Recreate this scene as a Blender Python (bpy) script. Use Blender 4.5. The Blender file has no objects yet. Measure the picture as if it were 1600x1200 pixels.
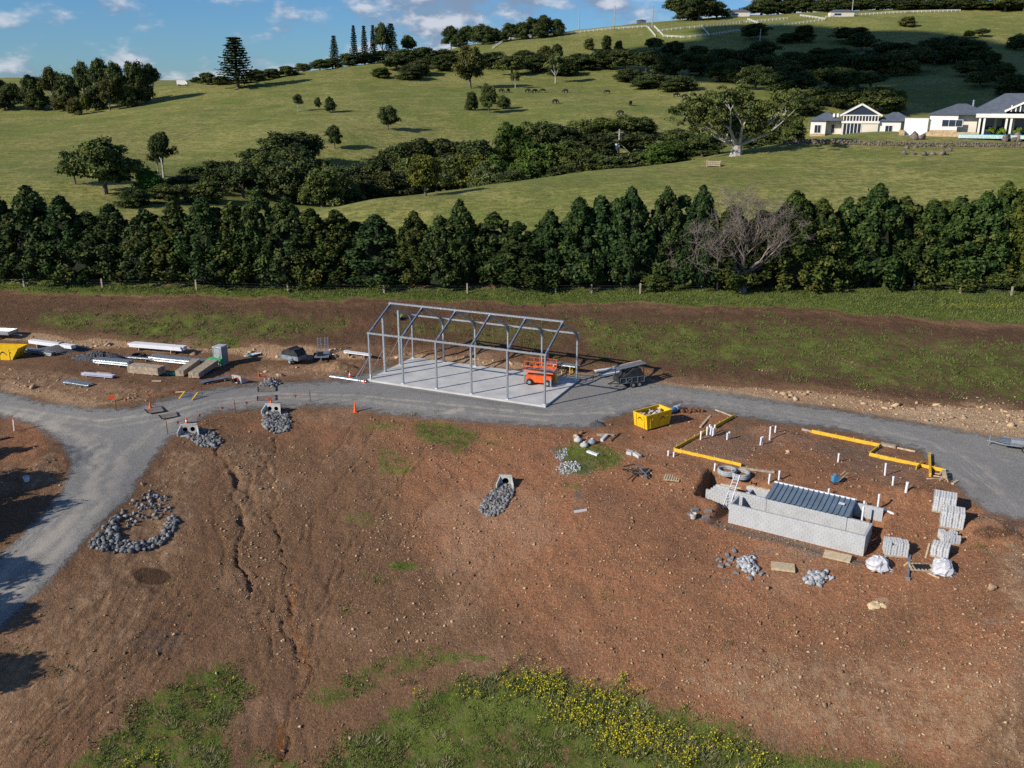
import bpy, bmesh, math, random
import numpy as np
from mathutils import Vector, Matrix
random.seed(7); rng = np.random.default_rng(7)
R_ = math.radians
scene = bpy.context.scene
COL = scene.collection

# ------------------------------------------------------------------ camera
FPX, HOR, CZ = 1400.0, 150.0, 30.0          # focal length (px of the 1600 px photograph), horizon row, camera height
PIT = math.atan((600 - HOR) / FPX)
cam_d = bpy.data.cameras.new('camera'); cam = bpy.data.objects.new('camera', cam_d); COL.objects.link(cam)
cam_d.sensor_width = 36.0; cam_d.lens = 36.0 * FPX / 1600.0; cam_d.clip_start = 0.5; cam_d.clip_end = 12000
cam.location = (0, 0, CZ); cam.rotation_euler = (math.pi / 2 - PIT, 0, 0)
scene.camera = cam

# ------------------------------------------------------------------ sun and sky
SUN_AZ, SUN_EL = R_(32), R_(28)
SUNV = Vector((-math.cos(SUN_AZ) * math.cos(SUN_EL), -math.sin(SUN_AZ) * math.cos(SUN_EL), math.sin(SUN_EL)))
sd = bpy.data.lights.new('sun', 'SUN'); sd.energy = 4.4; sd.angle = R_(0.53); sd.color = (1.0, 0.93, 0.83)
sun = bpy.data.objects.new('sun', sd); COL.objects.link(sun); sun.location = (-60, -30, 80)
sun.rotation_euler = SUNV.to_track_quat('Z', 'Y').to_euler()

world = bpy.data.worlds.new('World'); scene.world = world; world.use_nodes = True
def build_world():
    nt = world.node_tree; N = nt.nodes; L = nt.links; N.clear()
    out = N.new('ShaderNodeOutputWorld'); bg = N.new('ShaderNodeBackground'); bg.inputs[1].default_value = 0.085
    sky = N.new('ShaderNodeTexSky'); sky.sky_type = 'NISHITA'; sky.sun_disc = False
    sky.sun_elevation = SUN_EL; sky.sun_rotation = math.atan2(SUNV.x, SUNV.y); sky.ozone_density = 4.0; sky.dust_density = 0.2; sky.air_density = 1.0
    def m(op, a, b=None, c=None, clamp=False):
        n = N.new('ShaderNodeMath'); n.operation = op; n.use_clamp = clamp
        for i, v in enumerate((a, b, c)):
            if v is None: continue
            if isinstance(v, (int, float)): n.inputs[i].default_value = v
            else: L.new(v, n.inputs[i])
        return n.outputs[0]
    tc = N.new('ShaderNodeTexCoord'); sp = N.new('ShaderNodeSeparateXYZ'); L.new(tc.outputs['Generated'], sp.inputs[0])
    az = m('ARCTAN2', sp.outputs[0], sp.outputs[1]); el = m('ARCSINE', sp.outputs[2])
    def noise(du, dv, scale_u, scale_v, det, seed):
        cb = N.new('ShaderNodeCombineXYZ')
        L.new(m('MULTIPLY', m('ADD', az, du), scale_u), cb.inputs[0]); L.new(m('MULTIPLY', m('ADD', el, dv), scale_v), cb.inputs[1]); cb.inputs[2].default_value = seed
        t = N.new('ShaderNodeTexNoise'); t.inputs['Scale'].default_value = 1; t.inputs['Detail'].default_value = det; t.inputs['Roughness'].default_value = .58
        L.new(cb.outputs[0], t.inputs['Vector']); return t.outputs[0]
    def ramp(v, a, b):
        n = N.new('ShaderNodeMapRange'); n.interpolation_type = 'SMOOTHSTEP'
        n.inputs['From Min'].default_value = a; n.inputs['From Max'].default_value = b; L.new(v, n.inputs[0]); return n.outputs[0]
    d1 = noise(0, 0, 15, 30, 6, 5.4); d2 = noise(-.006, .012, 15, 30, 6, 5.4)
    low = noise(0, 0, 5, 10, 3, 2.0)
    # a broad bank of cloud stands over the ridge, small puffs elsewhere, a haze of cloud along the horizon
    bank = m('MULTIPLY', m('MULTIPLY', ramp(az, -.30, -.08), m('SUBTRACT', 1, ramp(az, .28, .5))), ramp(el, .035, .075))
    hzn = m('SUBTRACT', 1, ramp(el, .012, .075))
    cov = m('ADD', m('ADD', m('MULTIPLY', bank, .19), m('MULTIPLY', hzn, .15)), m('MULTIPLY', m('SUBTRACT', low, .5), .35))
    dens = ramp(m('ADD', d1, cov), .55, .76)
    shade = ramp(m('SUBTRACT', d1, d2), -.06, .13)
    cm = N.new('ShaderNodeMix'); cm.data_type = 'RGBA'; L.new(shade, cm.inputs[0])
    cm.inputs[6].default_value = (2.1, 2.8, 4.0, 1); cm.inputs[7].default_value = (5.8, 6.1, 6.8, 1)
    tint = N.new('ShaderNodeMix'); tint.data_type = 'RGBA'; tint.blend_type = 'MULTIPLY'; tint.inputs[0].default_value = 1
    L.new(sky.outputs[0], tint.inputs[6]); tint.inputs[7].default_value = (.44, .69, .98, 1)
    mx = N.new('ShaderNodeMix'); mx.data_type = 'RGBA'; L.new(m('MULTIPLY', dens, .92), mx.inputs[0]); L.new(tint.outputs[2], mx.inputs[6]); L.new(cm.outputs[2], mx.inputs[7])
    L.new(mx.outputs[2], bg.inputs[0]); L.new(bg.outputs[0], out.inputs[0])
build_world()
vs = scene.view_settings; vs.view_transform = 'Standard'; vs.look = 'None'; vs.exposure = 0.35; vs.gamma = 1.0; vs.use_curve_mapping = False
scene.cycles.use_denoising = False; scene.cycles.max_bounces = 5; scene.cycles.diffuse_bounces = 2; scene.cycles.glossy_bounces = 2; scene.cycles.transmission_bounces = 3; scene.cycles.transparent_max_bounces = 8

# ------------------------------------------------------------------ pixel -> world helpers
CP, SP = math.cos(PIT), math.sin(PIT)
def ray(px, py):
    a, b = (px - 800) / FPX, (py - 600) / FPX
    return np.array((a, CP - b * SP, -(SP + b * CP)))
def PZ(px, py, z):                     # the point of the pixel's ray at height z
    r = ray(px, py); t = (z - CZ) / r[2]; return np.array((r[0] * t, r[1] * t, z))
def PD(px, py, d):                     # the point of the pixel's ray at distance d along the camera axis
    r = ray(px, py); return np.array((0, 0, CZ)) + r * d
def project(x, y, z):
    fw = y * CP - (z - CZ) * SP; up = y * SP + (z - CZ) * CP
    fw = np.maximum(fw, .5)
    return 800 + FPX * x / fw, 600 - FPX * up / fw

# ------------------------------------------------------------------ noise
def _hash(ix, iy, s):
    h = (ix.astype(np.int64) * 374761393 + iy.astype(np.int64) * 668265263 + s * 2147483647) & 0xFFFFFFFF
    h = ((h ^ (h >> 13)) * 1274126177) & 0xFFFFFFFF
    return ((h ^ (h >> 16)) & 0xFFFFFF) / float(0xFFFFFF)
def vnoise(x, y, s=0):
    x0 = np.floor(x); y0 = np.floor(y); fx = x - x0; fy = y - y0
    fx = fx * fx * (3 - 2 * fx); fy = fy * fy * (3 - 2 * fy)
    a = _hash(x0, y0, s); b = _hash(x0 + 1, y0, s); c = _hash(x0, y0 + 1, s); d = _hash(x0 + 1, y0 + 1, s)
    return (a * (1 - fx) + b * fx) * (1 - fy) + (c * (1 - fx) + d * fx) * fy - .5
def fbm(x, y, oct=4, s=0):
    v = 0; amp = 1
    for o in range(oct):
        v = v + amp * vnoise(x * 2 ** o + 13.7 * o, y * 2 ** o + 7.1 * o, s + o); amp *= .5
    return v
def sstep(v, a, b):
    t = np.clip((v - a) / (b - a), 0, 1); return t * t * (3 - 2 * t)
def poly_sd(px, py, poly):             # signed distance to a polygon, positive inside
    d = np.full(px.shape, 1e18); ins = np.zeros(px.shape, bool); n = len(poly)
    for i in range(n):
        x1, y1 = poly[i]; x2, y2 = poly[(i + 1) % n]
        ex, ey = x2 - x1, y2 - y1; wx, wy = px - x1, py - y1
        t = np.clip((wx * ex + wy * ey) / (ex * ex + ey * ey + 1e-12), 0, 1)
        d = np.minimum(d, (wx - ex * t) ** 2 + (wy - ey * t) ** 2)
        c = ((y1 > py) != (y2 > py)) & (px < ex * (py - y1) / (ey if ey else 1e-12) + x1)
        ins ^= c
    d = np.sqrt(d); return np.where(ins, d, -d)
def line_d(x, y, pts):
    d = np.full(x.shape, 1e18)
    for (x1, y1), (x2, y2) in zip(pts[:-1], pts[1:]):
        ex, ey = x2 - x1, y2 - y1
        t = np.clip(((x - x1) * ex + (y - y1) * ey) / (ex * ex + ey * ey + 1e-12), 0, 1)
        d = np.minimum(d, (x - x1 - ex * t) ** 2 + (y - y1 - ey * t) ** 2)
    return np.sqrt(d)

# ------------------------------------------------------------------ terrain heights
NEAR = [  # (px, py, z)
 (-200,515,.3),(0,528,.3),(100,533,.2),(200,540,.1),(300,545,0),(400,552,-.1),(500,558,-.1),(580,562,-.1),(650,560,-.15),(750,570,-.15),(850,582,-.15),
 (950,590,-.1),(1050,605,-.1),(1150,620,-.1),(1250,634,-.1),(1350,650,-.1),(1450,667,-.1),(1560,692,-.1),(1700,722,-.1),
 (-200,640,-.2),(0,640,-.3),(100,655,-.35),(200,672,-.35),(260,668,-.3),(320,643,-.2),(420,630,-.2),(560,638,-.2),(700,653,-.2),(850,666,-.2),
 (930,662,-.2),(1000,690,-.25),(1060,720,-.3),(1120,742,-.35),(1200,752,-.4),(1300,765,-.4),(1380,780,-.4),(1440,785,-.4),(1500,795,-.4),(1600,800,-.3),(1700,820,-.3),
 (0,578,.45),(100,592,.5),(190,615,.45),(250,598,.3),(60,560,.35),(160,570,.3),(300,585,.05),(350,585,-.1),(380,600,-.2),
 (450,600,-.2),(560,600,-.2),(640,600,-.2),(740,600,-.2),(950,625,-.2),(1150,650,-.2),(1250,690,-.25),(1350,725,-.3),(1500,740,-.25),(1600,740,-.2),(1100,690,-.25),
 (-200,450,3.4),(0,460,3.4),(150,463,3.5),(300,468,3.5),(450,475,3.4),(600,478,3.4),(750,478,3.4),(900,480,3.4),(1050,485,3.4),(1200,495,3.3),(1300,503,3.2),(1450,515,3.2),(1600,528,3.2),(1750,540,3.2),
 (-300,430,4.4),(0,438,4.4),(200,442,4.4),(400,447,4.4),(600,449,4.4),(800,450,4.5),(1000,452,4.5),(1200,455,4.5),(1400,448,4.5),(1600,450,4.5),(1900,452,4.6),
 (60,740,-.5),(0,700,-.4),(20,800,-1),(0,850,-1.7),(-100,760,-.5),(-250,700,-.4),
 (150,700,-.4),(160,760,-.9),(120,830,-1.7),(60,890,-2.5),(0,940,-3.2),(-80,1000,-4),
 (250,750,-1.4),(220,850,-2.6),(150,950,-4),(50,1050,-5.5),(0,1150,-6.8),(-100,1200,-7.5),
 (350,720,-1.2),(350,800,-2.4),(350,900,-4.2),(350,1000,-5.8),(350,1100,-7.2),(350,1200,-8.3),
 (450,680,-.9),(450,760,-2.2),(450,900,-4.6),(470,1060,-6.9),(470,1200,-8.6),
 (600,680,-.9),(600,760,-2.2),(600,900,-4.5),(600,1050,-6.6),(600,1200,-8.6),
 (800,700,-.8),(800,800,-2.4),(800,950,-4.9),(800,1060,-6.4),(800,1200,-8.4),
 (950,720,-.7),(950,800,-1.8),(1000,900,-3.6),(1000,1060,-6),(1000,1200,-8),
 (1075,790,-1.5),(1100,840,-2.4),(1140,835,-2.35),(1250,865,-2.4),(1350,885,-2.3),(1200,960,-4),(1200,1080,-5.8),(1200,1200,-7.6),
 (1400,830,-1.2),(1430,880,-1.9),(1500,860,-1.3),(1580,840,-.8),(1420,960,-3.2),(1420,1080,-5),(1420,1200,-6.8),
 (1600,900,-1.2),(1600,1000,-2.7),(1600,1100,-4.2),(1600,1200,-5.8),(1750,1000,-2.5),(1750,1200,-5.6),
 (400,1500,-11.5),(800,1500,-11.5),(1200,1500,-10.5),(1800,1500,-9),(-200,1500,-10.5)]
NEARP = np.array([PZ(*p) for p in NEAR] + [(0, -30, -19), (-60, -30, -19), (60, -30, -17), (-90, 60, -1), (90, 60, 0), (-120, 120, 5), (130, 110, 5)])
FAR = [  # (px, py, distance)
 (0,288,190),(120,285,195),(250,285,200),(60,240,250),(60,200,320),(200,240,255),(200,190,330),(330,220,280),(330,170,350),(450,215,270),(450,160,360),(560,200,290),(560,150,380),
 (0,172,400),(150,172,395),(230,140,420),(372,136,420),(480,115,450),(560,103,470),(650,94,490),(700,205,300),(700,160,360),(640,120,450),(720,130,430),
 (800,145,385),(800,190,315),(900,180,318),(900,142,390),(1000,142,395),(1000,175,330),(1080,135,390),(1180,155,350),(1250,183,320),
 (-200,200,330),(-200,160,430),(-400,180,420),
 (700,77,640),(800,62,650),(900,47,655),(1000,38,660),(1100,30,670),(1250,20,690),(1400,14,700),(1600,4,700),(1800,0,700),(2100,0,700),
 (800,110,470),(900,105,480),(1000,100,490),(1100,105,480),(1200,100,490),(1300,95,500),(1400,80,520),(900,80,560),(1100,60,590),(1250,55,600),(1400,45,600),
 (1500,95,480),(1580,110,440),(1460,125,405),(1400,150,365),(1500,165,350),(1550,50,580),(1600,60,560),(1700,100,500),(1450,176,330),(1800,60,560),
 (540,320,158),(650,312,160),(800,312,160),(950,300,163),(1100,285,168),(1250,280,170),(1400,278,172),(1600,262,175),(1750,260,178),
 (600,310,172),(700,299,185),(780,288,192),(860,277,198),(966,263,208),(1060,254,212),(1150,243,205),(1225,230,212),
 (1150,265,188),(1300,245,196),(1450,240,198),(1600,235,200),(1270,218,220),(1340,212,226),(1420,211,226),(1500,211,226),(1600,211,226),(1750,211,228),
 (1340,208,250),(1500,208,250),(1600,208,250)]
FARP = [PD(*p) for p in FAR]
def PXD(px, d, z):                     # hidden ground: column and distance give x, y
    r = ray(px, HOR + 60); return np.array((r[0] * d, r[1] * d, z))
FARP += [PXD(*p) for p in [(560,205,5),(700,225,4),(800,232,6),(900,240,8),(1000,245,11),(1080,250,13),(1180,255,15),(400,225,8),(480,215,6),(620,240,7),(760,262,10),(900,280,14),(1020,290,18),
   (1300,290,17),(1400,295,18),(1500,295,20),(1600,295,22),(1200,300,17),(1000,560,50),(1300,430,36),
   (0,560,22),(200,600,26),(372,560,30),(550,640,38),(-200,700,20),(0,1000,30),(250,1000,30),(450,1000,40),(0,1500,58),(150,1500,56),(300,1500,54),(500,1500,50),(-300,1500,55),(700,1000,60),(1000,1000,80),(1400,1000,90),(800,1600,50),(1600,1600,60),
   (-100,165,8),(250,160,7.5),(450,160,8)]]
FARP += [(x, y, z) for x, y, z in [(-110,126,4.4),(-60,126,4.4),(-20,126,4.4),(20,126,4.4),(60,124,4.5),(110,122,5),(-60,138,5.2),(-20,138,5.6),(20,138,7),(60,138,8),(-110,138,5.5),(110,138,9),(-300,150,8),(-600,500,10),(300,160,20),(600,500,80),(-900,1500,40),(900,1500,60),(900,800,80),(-700,2400,30),(700,2400,30)]]
FARP = np.array(FARP)
def rbf_fit(P, c, lam):
    X = P[:, :2]; n = len(X); D = np.sqrt(((X[:, None] - X[None]) ** 2).sum(-1) + c * c)
    A = np.zeros((n + 3, n + 3)); A[:n, :n] = -D - lam * np.eye(n) * -1; A[:n, n] = 1; A[:n, n + 1:] = X; A[n, :n] = 1; A[n + 1:, :n] = X.T
    A[:n, :n] = -D + lam * np.eye(n)
    return X, np.linalg.solve(A, np.concatenate([P[:, 2], np.zeros(3)])), c
def rbf_eval(fit, x, y):
    X, w, c = fit; out = w[-3] + w[-2] * x + w[-1] * y
    for (a, b), k in zip(X, w[:-3]): out = out - k * np.sqrt((x - a) ** 2 + (y - b) ** 2 + c * c)
    return out
FN = rbf_fit(NEARP, 3.0, .25); FF = rbf_fit(FARP, 14.0, 1.0)

def steps(a, b, d): return list(np.arange(a, b, d))
def grow(a, b, d, g):
    v = []; x = a
    while x < b: x += d; v.append(x); d *= g
    return v
gx = steps(-50, -42, .24) + steps(-42, 0, .15) + steps(0, 56.001, .22); gr = grow(gx[-1], 1700, .26, 1.065); gl = [-50 - (v - gx[-1]) for v in gr]
GX = np.array(gl[::-1] + gx + gr)
gy = steps(38, 66, .15) + steps(66, 110, .24) + steps(110, 130, .36)
GY = np.array([gy[0] - v for v in grow(0, 90, .3, 1.12)][::-1] + gy + grow(gy[-1], 2600, .4, 1.032))
MX, MY = np.meshgrid(GX, GY)
bl = sstep(MY + 4 * vnoise(MX / 9, MY / 9, 3), 127, 139)
near_m = MY < 150
ZN = np.zeros_like(MX); ZN[near_m] = rbf_eval(FN, MX[near_m], MY[near_m])
far_m = MY > 118
ZF = np.zeros_like(MX); ZF[far_m] = rbf_eval(FF, MX[far_m], MY[far_m])
MZ = np.where(MY < 127 - 3, ZN, np.where(MY > 143, ZF, ZN * (1 - bl) + ZF * bl))
UX, UY = project(MX, MY, MZ)           # photograph pixel of every ground vertex, for laying out earth, grass and gravel

ROAD = [(-150,596),(0,611),(60,628),(130,637),(200,639),(250,627),(300,613),(350,605),(420,600),(480,597),(545,594),(600,575),(700,572),(860,585),(905,586),(940,586),(970,590),(1030,600),(1150,617),(1300,640),(1450,665),(1600,690),(1750,712),
 (1800,900),(1640,812),(1590,812),(1545,800),(1510,775),(1480,745),(1440,706),(1390,690),(1290,668),(1220,662),(1130,645),(1060,632),(1000,640),(948,655),(930,670),(850,667),(700,656),(600,646),(540,634),(440,636),(330,645),(290,668),(260,690),(232,730),(203,775),(150,825),(100,885),(50,935),(0,985),(-110,1085),
 (-110,985),(0,868),(60,812),(98,765),(112,725),(95,692),(52,664),(0,650),(-150,640)]
SX, SY, STH, SL, SW, SE, SR = 3.279, 86.3995, -.4288, 20.95, 9.47, 5.237, 7.516   # steel frame: front right corner, bearing, size
sa = np.array((math.cos(STH), math.sin(STH))); sb = np.array((-math.sin(STH), math.cos(STH)))
lim = (MY > 20) & (MY < 150)
road_sd = np.full(MX.shape, -1e3); road_sd[lim] = poly_sd(UX[lim], UY[lim], ROAD)
near_w = sstep(MY, 16, 24) * (1 - sstep(MY, 128, 140))
rough = near_w * (1 - .85 * sstep(road_sd, -12, 4))
MZ = MZ + rough * (.16 * fbm(MX / 3.1, MY / 3.1, 3, 1) + .10 * fbm(MX / .8, MY / .8, 3, 5))
MZ = MZ + sstep(MY, 135, 160) * (.5 * fbm(MX / 14, MY / 14, 4, 9) + sstep(MY, 180, 400) * 1.2 * fbm(MX / 45, MY / 45, 3, 12))
ur = MX * .93 + MY * .37; vr = -MX * .37 + MY * .93
slope_w = rough * (1 - sstep(MY, 76, 84)) * sstep(-MX, -14, 2)
MZ = MZ - slope_w * .055 * np.clip(1 - 5.5 * np.abs(vnoise(ur / 1.5 + .5 * vnoise(ur / 2, vr / 3, 51), vr / 11, 50)), 0, 1) * (.3 + .9 * (vnoise(ur / 6, vr / 6, 53) + .5))
uw = ur + 2.2 * fbm(MX / 7, MY / 7, 2, 57); MZ = MZ - rough * .05 * np.clip(1 - 6 * np.abs(vnoise(uw / 1.1, vr / 5, 55)), 0, 1) * np.clip(.2 + 2.2 * fbm(MX / 5, MY / 5, 2, 58), 0, 1)
def wl(pts, zs=None):                  # a polyline of pixels on the smooth ground, as world x, y
    out = []
    for p in pts:
        z = 0.0
        for _ in range(12):
            q = PZ(p[0], p[1], z); z = float(rbf_eval(FN, np.array([q[0]]), np.array([q[1]]))[0]) * .7 + z * .3
        out.append((q[0], q[1]))
    return out
def carve(pts, width, depth, wob=.5, lip=0.0, seed=0):
    global MZ
    P = wl(pts); xs = [p[0] for p in P]; ys = [p[1] for p in P]
    m = (MX > min(xs) - 3) & (MX < max(xs) + 3) & (MY > min(ys) - 3) & (MY < max(ys) + 3)
    x, y = MX[m], MY[m]
    d = line_d(x + wob * fbm(x / 2.3, y / 2.3, 4, seed), y + wob * fbm(x / 2.3, y / 2.3, 4, seed + 31), P)
    w = width * (1 + .7 * vnoise(x / 1.7, y / 1.7, seed + 5))
    MZ[m] += -depth * np.exp(-(d / w) ** 2) * (.75 + .6 * (vnoise(x / 2.1, y / 2.1, seed + 8) + .5)) + lip * np.exp(-((d - 1.9 * w) / w) ** 2)
GULLY = [[(338,692),(350,720),(364,750),(371,790),(379,840),(384,890),(394,935)], [(428,678),(421,720),(425,762),(437,800),(438,850),(449,915),(460,980),(474,1050),(456,1100),(440,1150),(424,1210)],
         [(414,700),(408,740),(395,790),(388,830)]]
carve(GULLY[0], .13, .21, 1.3, .04, 1); carve(GULLY[1], .12, .17, 1.4, .04, 2); carve(GULLY[2], .11, .10, 1.3, .03, 3)
for i, g in enumerate(GULLY): carve([(x + 7 + 3 * i, y + 4) for x, y in g], .09, .07, 1.5, .02, 11 + i); carve([(x - 8, y + 14) for x, y in g[:5]], .09, .06, 1.5, .02, 15 + i)
RILL = [[(546,664),(530,690),(505,722)],[(531,735),(524,770),(508,808)],[(543,778),(530,815)],[(600,650),(560,715),(500,790),(470,850)],[(660,700),(600,790),(530,880),(490,960)],[(700,760),(620,850),(560,930),(500,1040)],
        [(640,760),(560,860),(520,930)],[(490,820),(478,900),(482,980)],[(847,767),(853,785),(850,810)],[(880,780),(890,790),(885,800)],[(560,830),(530,900),(505,990)],[(400,720),(380,790)],[(430,900),(420,1000),(410,1080)],[(520,900),(500,980),(490,1040)],
        [(760,880),(700,960),(640,1010)],[(330,760),(345,830),(352,900)],[(395,900),(420,980),(440,1040)],[(930,960),(880,1000)]]
for i, r in enumerate(RILL): carve(r, .10, .09, .8, .02, 20 + i)
for i in range(9):                     # wheel tracks across the bare earth at the road's shoulder
    o = i * 17
    carve([(205 + o * .8, 870 + o * .45), (150 + o * .85, 960 + o * .5), (70 + o * .9, 1075 + o * .55), (-40 + o * .95, 1215 + o * .5)], .09, .05, .12, .02, 60 + i)
for i in range(5): carve([(300 + i * 14, 905 + i * 12), (230 + i * 10, 985 + i * 12), (160, 1040 + i * 22), (60, 1130 + i * 25)], .09, .045, .12, .02, 80 + i)
def heap(px, py, rx, ry, h, seed, pw=1.0):   # a mound of earth standing on the ground
    global MZ
    (cx, cy), = wl([(px, py)]); m = (abs(MX - cx) < rx * 2) & (abs(MY - cy) < ry * 2); x, y = MX[m], MY[m]
    r = np.sqrt(((x - cx) / rx) ** 2 + ((y - cy) / ry) ** 2) + .35 * fbm(x / 1.1, y / 1.1, 3, seed)
    MZ[m] += h * np.clip(1 - r, 0, 1) ** pw
heap(1550, 832, 2.6, 2.0, 1.1, 1); heap(1425, 775, 3.2, 2.0, .7, 2); heap(1195, 672, 1.5, 1.1, .5, 3); heap(1090, 745, 3.0, 1.6, .5, 4); heap(525, 577, 3.0, 1.4, .9, 5)
heap(1235, 683, 2.6, 1.3, .35, 6); heap(60, 720, 5, 4, .8, 7); heap(1060, 665, 2.5, 1.5, .2, 8); heap(238, 908, 2.0, 1.0, -.35, 10)
heap(1480, 590, 6, 2, .4, 11); heap(1330, 900, 6, 3, .15, 12); heap(1180, 905, 5, 3, .2, 13)

# ground levelled under the slab and under the block building
def level(cx, cy, a, b, x0, x1, y0, y1, z, soft):
    global MZ
    u = (MX - cx) * a[0] + (MY - cy) * a[1]; v = (MX - cx) * b[0] + (MY - cy) * b[1]
    s = np.minimum(np.minimum(u - x0, x1 - u), np.minimum(v - y0, y1 - v)); w = sstep(s, -soft, 0)
    MZ = MZ * (1 - w) + z * w
level(SX, SY, sa, sb, -SL - .4, .5, -.5, SW + .4, -.22, 1.2)
BA = PZ(1137.3, 815.3, -2.3); BB = PZ(1348.8, 868.2, -2.3)
BL = float(np.hypot(*(BB - BA)[:2])); ba = (BB - BA)[:2] / BL; bb = np.array((-ba[1], ba[0]))
level(BA[0], BA[1], ba, bb, -.6, BL + .4, -.9, 1.75, -2.38, .7)
level(BA[0], BA[1], ba, bb, -2.9, BL + .2, 1.6, 4.3, -2.38, .6)

def hz(x, y):
    x = np.asarray(x, float); y = np.asarray(y, float)
    i = np.clip(np.searchsorted(GX, x) - 1, 0, len(GX) - 2); j = np.clip(np.searchsorted(GY, y) - 1, 0, len(GY) - 2)
    u = np.clip((x - GX[i]) / (GX[i + 1] - GX[i]), 0, 1); v = np.clip((y - GY[j]) / (GY[j + 1] - GY[j]), 0, 1)
    return (MZ[j, i] * (1 - u) + MZ[j, i + 1] * u) * (1 - v) + (MZ[j + 1, i] * (1 - u) + MZ[j + 1, i + 1] * u) * v
_T = np.geomspace(30, 2400, 2600)
def G(px, py):                         # where the pixel's ray meets the ground
    r = ray(px, py); d = CZ + r[2] * _T - hz(r[0] * _T, r[1] * _T)
    k = np.nonzero(d < 0)[0]
    if len(k) == 0:                    # the ray clears the crest: take the crest itself
        q = np.argmin(np.where(_T > 100, d / _T, 9)); return Vector((r[0] * _T[q], r[1] * _T[q], gz(r[0] * _T[q], r[1] * _T[q])))
    k = max(k[0], 1); a, b = d[k - 1], d[k]; t = _T[k - 1] + (_T[k] - _T[k - 1]) * a / (a - b + 1e-9)
    return Vector((r[0] * t, r[1] * t, CZ + r[2] * t))
def gz(x, y): return float(hz(x, y))
# ------------------------------------------------------------------ materials
class NT:
    def __init__(s, name):
        s.m = bpy.data.materials.new(name); s.m.use_nodes = True; s.t = s.m.node_tree; s.N = s.t.nodes; s.L = s.t.links
        s.p = s.N['Principled BSDF']; s.p.inputs['Specular IOR Level'].default_value = .25
        s.co = None
    def put(s, v, sock):
        if isinstance(v, (int, float)): sock.default_value = v
        elif isinstance(v, tuple): sock.default_value = v if len(v) == len(sock.default_value) else (*v, 1)
        else: s.L.new(v, sock)
    def math(s, op, a, b=None, clamp=False):
        n = s.N.new('ShaderNodeMath'); n.operation = op; n.use_clamp = clamp; s.put(a, n.inputs[0])
        if b is not None: s.put(b, n.inputs[1])
        return n.outputs[0]
    def coord(s, kind='Object', scale=None):
        tc = s.N.new('ShaderNodeTexCoord'); o = tc.outputs[kind]
        if scale:
            mp = s.N.new('ShaderNodeMapping'); mp.inputs['Scale'].default_value = scale; s.L.new(o, mp.inputs[0]); o = mp.outputs[0]
        return o
    def noise(s, scale, detail=4, rough=.55, vec=None, dist=0):
        n = s.N.new('ShaderNodeTexNoise'); n.inputs['Scale'].default_value = scale; n.inputs['Detail'].default_value = detail; n.inputs['Roughness'].default_value = rough; n.inputs['Distortion'].default_value = dist
        if vec is None:
            if s.co is None: s.co = s.coord()
            vec = s.co
        s.L.new(vec, n.inputs['Vector']); return n.outputs[0]
    def vor(s, scale, feature='F1', vec=None, out='Distance', rnd=1):
        n = s.N.new('ShaderNodeTexVoronoi'); n.feature = feature; n.inputs['Scale'].default_value = scale; n.inputs['Randomness'].default_value = rnd
        if vec is None:
            if s.co is None: s.co = s.coord()
            vec = s.co
        s.L.new(vec, n.inputs['Vector']); return n.outputs[out]
    def ramp(s, v, a, b, lo=0, hi=1):
        n = s.N.new('ShaderNodeMapRange'); n.interpolation_type = 'SMOOTHSTEP'; s.put(v, n.inputs[0])
        for i, q in zip((1, 2, 3, 4), (a, b, lo, hi)): n.inputs[i].default_value = q
        return n.outputs[0]
    def mix(s, f, a, b, mode='MIX'):
        n = s.N.new('ShaderNodeMix'); n.data_type = 'RGBA'; n.blend_type = mode; s.put(f, n.inputs[0]); s.put(a, n.inputs[6]); s.put(b, n.inputs[7]); return n.outputs[2]
    def attr(s, name, out='Fac'):
        n = s.N.new('ShaderNodeAttribute'); n.attribute_name = name; return n.outputs[out]
    def obj(s, out): return s.N.new('ShaderNodeObjectInfo').outputs[out]
    def bump(s, h, strength=.5, dist=.05):
        n = s.N.new('ShaderNodeBump'); n.inputs['Strength'].default_value = strength; n.inputs['Distance'].default_value = dist; s.L.new(h, n.inputs['Height']); s.L.new(n.outputs[0], s.p.inputs['Normal'])
    def done(s, col, rough=.9, metal=0):
        s.put(col, s.p.inputs['Base Color']); s.put(rough, s.p.inputs['Roughness']); s.p.inputs['Metallic'].default_value = metal; return s.m
_M = {}
def mat(name, col, rough=.7, metal=0, var=.25, scale=3.0, bump=0, spec=None, dirt=None):
    if name in _M: return _M[name]
    n = NT(name); c = tuple(col)
    f = n.noise(scale, 5, .6); c2 = tuple(max(0, x * (1 - var)) for x in c); c3 = tuple(min(1, x * (1 + var)) for x in c)
    out = n.mix(n.ramp(f, .3, .7), c2, c3)
    if dirt: out = n.mix(n.ramp(n.noise(scale * .6 + .7, 6, .65), .5, .72, 0, .75), out, tuple(dirt))
    if bump: n.bump(f, bump, .03)
    if spec is not None: n.p.inputs['Specular IOR Level'].default_value = spec
    _M[name] = n.done(out, rough, metal); return _M[name]

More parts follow.
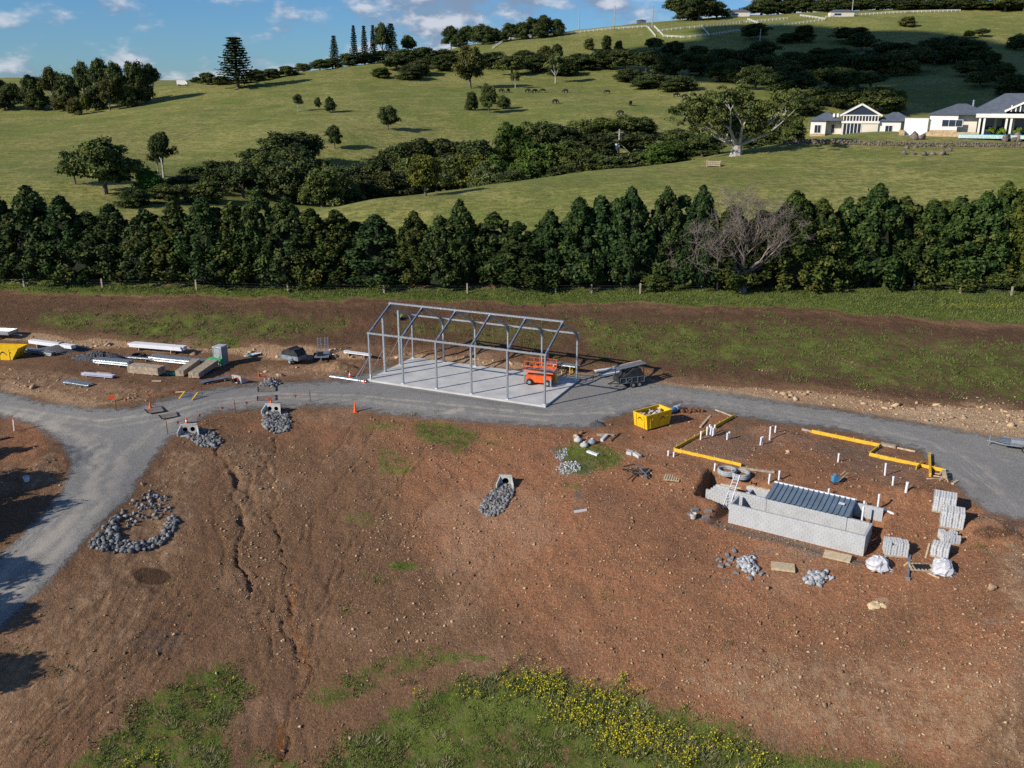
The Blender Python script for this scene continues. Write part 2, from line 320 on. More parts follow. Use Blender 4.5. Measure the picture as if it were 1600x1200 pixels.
def ground_mat():
    n = NT('earth_and_grass'); A = n.attr
    grass, tan, red, dark, grey, stone, orange = [A(k) for k in ('grass', 'tan', 'red', 'dark', 'grey', 'stone', 'orange')]
    n1 = n.noise(.35, 5, .6); n2 = n.noise(1.6, 5, .65); n3 = n.noise(5, 5, .72); n4 = n.noise(18, 2, .6)
    streak = n.noise(1, 5, .6, n.coord('Object', (1.4, .35, 1)), 1.2)
    add = lambda *v: v[0] if len(v) == 1 else n.math('ADD', v[0], add(*v[1:]))
    cen = lambda v, k: n.math('MULTIPLY', n.math('SUBTRACT', v, .5), k)
    c = n.mix(n.ramp(add(red, cen(n1, .9), cen(n2, .5)), .15, .85), (.218, .124, .069), (.365, .170, .087))
    c = n.mix(n.ramp(add(cen(streak, 1.0), n2), .45, .85, 0, .5), c, (.165, .092, .055))
    n0 = n.noise(.085, 4, .6); c = n.mix(n.ramp(n0, .50, .68, 0, .45), c, (.155, .090, .057)); c = n.mix(n.ramp(n0, .46, .30, 0, .4), c, (.44, .275, .175))
    c = n.mix(n.ramp(add(tan, cen(n2, .9), cen(streak, .7), cen(n3, .4)), .35, .85), c, (.43, .28, .165))
    c = n.mix(n.ramp(add(tan, cen(n2, 1.3), cen(n3, .8)), .95, 1.35), c, (.56, .42, .27))
    c = n.mix(n.ramp(add(grey, cen(n2, .8), cen(n3, .4)), .3, .8, 0, .8), c, (.19, .165, .14))
    c = n.mix(n.ramp(add(dark, cen(n2, .6)), .25, .9, 0, .9), c, (.080, .046, .029))
    c = n.mix(n.ramp(add(orange, cen(n2, .6)), .35, .8, 0, .9), c, (.30, .105, .022))
    v = n.vor(9.0); sel = n.vor(9.0, out='Color'); sr = n.N.new('ShaderNodeSeparateColor'); n.L.new(sel, sr.inputs[0])
    chip = n.math('MULTIPLY', n.ramp(v, .30, .2), n.ramp(add(sr.outputs[0], n.math('MULTIPLY', stone, .75), cen(n1, .5)), .94, 1.02))
    c = n.mix(chip, c, n.mix(sr.outputs[1], (.36, .22, .12), (.66, .50, .33)))
    c = n.mix(n.ramp(n3, .32, .68), n.mix(.3, c, (1.5, 1.45, 1.4), 'MULTIPLY'), n.mix(.6, c, (.45, .45, .45), 'MULTIPLY'))
    gf = n.ramp(add(grass, cen(n2, 1.3), cen(n3, 1.1), cen(n1, .6)), .36, .74)
    gcol = n.mix(n.ramp(add(n1, cen(n3, .9)), .3, .75), (.058, .085, .015), (.150, .185, .036))
    gcol = n.mix(n.ramp(n.noise(1.1, 4, .6), .52, .75, 0, .55), gcol, (.20, .18, .085))
    c = n.mix(gf, c, gcol)
    h = add(n.math('MULTIPLY', n3, .8), n.math('MULTIPLY', n4, .4), n.math('MULTIPLY', n2, .9))
    n.bump(h, 1.0, .22); n.p.inputs['Specular IOR Level'].default_value = .1
    return n.done(c, .95)
def pasture_mat():
    n = NT('pasture_grass')
    add = lambda *v: v[0] if len(v) == 1 else n.math('ADD', v[0], add(*v[1:]))
    cen = lambda v, k: n.math('MULTIPLY', n.math('SUBTRACT', v, .5), k)
    big = n.noise(.022, 5, .6); md = n.noise(.12, 6, .68); fine = n.noise(.7, 5, .7); fn2 = n.noise(.5, 4, .7, n.coord('Object', (.6, 2.2, 1)))
    pc = n.mix(n.ramp(add(big, cen(md, .9)), .36, .64), (.160, .185, .040), (.290, .265, .085))
    pc = n.mix(n.ramp(add(fine, cen(fn2, .8)), .36, .64, 0, .85), pc, (.105, .118, .030)); pc = n.mix(n.ramp(n.noise(2.2, 3, .7), .5, .72, 0, .55), pc, (.34, .31, .115))
    pc = n.mix(n.ramp(n.noise(.05, 4, .6), .58, .72, 0, .6), pc, (.075, .125, .022))
    zz = n.noise(1, 3, .6, n.coord('Object', (.03, .03, 1.3))); pc = n.mix(n.ramp(zz, .52, .62, 0, .28), pc, (.12, .12, .04))
    n.bump(fine, .8, .35); n.p.inputs['Specular IOR Level'].default_value = .1
    return n.done(pc, .95)
def road_mat():
    n = NT('crushed_gravel'); e = n.attr('edge'); tr = n.attr('track')
    n2 = n.noise(1.2, 5, .65); n3 = n.noise(9, 4, .7); n4 = n.noise(30, 2, .7); n1 = n.noise(.25, 4, .6)
    cen = lambda v, k: n.math('MULTIPLY', n.math('SUBTRACT', v, .5), k)
    c = n.mix(n.ramp(n.math('ADD', n3, cen(n4, .8)), .3, .75), (.175, .168, .155), (.36, .345, .315))
    c = n.mix(n.ramp(n1, .4, .7, 0, .35), c, (.20, .185, .16))
    c = n.mix(n.ramp(n.math('ADD', tr, cen(n2, .8)), .25, .9, 0, .8), c, (.43, .385, .315))
    c = n.mix(n.ramp(n.math('ADD', n.noise(.6, 5, .7), cen(n3, .3)), .60, .74, 0, .5), c, (.19, .12, .075))
    n.bump(n.math('ADD', n3, n4), .7, .05); n.p.inputs['Specular IOR Level'].default_value = .15
    m = n.done(c, .95)
    a = n.ramp(n.math('ADD', n.math('ADD', e, cen(n2, 2.0)), cen(n3, 1.0)), .05, .85)
    n.put(a, n.p.inputs['Alpha']); return m

# ------------------------------------------------------------------ mesh helpers
def mesh_np(name, V, F, m=None, smooth=False):
    me = bpy.data.meshes.new(name); V = np.asarray(V, np.float32); F = np.asarray(F, np.int32); k = F.shape[1]
    me.vertices.add(len(V)); me.vertices.foreach_set('co', V.ravel())
    me.loops.add(F.size); me.loops.foreach_set('vertex_index', F.ravel())
    me.polygons.add(len(F)); me.polygons.foreach_set('loop_start', np.arange(0, F.size, k, dtype=np.int32))
    try: me.polygons.foreach_set('loop_total', np.full(len(F), k, np.int32))
    except Exception: pass
    if smooth: me.polygons.foreach_set('use_smooth', np.ones(len(F), bool))
    me.update(calc_edges=True)
    if m: me.materials.append(m)
    return me
def link(name, me, parent=None, loc=None, rz=0):
    o = bpy.data.objects.new(name, me); COL.objects.link(o)
    if parent: o.parent = parent
    if loc is not None: o.location = loc
    if rz: o.rotation_euler.z = rz
    return o
def tag(o, label=None, cat=None, group=None, kind=None):
    for k, v in (('label', label), ('category', cat), ('group', group), ('kind', kind)):
        if v: o[k] = v
    return o
def thing(name, label, cat, loc=(0, 0, 0), rz=0, group=None):
    o = link(name, None, None, loc, rz); o.empty_display_size = .3; return tag(o, label, cat, group)
def fattr(me, name, vals):
    a = me.attributes.new(name, 'FLOAT', 'POINT'); a.data.foreach_set('value', np.asarray(vals, np.float32).ravel())

# ------------------------------------------------------------------ the ground sheet
nx, ny = len(GX), len(GY)
idx = np.arange(nx * ny).reshape(ny, nx)
F = np.stack([idx[:-1, :-1], idx[:-1, 1:], idx[1:, 1:], idx[1:, :-1]], -1).reshape(-1, 4)
gme = mesh_np('ground', np.stack([MX, MY, MZ], -1).reshape(-1, 3), F, ground_mat(), True); gme.materials.append(pasture_mat())
fy = np.repeat((GY[:-1] + GY[1:]) / 2, nx - 1); fx = np.tile((GX[:-1] + GX[1:]) / 2, ny - 1)
gme.polygons.foreach_set('material_index', (fy > 126 + 5 * fbm(fx / 6, fy / 6, 3, 77)).astype(np.int32))
UX, UY = project(MX, MY, MZ)
nearm = (MY > 18) & (MY < 150); qx, qy = UX[nearm], UY[nearm]
wobx = qx + 14 * fbm(MX[nearm] / 4, MY[nearm] / 4, 3, 40); woby = qy + 9 * fbm(MX[nearm] / 4, MY[nearm] / 4, 3, 44)
def paint(items):
    a = np.zeros(MX.shape); v = np.zeros(qx.shape)
    for poly, val, soft in items: v = np.maximum(v, val * sstep(poly_sd(wobx, woby, poly), -soft, soft))
    a[nearm] = v; return a
def ell(x, y, rx, ry, n=14): return [(x + rx * math.cos(2 * math.pi * i / n), y + ry * math.sin(2 * math.pi * i / n)) for i in range(n)]
GRASS = [([(-500,430),(0,436),(400,445),(800,448),(1200,450),(2100,446),(2100,560),(1600,510),(1480,500),(1300,487),(1150,478),(1000,474),(620,470),(300,461),(0,456),(-500,452)], 1.0, 7),
 ([(60,478),(330,480),(560,492),(545,520),(420,535),(330,548),(180,530),(40,512)], .60, 26), ([(110,485),(250,490),(300,530),(180,520)], .60, 20), ([(330,520),(380,525),(375,550),(335,545)], .7, 8),
 ([(600,492),(880,490),(880,560),(700,545),(600,520)], .46, 24), ([(860,485),(1250,497),(1650,535),(1650,640),(1450,625),(1250,600),(1080,580),(930,565)], .57, 30),
 ([(1330,520),(1650,545),(1650,610),(1480,600),(1350,560)], .62, 26), ([(980,500),(1120,505),(1150,560),(1000,550)], .56, 24),
 ([(470,1210),(545,1140),(620,1095),(720,1052),(820,1040),(900,1062),(1000,1078),(1080,1112),(1150,1130),(1210,1162),(1300,1175),(1400,1192),(1550,1210),(1600,1700),(300,1700)], .74, 30),
 ([(90,1210),(180,1130),(215,1085),(300,1042),(365,1030),(395,1070),(385,1110),(350,1150),(370,1215),(380,1600),(-50,1600)], .68, 26), ([(370,1150),(470,1190),(470,1400),(370,1400)], .45, 14),
 ([(640,655),(700,660),(755,685),(710,710),(650,690)], .68, 10), ([(590,690),(650,715),(640,745),(590,745)], .52, 12), (ell(605, 665, 40, 12), .5, 10), ([(750,675),(830,680),(800,700),(720,700)], .45, 12),
 ([(868,700),(900,688),(955,697),(982,712),(968,728),(905,745),(872,735)], .74, 12), (ell(628, 882, 26, 9), .75, 6), (ell(565, 812, 36, 14), .5, 12), (ell(590, 900, 40, 14), .4, 12),
 ([(460,1090),(560,1040),(690,1005),(735,1030),(640,1060),(520,1115)], .55, 14), (ell(735, 1025, 30, 10), .6, 8), (ell(890, 760, 20, 14), .45, 8), (ell(425, 640, 26, 8), .45, 8), (ell(1120, 1185, 60, 20), .9, 10), (ell(1330, 1195, 60, 14), .6, 10)]
TAN = [([(-100,515),(0,519),(200,533),(300,540),(420,548),(520,548),(570,556),(570,566),(420,562),(300,552),(150,545),(0,534),(-100,530)], .95, 5), ([(390,540),(460,535),(540,540),(560,560),(400,560)], .75, 6),
 ([(1010,588),(1130,600),(1200,605),(1260,612),(1380,630),(1480,645),(1620,650),(1640,692),(1560,688),(1400,655),(1250,634),(1120,618),(1020,604)], .9, 6), ([(1380,635),(1620,640),(1640,692),(1500,672),(1400,655)], 1.15, 6),
 ([(570,566),(640,562),(760,572),(880,586),(930,590),(930,580),(760,562),(640,553)], .85, 4), ([(1030,592),(1130,602),(1230,622),(1230,632),(1100,615),(1030,603)], 1.15, 4),
 ([(-100,560),(60,572),(180,600),(320,600),(300,614),(200,640),(130,640),(60,630),(-100,590)], .55, 12), ([(0,590),(120,615),(200,632),(130,642),(0,612)], .75, 8), ([(400,565),(560,565),(560,592),(400,594)], .6, 10),
 ([(250,690),(340,700),(310,780),(320,850),(250,950),(130,1100),(0,1220),(-150,1220),(0,1010),(120,900),(200,800)], .52, 25), ([(90,690),(20,740),(40,770),(105,760)], .6, 14),
 ([(330,690),(440,690),(440,800),(390,860),(360,800)], .5, 16), ([(1050,1000),(1250,1000),(1600,1020),(1650,1230),(1250,1180),(1050,1100)], .55, 60), (ell(1300, 945, 120, 20), .35, 16), ([(1540,840),(1650,830),(1650,1000),(1560,960)], .6, 30), (ell(1372, 942, 14, 8), .9, 4), (ell(1400, 935, 26, 7), .55, 9),
 (ell(560, 505, 50, 5), .55, 6), (ell(1190, 582, 22, 8), .75, 6), (ell(1320, 570, 22, 8), .85, 6), (ell(1490, 590, 16, 5), .85, 5), (ell(95, 480, 16, 5), .9, 4), (ell(1545, 630, 50, 12), .75, 8)]
RED = [([(560,640),(940,660),(1100,640),(1500,700),(1620,800),(1650,1000),(1500,1250),(900,1100),(760,960),(640,860),(600,760)], .62, 60), ([(620,650),(940,665),(1080,730),(1120,900),(1000,960),(800,900),(700,760)], .95, 60),
 ([(1060,740),(1520,770),(1560,900),(1300,960),(1080,900)], .95, 25), ([(0,640),(60,650),(80,720),(0,720)], .7, 20), ([(990,640),(1060,636),(1140,650),(1060,705),(990,700)], 1.0, 10), (ell(1195,675,30,12), 1.1, 8), (ell(1240,690,45,14), .9, 10), ([(320,640),(560,650),(600,720),(400,700)], .45, 25), (ell(570,505,60,12),.8,10)]
DARK = [([(-500,452),(0,458),(300,466),(620,474),(1000,478),(1250,488),(1600,515),(2000,545),(2000,640),(1600,640),(1400,625),(1250,605),(1130,595),(1000,580),(880,570),(760,555),(560,540),(400,538),(200,528),(0,516),(-500,500)], .72, 10),
 ([(-500,452),(0,456),(300,462),(620,470),(1000,474),(1250,480),(1450,500),(1600,520),(1600,526),(1300,494),(1000,482),(620,478),(300,470),(0,466),(-500,462)], .62, 3),
 (ell(238, 904, 30, 13), .9, 4), (ell(1555, 830, 36, 14), .7, 8), (ell(930, 661, 18, 7), .9, 4), ([(60,760),(-100,740),(-100,870),(0,840)], .45, 20), ([(330,830),(420,900),(480,1050),(460,1210),(380,1210),(400,1050)], .42, 30), ([(480,800),(640,780),(760,900),(700,1000),(560,1030),(480,950)], .36, 50), ([(560,660),(700,700),(760,760),(640,780),(560,720)], .34, 40), ([(220,960),(290,960),(280,1030),(190,1050),(130,1120),(150,1060)], .5, 20)]
GREY = [([(1070,705),(1140,655),(1200,655),(1280,680),(1380,700),(1440,720),(1480,760),(1400,770),(1230,700),(1130,730)], .52, 16), ([(880,720),(930,720),(920,742),(870,740)], .9, 6), (ell(880, 708, 18, 14), .7, 6), (ell(1550, 970, 40, 9), .62, 10), (ell(1490, 975, 60, 6), .2, 4),
 ([(1080,800),(1130,815),(1360,880),(1340,890),(1200,850),(1090,815)], .75, 6), (ell(1192, 863, 16, 6), .62, 7), (ell(1262, 868, 22, 9), .68, 8), (ell(1140, 905, 20, 7), .6, 7), ([(1500,790),(1600,800),(1650,840),(1540,830)], .5, 12), (ell(990,735,18,14),.5,8), (ell(905, 795, 12, 4), .7, 3), (ell(903,775,6,12),.7,4), (ell(245, 795, 60, 25), .35, 14), (ell(245, 1000, 50, 26), .5, 14), ([(1560,850),(1640,840),(1650,960),(1590,940)], .45, 25), ([(60,900),(140,860),(100,950),(20,1010)], .4, 20)]
STONE = [([(600,650),(1000,700),(1650,800),(1700,1250),(1200,1170),(800,1040),(560,1060),(500,900)], .30, 60), ([(900,880),(1650,900),(1700,1220),(1250,1160),(950,1060)], .48, 60), ([(330,680),(470,690),(500,1100),(380,1000)], .30, 30), ([(1010,588),(1640,650),(1640,692),(1020,604)], .4, 6), ([(-200,450),(1700,520),(1700,640),(-200,540)], .12, 10)]
ORANGE = [([(449,900),(460,905),(466,980),(480,1040),(476,1062),(468,1050),(455,985)], .62, 5), ([(434,1130),(452,1120),(440,1200),(424,1215)], .6, 6), ([(518,905),(524,920),(512,975),(506,960)], .42, 4), (ell(465, 885, 10, 8), .5, 5), ([(1450,718),(1480,722),(1530,742),(1500,748),(1450,742)], .55, 6)]
road_sd[lim] = poly_sd(UX[lim], UY[lim], ROAD)
masks = {'grass': paint(GRASS), 'tan': paint(TAN), 'red': paint(RED), 'dark': paint(DARK), 'grey': paint(GREY), 'stone': paint(STONE), 'orange': paint(ORANGE)}
masks['grey'] = np.maximum(masks['grey'], .6 * sstep(road_sd, -10, 2))
masks['grass'] = np.where(MY < 40, np.maximum(masks['grass'], .9 * sstep(-MY, -42, -38)), masks['grass'])
lt = nearm & (MX < -8) & (MY < 66); xq, yq = MX[lt], MY[lt]; t1 = np.zeros(xq.shape); t2 = np.zeros(xq.shape)
for i in range(12):                    # pale compacted wheel lines, with a thin darker line painted beside each
    o = i * 15; P = wl([(208 + o * .8, 868 + o * .4), (150 + o * .85, 960 + o * .5), (70 + o * .9, 1075 + o * .55), (-60 + o * .95, 1225 + o * .5)] if i < 8 else [(330 + (i - 8) * 16, 890 + (i - 8) * 10), (250 + (i - 8) * 12, 970 + (i - 8) * 12), (150, 1045 + (i - 8) * 24), (40, 1135 + (i - 8) * 26)])
    wx = xq + .25 * fbm(xq / 3, yq / 3, 2, 90 + i); d1 = line_d(wx, yq, P); d2 = line_d(wx + .22, yq + .05, P); g_ = np.clip(.55 + 1.4 * fbm(xq / 2.5, yq / 2.5, 2, 99 + i), 0, 1)
    t1 = np.maximum(t1, .62 * g_ * np.exp(-(d1 / .13) ** 2)); t2 = np.maximum(t2, .75 * g_ * np.exp(-(d2 / .10) ** 2))
masks['tan'][lt] = np.maximum(masks['tan'][lt], t1); masks['dark'][lt] = np.maximum(masks['dark'][lt], t2)
for k, v in masks.items(): fattr(gme, k, v)
ground = tag(link('ground', gme), kind='structure')

# the gravel drive, a sheet over the levelled earth
cells = (road_sd[:-1, :-1] > -16) & (road_sd[1:, 1:] > -16) & (road_sd[:-1, 1:] > -16) & (road_sd[1:, :-1] > -16)
us = (MX - SX) * sa[0] + (MY - SY) * sa[1]; vs_ = (MX - SX) * sb[0] + (MY - SY) * sb[1]
inslab = (us > -SL) & (us < 0) & (vs_ > 0) & (vs_ < SW)
fidx = F.reshape(ny - 1, nx - 1, 4)[cells]
used = np.unique(fidx); remap = np.full(nx * ny, -1); remap[used] = np.arange(len(used))
V = np.stack([MX, MY, MZ + .022], -1).reshape(-1, 3)[used]
rme = mesh_np('gravel_road', V, remap[fidx], road_mat(), True)
fattr(rme, 'edge', np.clip(road_sd / 14 + .35, -1, 1.4).reshape(-1)[used])
trk = np.zeros(MX.shape)
xq, yq = MX[nearm], MY[nearm]; tv = np.zeros(xq.shape)
for pts, w, k in [([(-60,622),(60,645),(160,658),(260,645),(340,625),(430,615),(560,618),(700,632),(850,648),(960,645)], .5, .8), ([(-60,632),(60,655),(170,668),(270,652),(350,630),(440,621),(560,625),(700,641),(850,657)], .5, .7),
   ([(-60,632),(50,652),(120,680),(155,720),(140,780),(70,850),(0,905),(-80,985)], 1.0, .9), ([(300,645),(240,670),(190,715),(170,770),(100,850),(20,925),(-60,1000)], .9, .8), ([(-40,625),(100,655),(170,690),(165,760),(110,820),(30,885)], .6, .6),
   ([(940,640),(1050,620),(1150,632),(1300,655),(1450,690),(1540,730),(1580,790)], .7, .6), ([(900,650),(1050,626),(1150,640),(1300,664),(1440,700),(1520,760)], .6, .55), ([(1000,610),(1200,645),(1400,680),(1620,730)], .5, .5), ([(340,608),(300,625),(230,650),(150,665),(60,650)], .5, .6), ([(700,645),(720,640)], .6, 1.2)] + [([(-60, 626 + 5 * i), (60, 650 + 4 * i), (150 + 3 * i, 685 + 5 * i), (150 - 5 * i, 770), (70 - 8 * i, 850 - 4 * i), (-40, 945 - 8 * i)], .16, .75) for i in range(5)] + [([(330, 628 + 3 * i), (440, 611 + 4 * i), (560, 612 + 5 * i), (720, 630 + 6 * i), (880, 640 + 5 * i), (1000, 612 + 6 * i), (1150, 628 + 6 * i), (1320, 655 + 5 * i), (1480, 690 + 8 * i), (1570, 760 + 6 * i)], .16, .7) for i in range(4)]:
    P = wl(pts); d = line_d(xq + .4 * fbm(xq / 3, yq / 3, 2, 7), yq, P); tv = np.maximum(tv, k * np.exp(-(d / w) ** 2) * (.8 + .5 * fbm(xq / .5, yq / 2.5, 2, 3)))
trk[nearm] = tv; fattr(rme, 'track', trk.reshape(-1)[used])
tag(link('gravel_road', rme), kind='structure')
# ------------------------------------------------------------------ vegetation
def leaf_mat(name, a, b, alt=None):
    n = NT(name); oc = n.obj('Color'); rnd = n.obj('Random')
    f = n.noise(.9, 3, .6); g = n.attr('tone')
    c = n.mix(n.ramp(n.math('ADD', g, n.math('MULTIPLY', n.math('SUBTRACT', f, .5), .8)), .1, .9), a, b)
    if alt: c = n.mix(n.ramp(n.math('ADD', n.noise(.35, 2), n.math('MULTIPLY', n.math('SUBTRACT', g, .5), .5)), .58, .78, 0, .75), c, alt)
    c = n.mix(1.0, c, oc, 'MULTIPLY')
    n.p.inputs['Specular IOR Level'].default_value = .12
    return n.done(c, .75)
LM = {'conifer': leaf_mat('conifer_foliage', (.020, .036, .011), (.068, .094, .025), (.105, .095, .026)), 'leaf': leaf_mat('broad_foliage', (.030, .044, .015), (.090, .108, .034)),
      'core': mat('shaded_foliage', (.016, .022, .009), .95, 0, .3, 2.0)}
bark = mat('bark', (.13, .105, .085), .95, 0, .4, 3.0, .5); barkpale = mat('pale_bark', (.36, .33, .29), .9, 0, .4, 2.0, .4); deadwood = mat('bare_grey_wood', (.20, .165, .14), .95, 0, .35, 1.5)
def quads(P, Nn, size, asp=.55, up=0.35, r=rng):   # leaf-sized faces at points P, roughly facing Nn
    k = len(P); n = Nn + r.normal(0, .55, (k, 3)); n /= np.linalg.norm(n, axis=1)[:, None] + 1e-9
    t = np.cross(n, r.normal(0, 1, (k, 3))); t[:, 2] += up; t -= n * (t * n).sum(1)[:, None]; t /= np.linalg.norm(t, axis=1)[:, None] + 1e-9
    b = np.cross(n, t); s = (size * r.uniform(.6, 1.4, k))[:, None]
    V = np.stack([P - t * s, P + b * s * asp, P + t * s, P - b * s * asp], 1).reshape(-1, 3)
    return V, np.arange(4 * k).reshape(-1, 4)
def clump_cloud(C, rad, per, leaf, squash=1.0, asp=.55, up=.35, r=rng, drop=.3):
    k = len(C); d = r.normal(0, 1, (k, per, 3)); d /= np.linalg.norm(d, axis=2)[:, :, None]
    d[:, :, 2] = np.where(d[:, :, 2] < -drop, -d[:, :, 2], d[:, :, 2])
    rr = rad[:, None] * r.uniform(.5, 1.08, (k, per)) * np.where(r.uniform(0, 1, (k, per)) < .14, 1.3, 1.0); P = C[:, None, :] + d * rr[:, :, None] * np.array((1, 1, squash))
    tone = np.repeat(r.uniform(0, 1, k), per) * .6 + .4 * r.uniform(0, 1, k * per)
    V, Fq = quads(P.reshape(-1, 3), d.reshape(-1, 3), leaf, asp, up, r); return V, Fq, np.repeat(tone, 4)
def crown_mesh(name, V, Fq, tone, m):
    me = mesh_np(name, V, Fq, m); fattr(me, 'tone', tone); return me
class MB:
    def __init__(s): s.v = []; s.f = []
    def add(s, V, Fc): o = len(s.v); s.v += [tuple(map(float, p)) for p in V]; s.f += [tuple(o + i for i in q) for q in Fc]; return s
    def box(s, c, d, rz=0, M=None):
        x, y, z = d[0] / 2, d[1] / 2, d[2] / 2; V = [Vector((i * x, j * y, k * z)) for i in (-1, 1) for j in (-1, 1) for k in (-1, 1)]
        m = Matrix.Rotation(rz, 3, 'Z') if M is None else M
        return s.add([m @ v + Vector(c) for v in V], [(0, 1, 3, 2), (4, 6, 7, 5), (0, 4, 5, 1), (2, 3, 7, 6), (0, 2, 6, 4), (1, 5, 7, 3)])
    def bar(s, a, b, w, h=None, up=(0, 0, 1)):       # square bar from a to b
        a, b = Vector(a), Vector(b); d = b - a; x = d.normalized(); u = Vector(up)
        if abs(x.dot(u)) > .95: u = Vector((1, 0, 0))
        y = u.cross(x).normalized(); z = x.cross(y); M = Matrix((x, y, z)).transposed()
        return s.box((a + b) / 2, (d.length, w, h or w), M=M)
    def tube(s, pts, r, n=6, cap=True):
        pts = [Vector(p) for p in pts]; k = len(pts); rs = r if isinstance(r, (list, tuple)) else [r] * k; rings = []; pv = None
        for i, p in enumerate(pts):
            d = (pts[min(i + 1, k - 1)] - pts[max(i - 1, 0)]).normalized()
            if pv is None: pv = d.orthogonal().normalized()
            pv = (pv - d * pv.dot(d)); pv = pv.normalized() if pv.length > 1e-6 else d.orthogonal().normalized(); w = d.cross(pv)
            rings.append([p + (pv * math.cos(2 * math.pi * j / n) + w * math.sin(2 * math.pi * j / n)) * rs[i] for j in range(n)])
        V = [v for q in rings for v in q]; Fc = [(i * n + j, i * n + (j + 1) % n, (i + 1) * n + (j + 1) % n, (i + 1) * n + j) for i in range(k - 1) for j in range(n)]
        if cap: Fc += [tuple(range(n))[::-1], tuple((k - 1) * n + j for j in range(n))]
        return s.add(V, Fc)
    def lathe(s, prof, n=12, c=(0, 0, 0)):
        V = [(c[0] + r * math.cos(2 * math.pi * j / n), c[1] + r * math.sin(2 * math.pi * j / n), c[2] + z) for r, z in prof for j in range(n)]; k = len(prof)
        return s.add(V, [(i * n + j, i * n + (j + 1) % n, (i + 1) * n + (j + 1) % n, (i + 1) * n + j) for i in range(k - 1) for j in range(n)] + [tuple(range(n))[::-1], tuple((k - 1) * n + j for j in range(n))])
    def prism(s, poly, y0, y1, ax='y'):              # polygon in x-z (or x-y, y-z) extruded along the other axis
        n = len(poly); mk = {'y': lambda a, b, t: (a, t, b), 'z': lambda a, b, t: (a, b, t), 'x': lambda a, b, t: (t, a, b)}[ax]
        V = [mk(a, b, y0) for a, b in poly] + [mk(a, b, y1) for a, b in poly]
        return s.add(V, [tuple(range(n)), tuple(range(2 * n - 1, n - 1, -1))] + [(i, i + n, (i + 1) % n + n, (i + 1) % n) for i in range(n)])
    def mesh(s, name, m=None, smooth=False):
        me = bpy.data.meshes.new(name); me.from_pydata(s.v, [], s.f); me.validate()
        b = bmesh.new(); b.from_mesh(me); bmesh.ops.recalc_face_normals(b, faces=b.faces); b.to_mesh(me); b.free()
        if m: me.materials.append(m)
        if smooth: me.polygons.foreach_set('use_smooth', [True] * len(me.polygons))
        return me
    def build(s, name, m, parent=None, loc=None, smooth=False, rz=0): return link(name, s.mesh(name, m, smooth), parent, loc, rz)

# unit trees: height 1 m tall by 1 m wide at scale 1, made at about 14 m
def conifer_meshes(seed):
    r = np.random.default_rng(seed); H, RM = 14.0, 3.7; k = 150
    u = r.uniform(.0, 1, k) ** .9; u[:6] = np.linspace(.9, 1.0, 6); ang = np.arange(k) * 2.39996 + r.uniform(-.4, .4, k)
    rad = RM * np.clip((1 - u) ** .85 * (.80 + .75 * u ** .5), .02, 1) * r.uniform(.8, 1.12, k)
    z = .5 + u * (H - 1.2)
    C = np.stack([np.cos(ang) * rad, np.sin(ang) * rad, z], 1); cr = (1.1 - .68 * u) * r.uniform(.75, 1.3, k)
    for s in range(3):                     # side leaders break the outline
        t0 = r.uniform(.70, .93); a0 = r.uniform(0, 6.28); o0 = RM * r.uniform(.28, .5); q = np.linspace(.5, 1, 9)
        C = np.vstack([C, np.stack([np.cos(a0) * o0 + r.normal(0, .2, 9), np.sin(a0) * o0 + r.normal(0, .2, 9), .5 + t0 * q * (H - 1)], 1)]); cr = np.concatenate([cr, (1.15 - q) * 1.1]); ang = np.concatenate([ang, np.full(9, a0)]); u = np.concatenate([u, t0 * q])
    k = len(C)
    # each spray points up and out
    per = 72; d = r.normal(0, 1, (k, per, 3)); d /= np.linalg.norm(d, axis=2)[:, :, None]
    o = np.stack([np.cos(ang), np.sin(ang), np.full(k, .8)], 1); o /= np.linalg.norm(o, axis=1)[:, None]
    d = d + o[:, None] * .55; d /= np.linalg.norm(d, axis=2)[:, :, None]
    P = C[:, None] + d * (cr[:, None] * r.uniform(.35, 1.05, (k, per)) * np.where(r.uniform(0, 1, (k, per)) < .12, 1.35, 1.0))[:, :, None] * np.array((.85, .85, 1.25))
    tone = np.repeat(r.uniform(0, 1, k), per) * .5 + .5 * r.uniform(0, 1, k * per)
    V, Fq = quads(P.reshape(-1, 3), d.reshape(-1, 3), .27, .5, 1.0, r)
    V[:, 2] = np.maximum(V[:, 2], .1)
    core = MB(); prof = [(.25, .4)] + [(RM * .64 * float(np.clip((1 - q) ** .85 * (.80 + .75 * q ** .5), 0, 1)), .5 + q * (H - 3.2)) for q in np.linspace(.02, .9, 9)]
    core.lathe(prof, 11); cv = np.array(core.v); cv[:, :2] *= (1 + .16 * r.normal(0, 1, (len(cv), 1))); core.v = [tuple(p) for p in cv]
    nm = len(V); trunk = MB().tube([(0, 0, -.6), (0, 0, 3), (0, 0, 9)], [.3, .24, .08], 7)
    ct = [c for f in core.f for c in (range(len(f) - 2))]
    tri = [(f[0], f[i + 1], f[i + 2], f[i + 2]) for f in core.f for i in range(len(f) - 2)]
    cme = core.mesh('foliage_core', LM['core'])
    return crown_mesh('conifer_crown', V, Fq, np.repeat(tone, 4), LM['conifer']), trunk.mesh('conifer_trunk', bark), cme
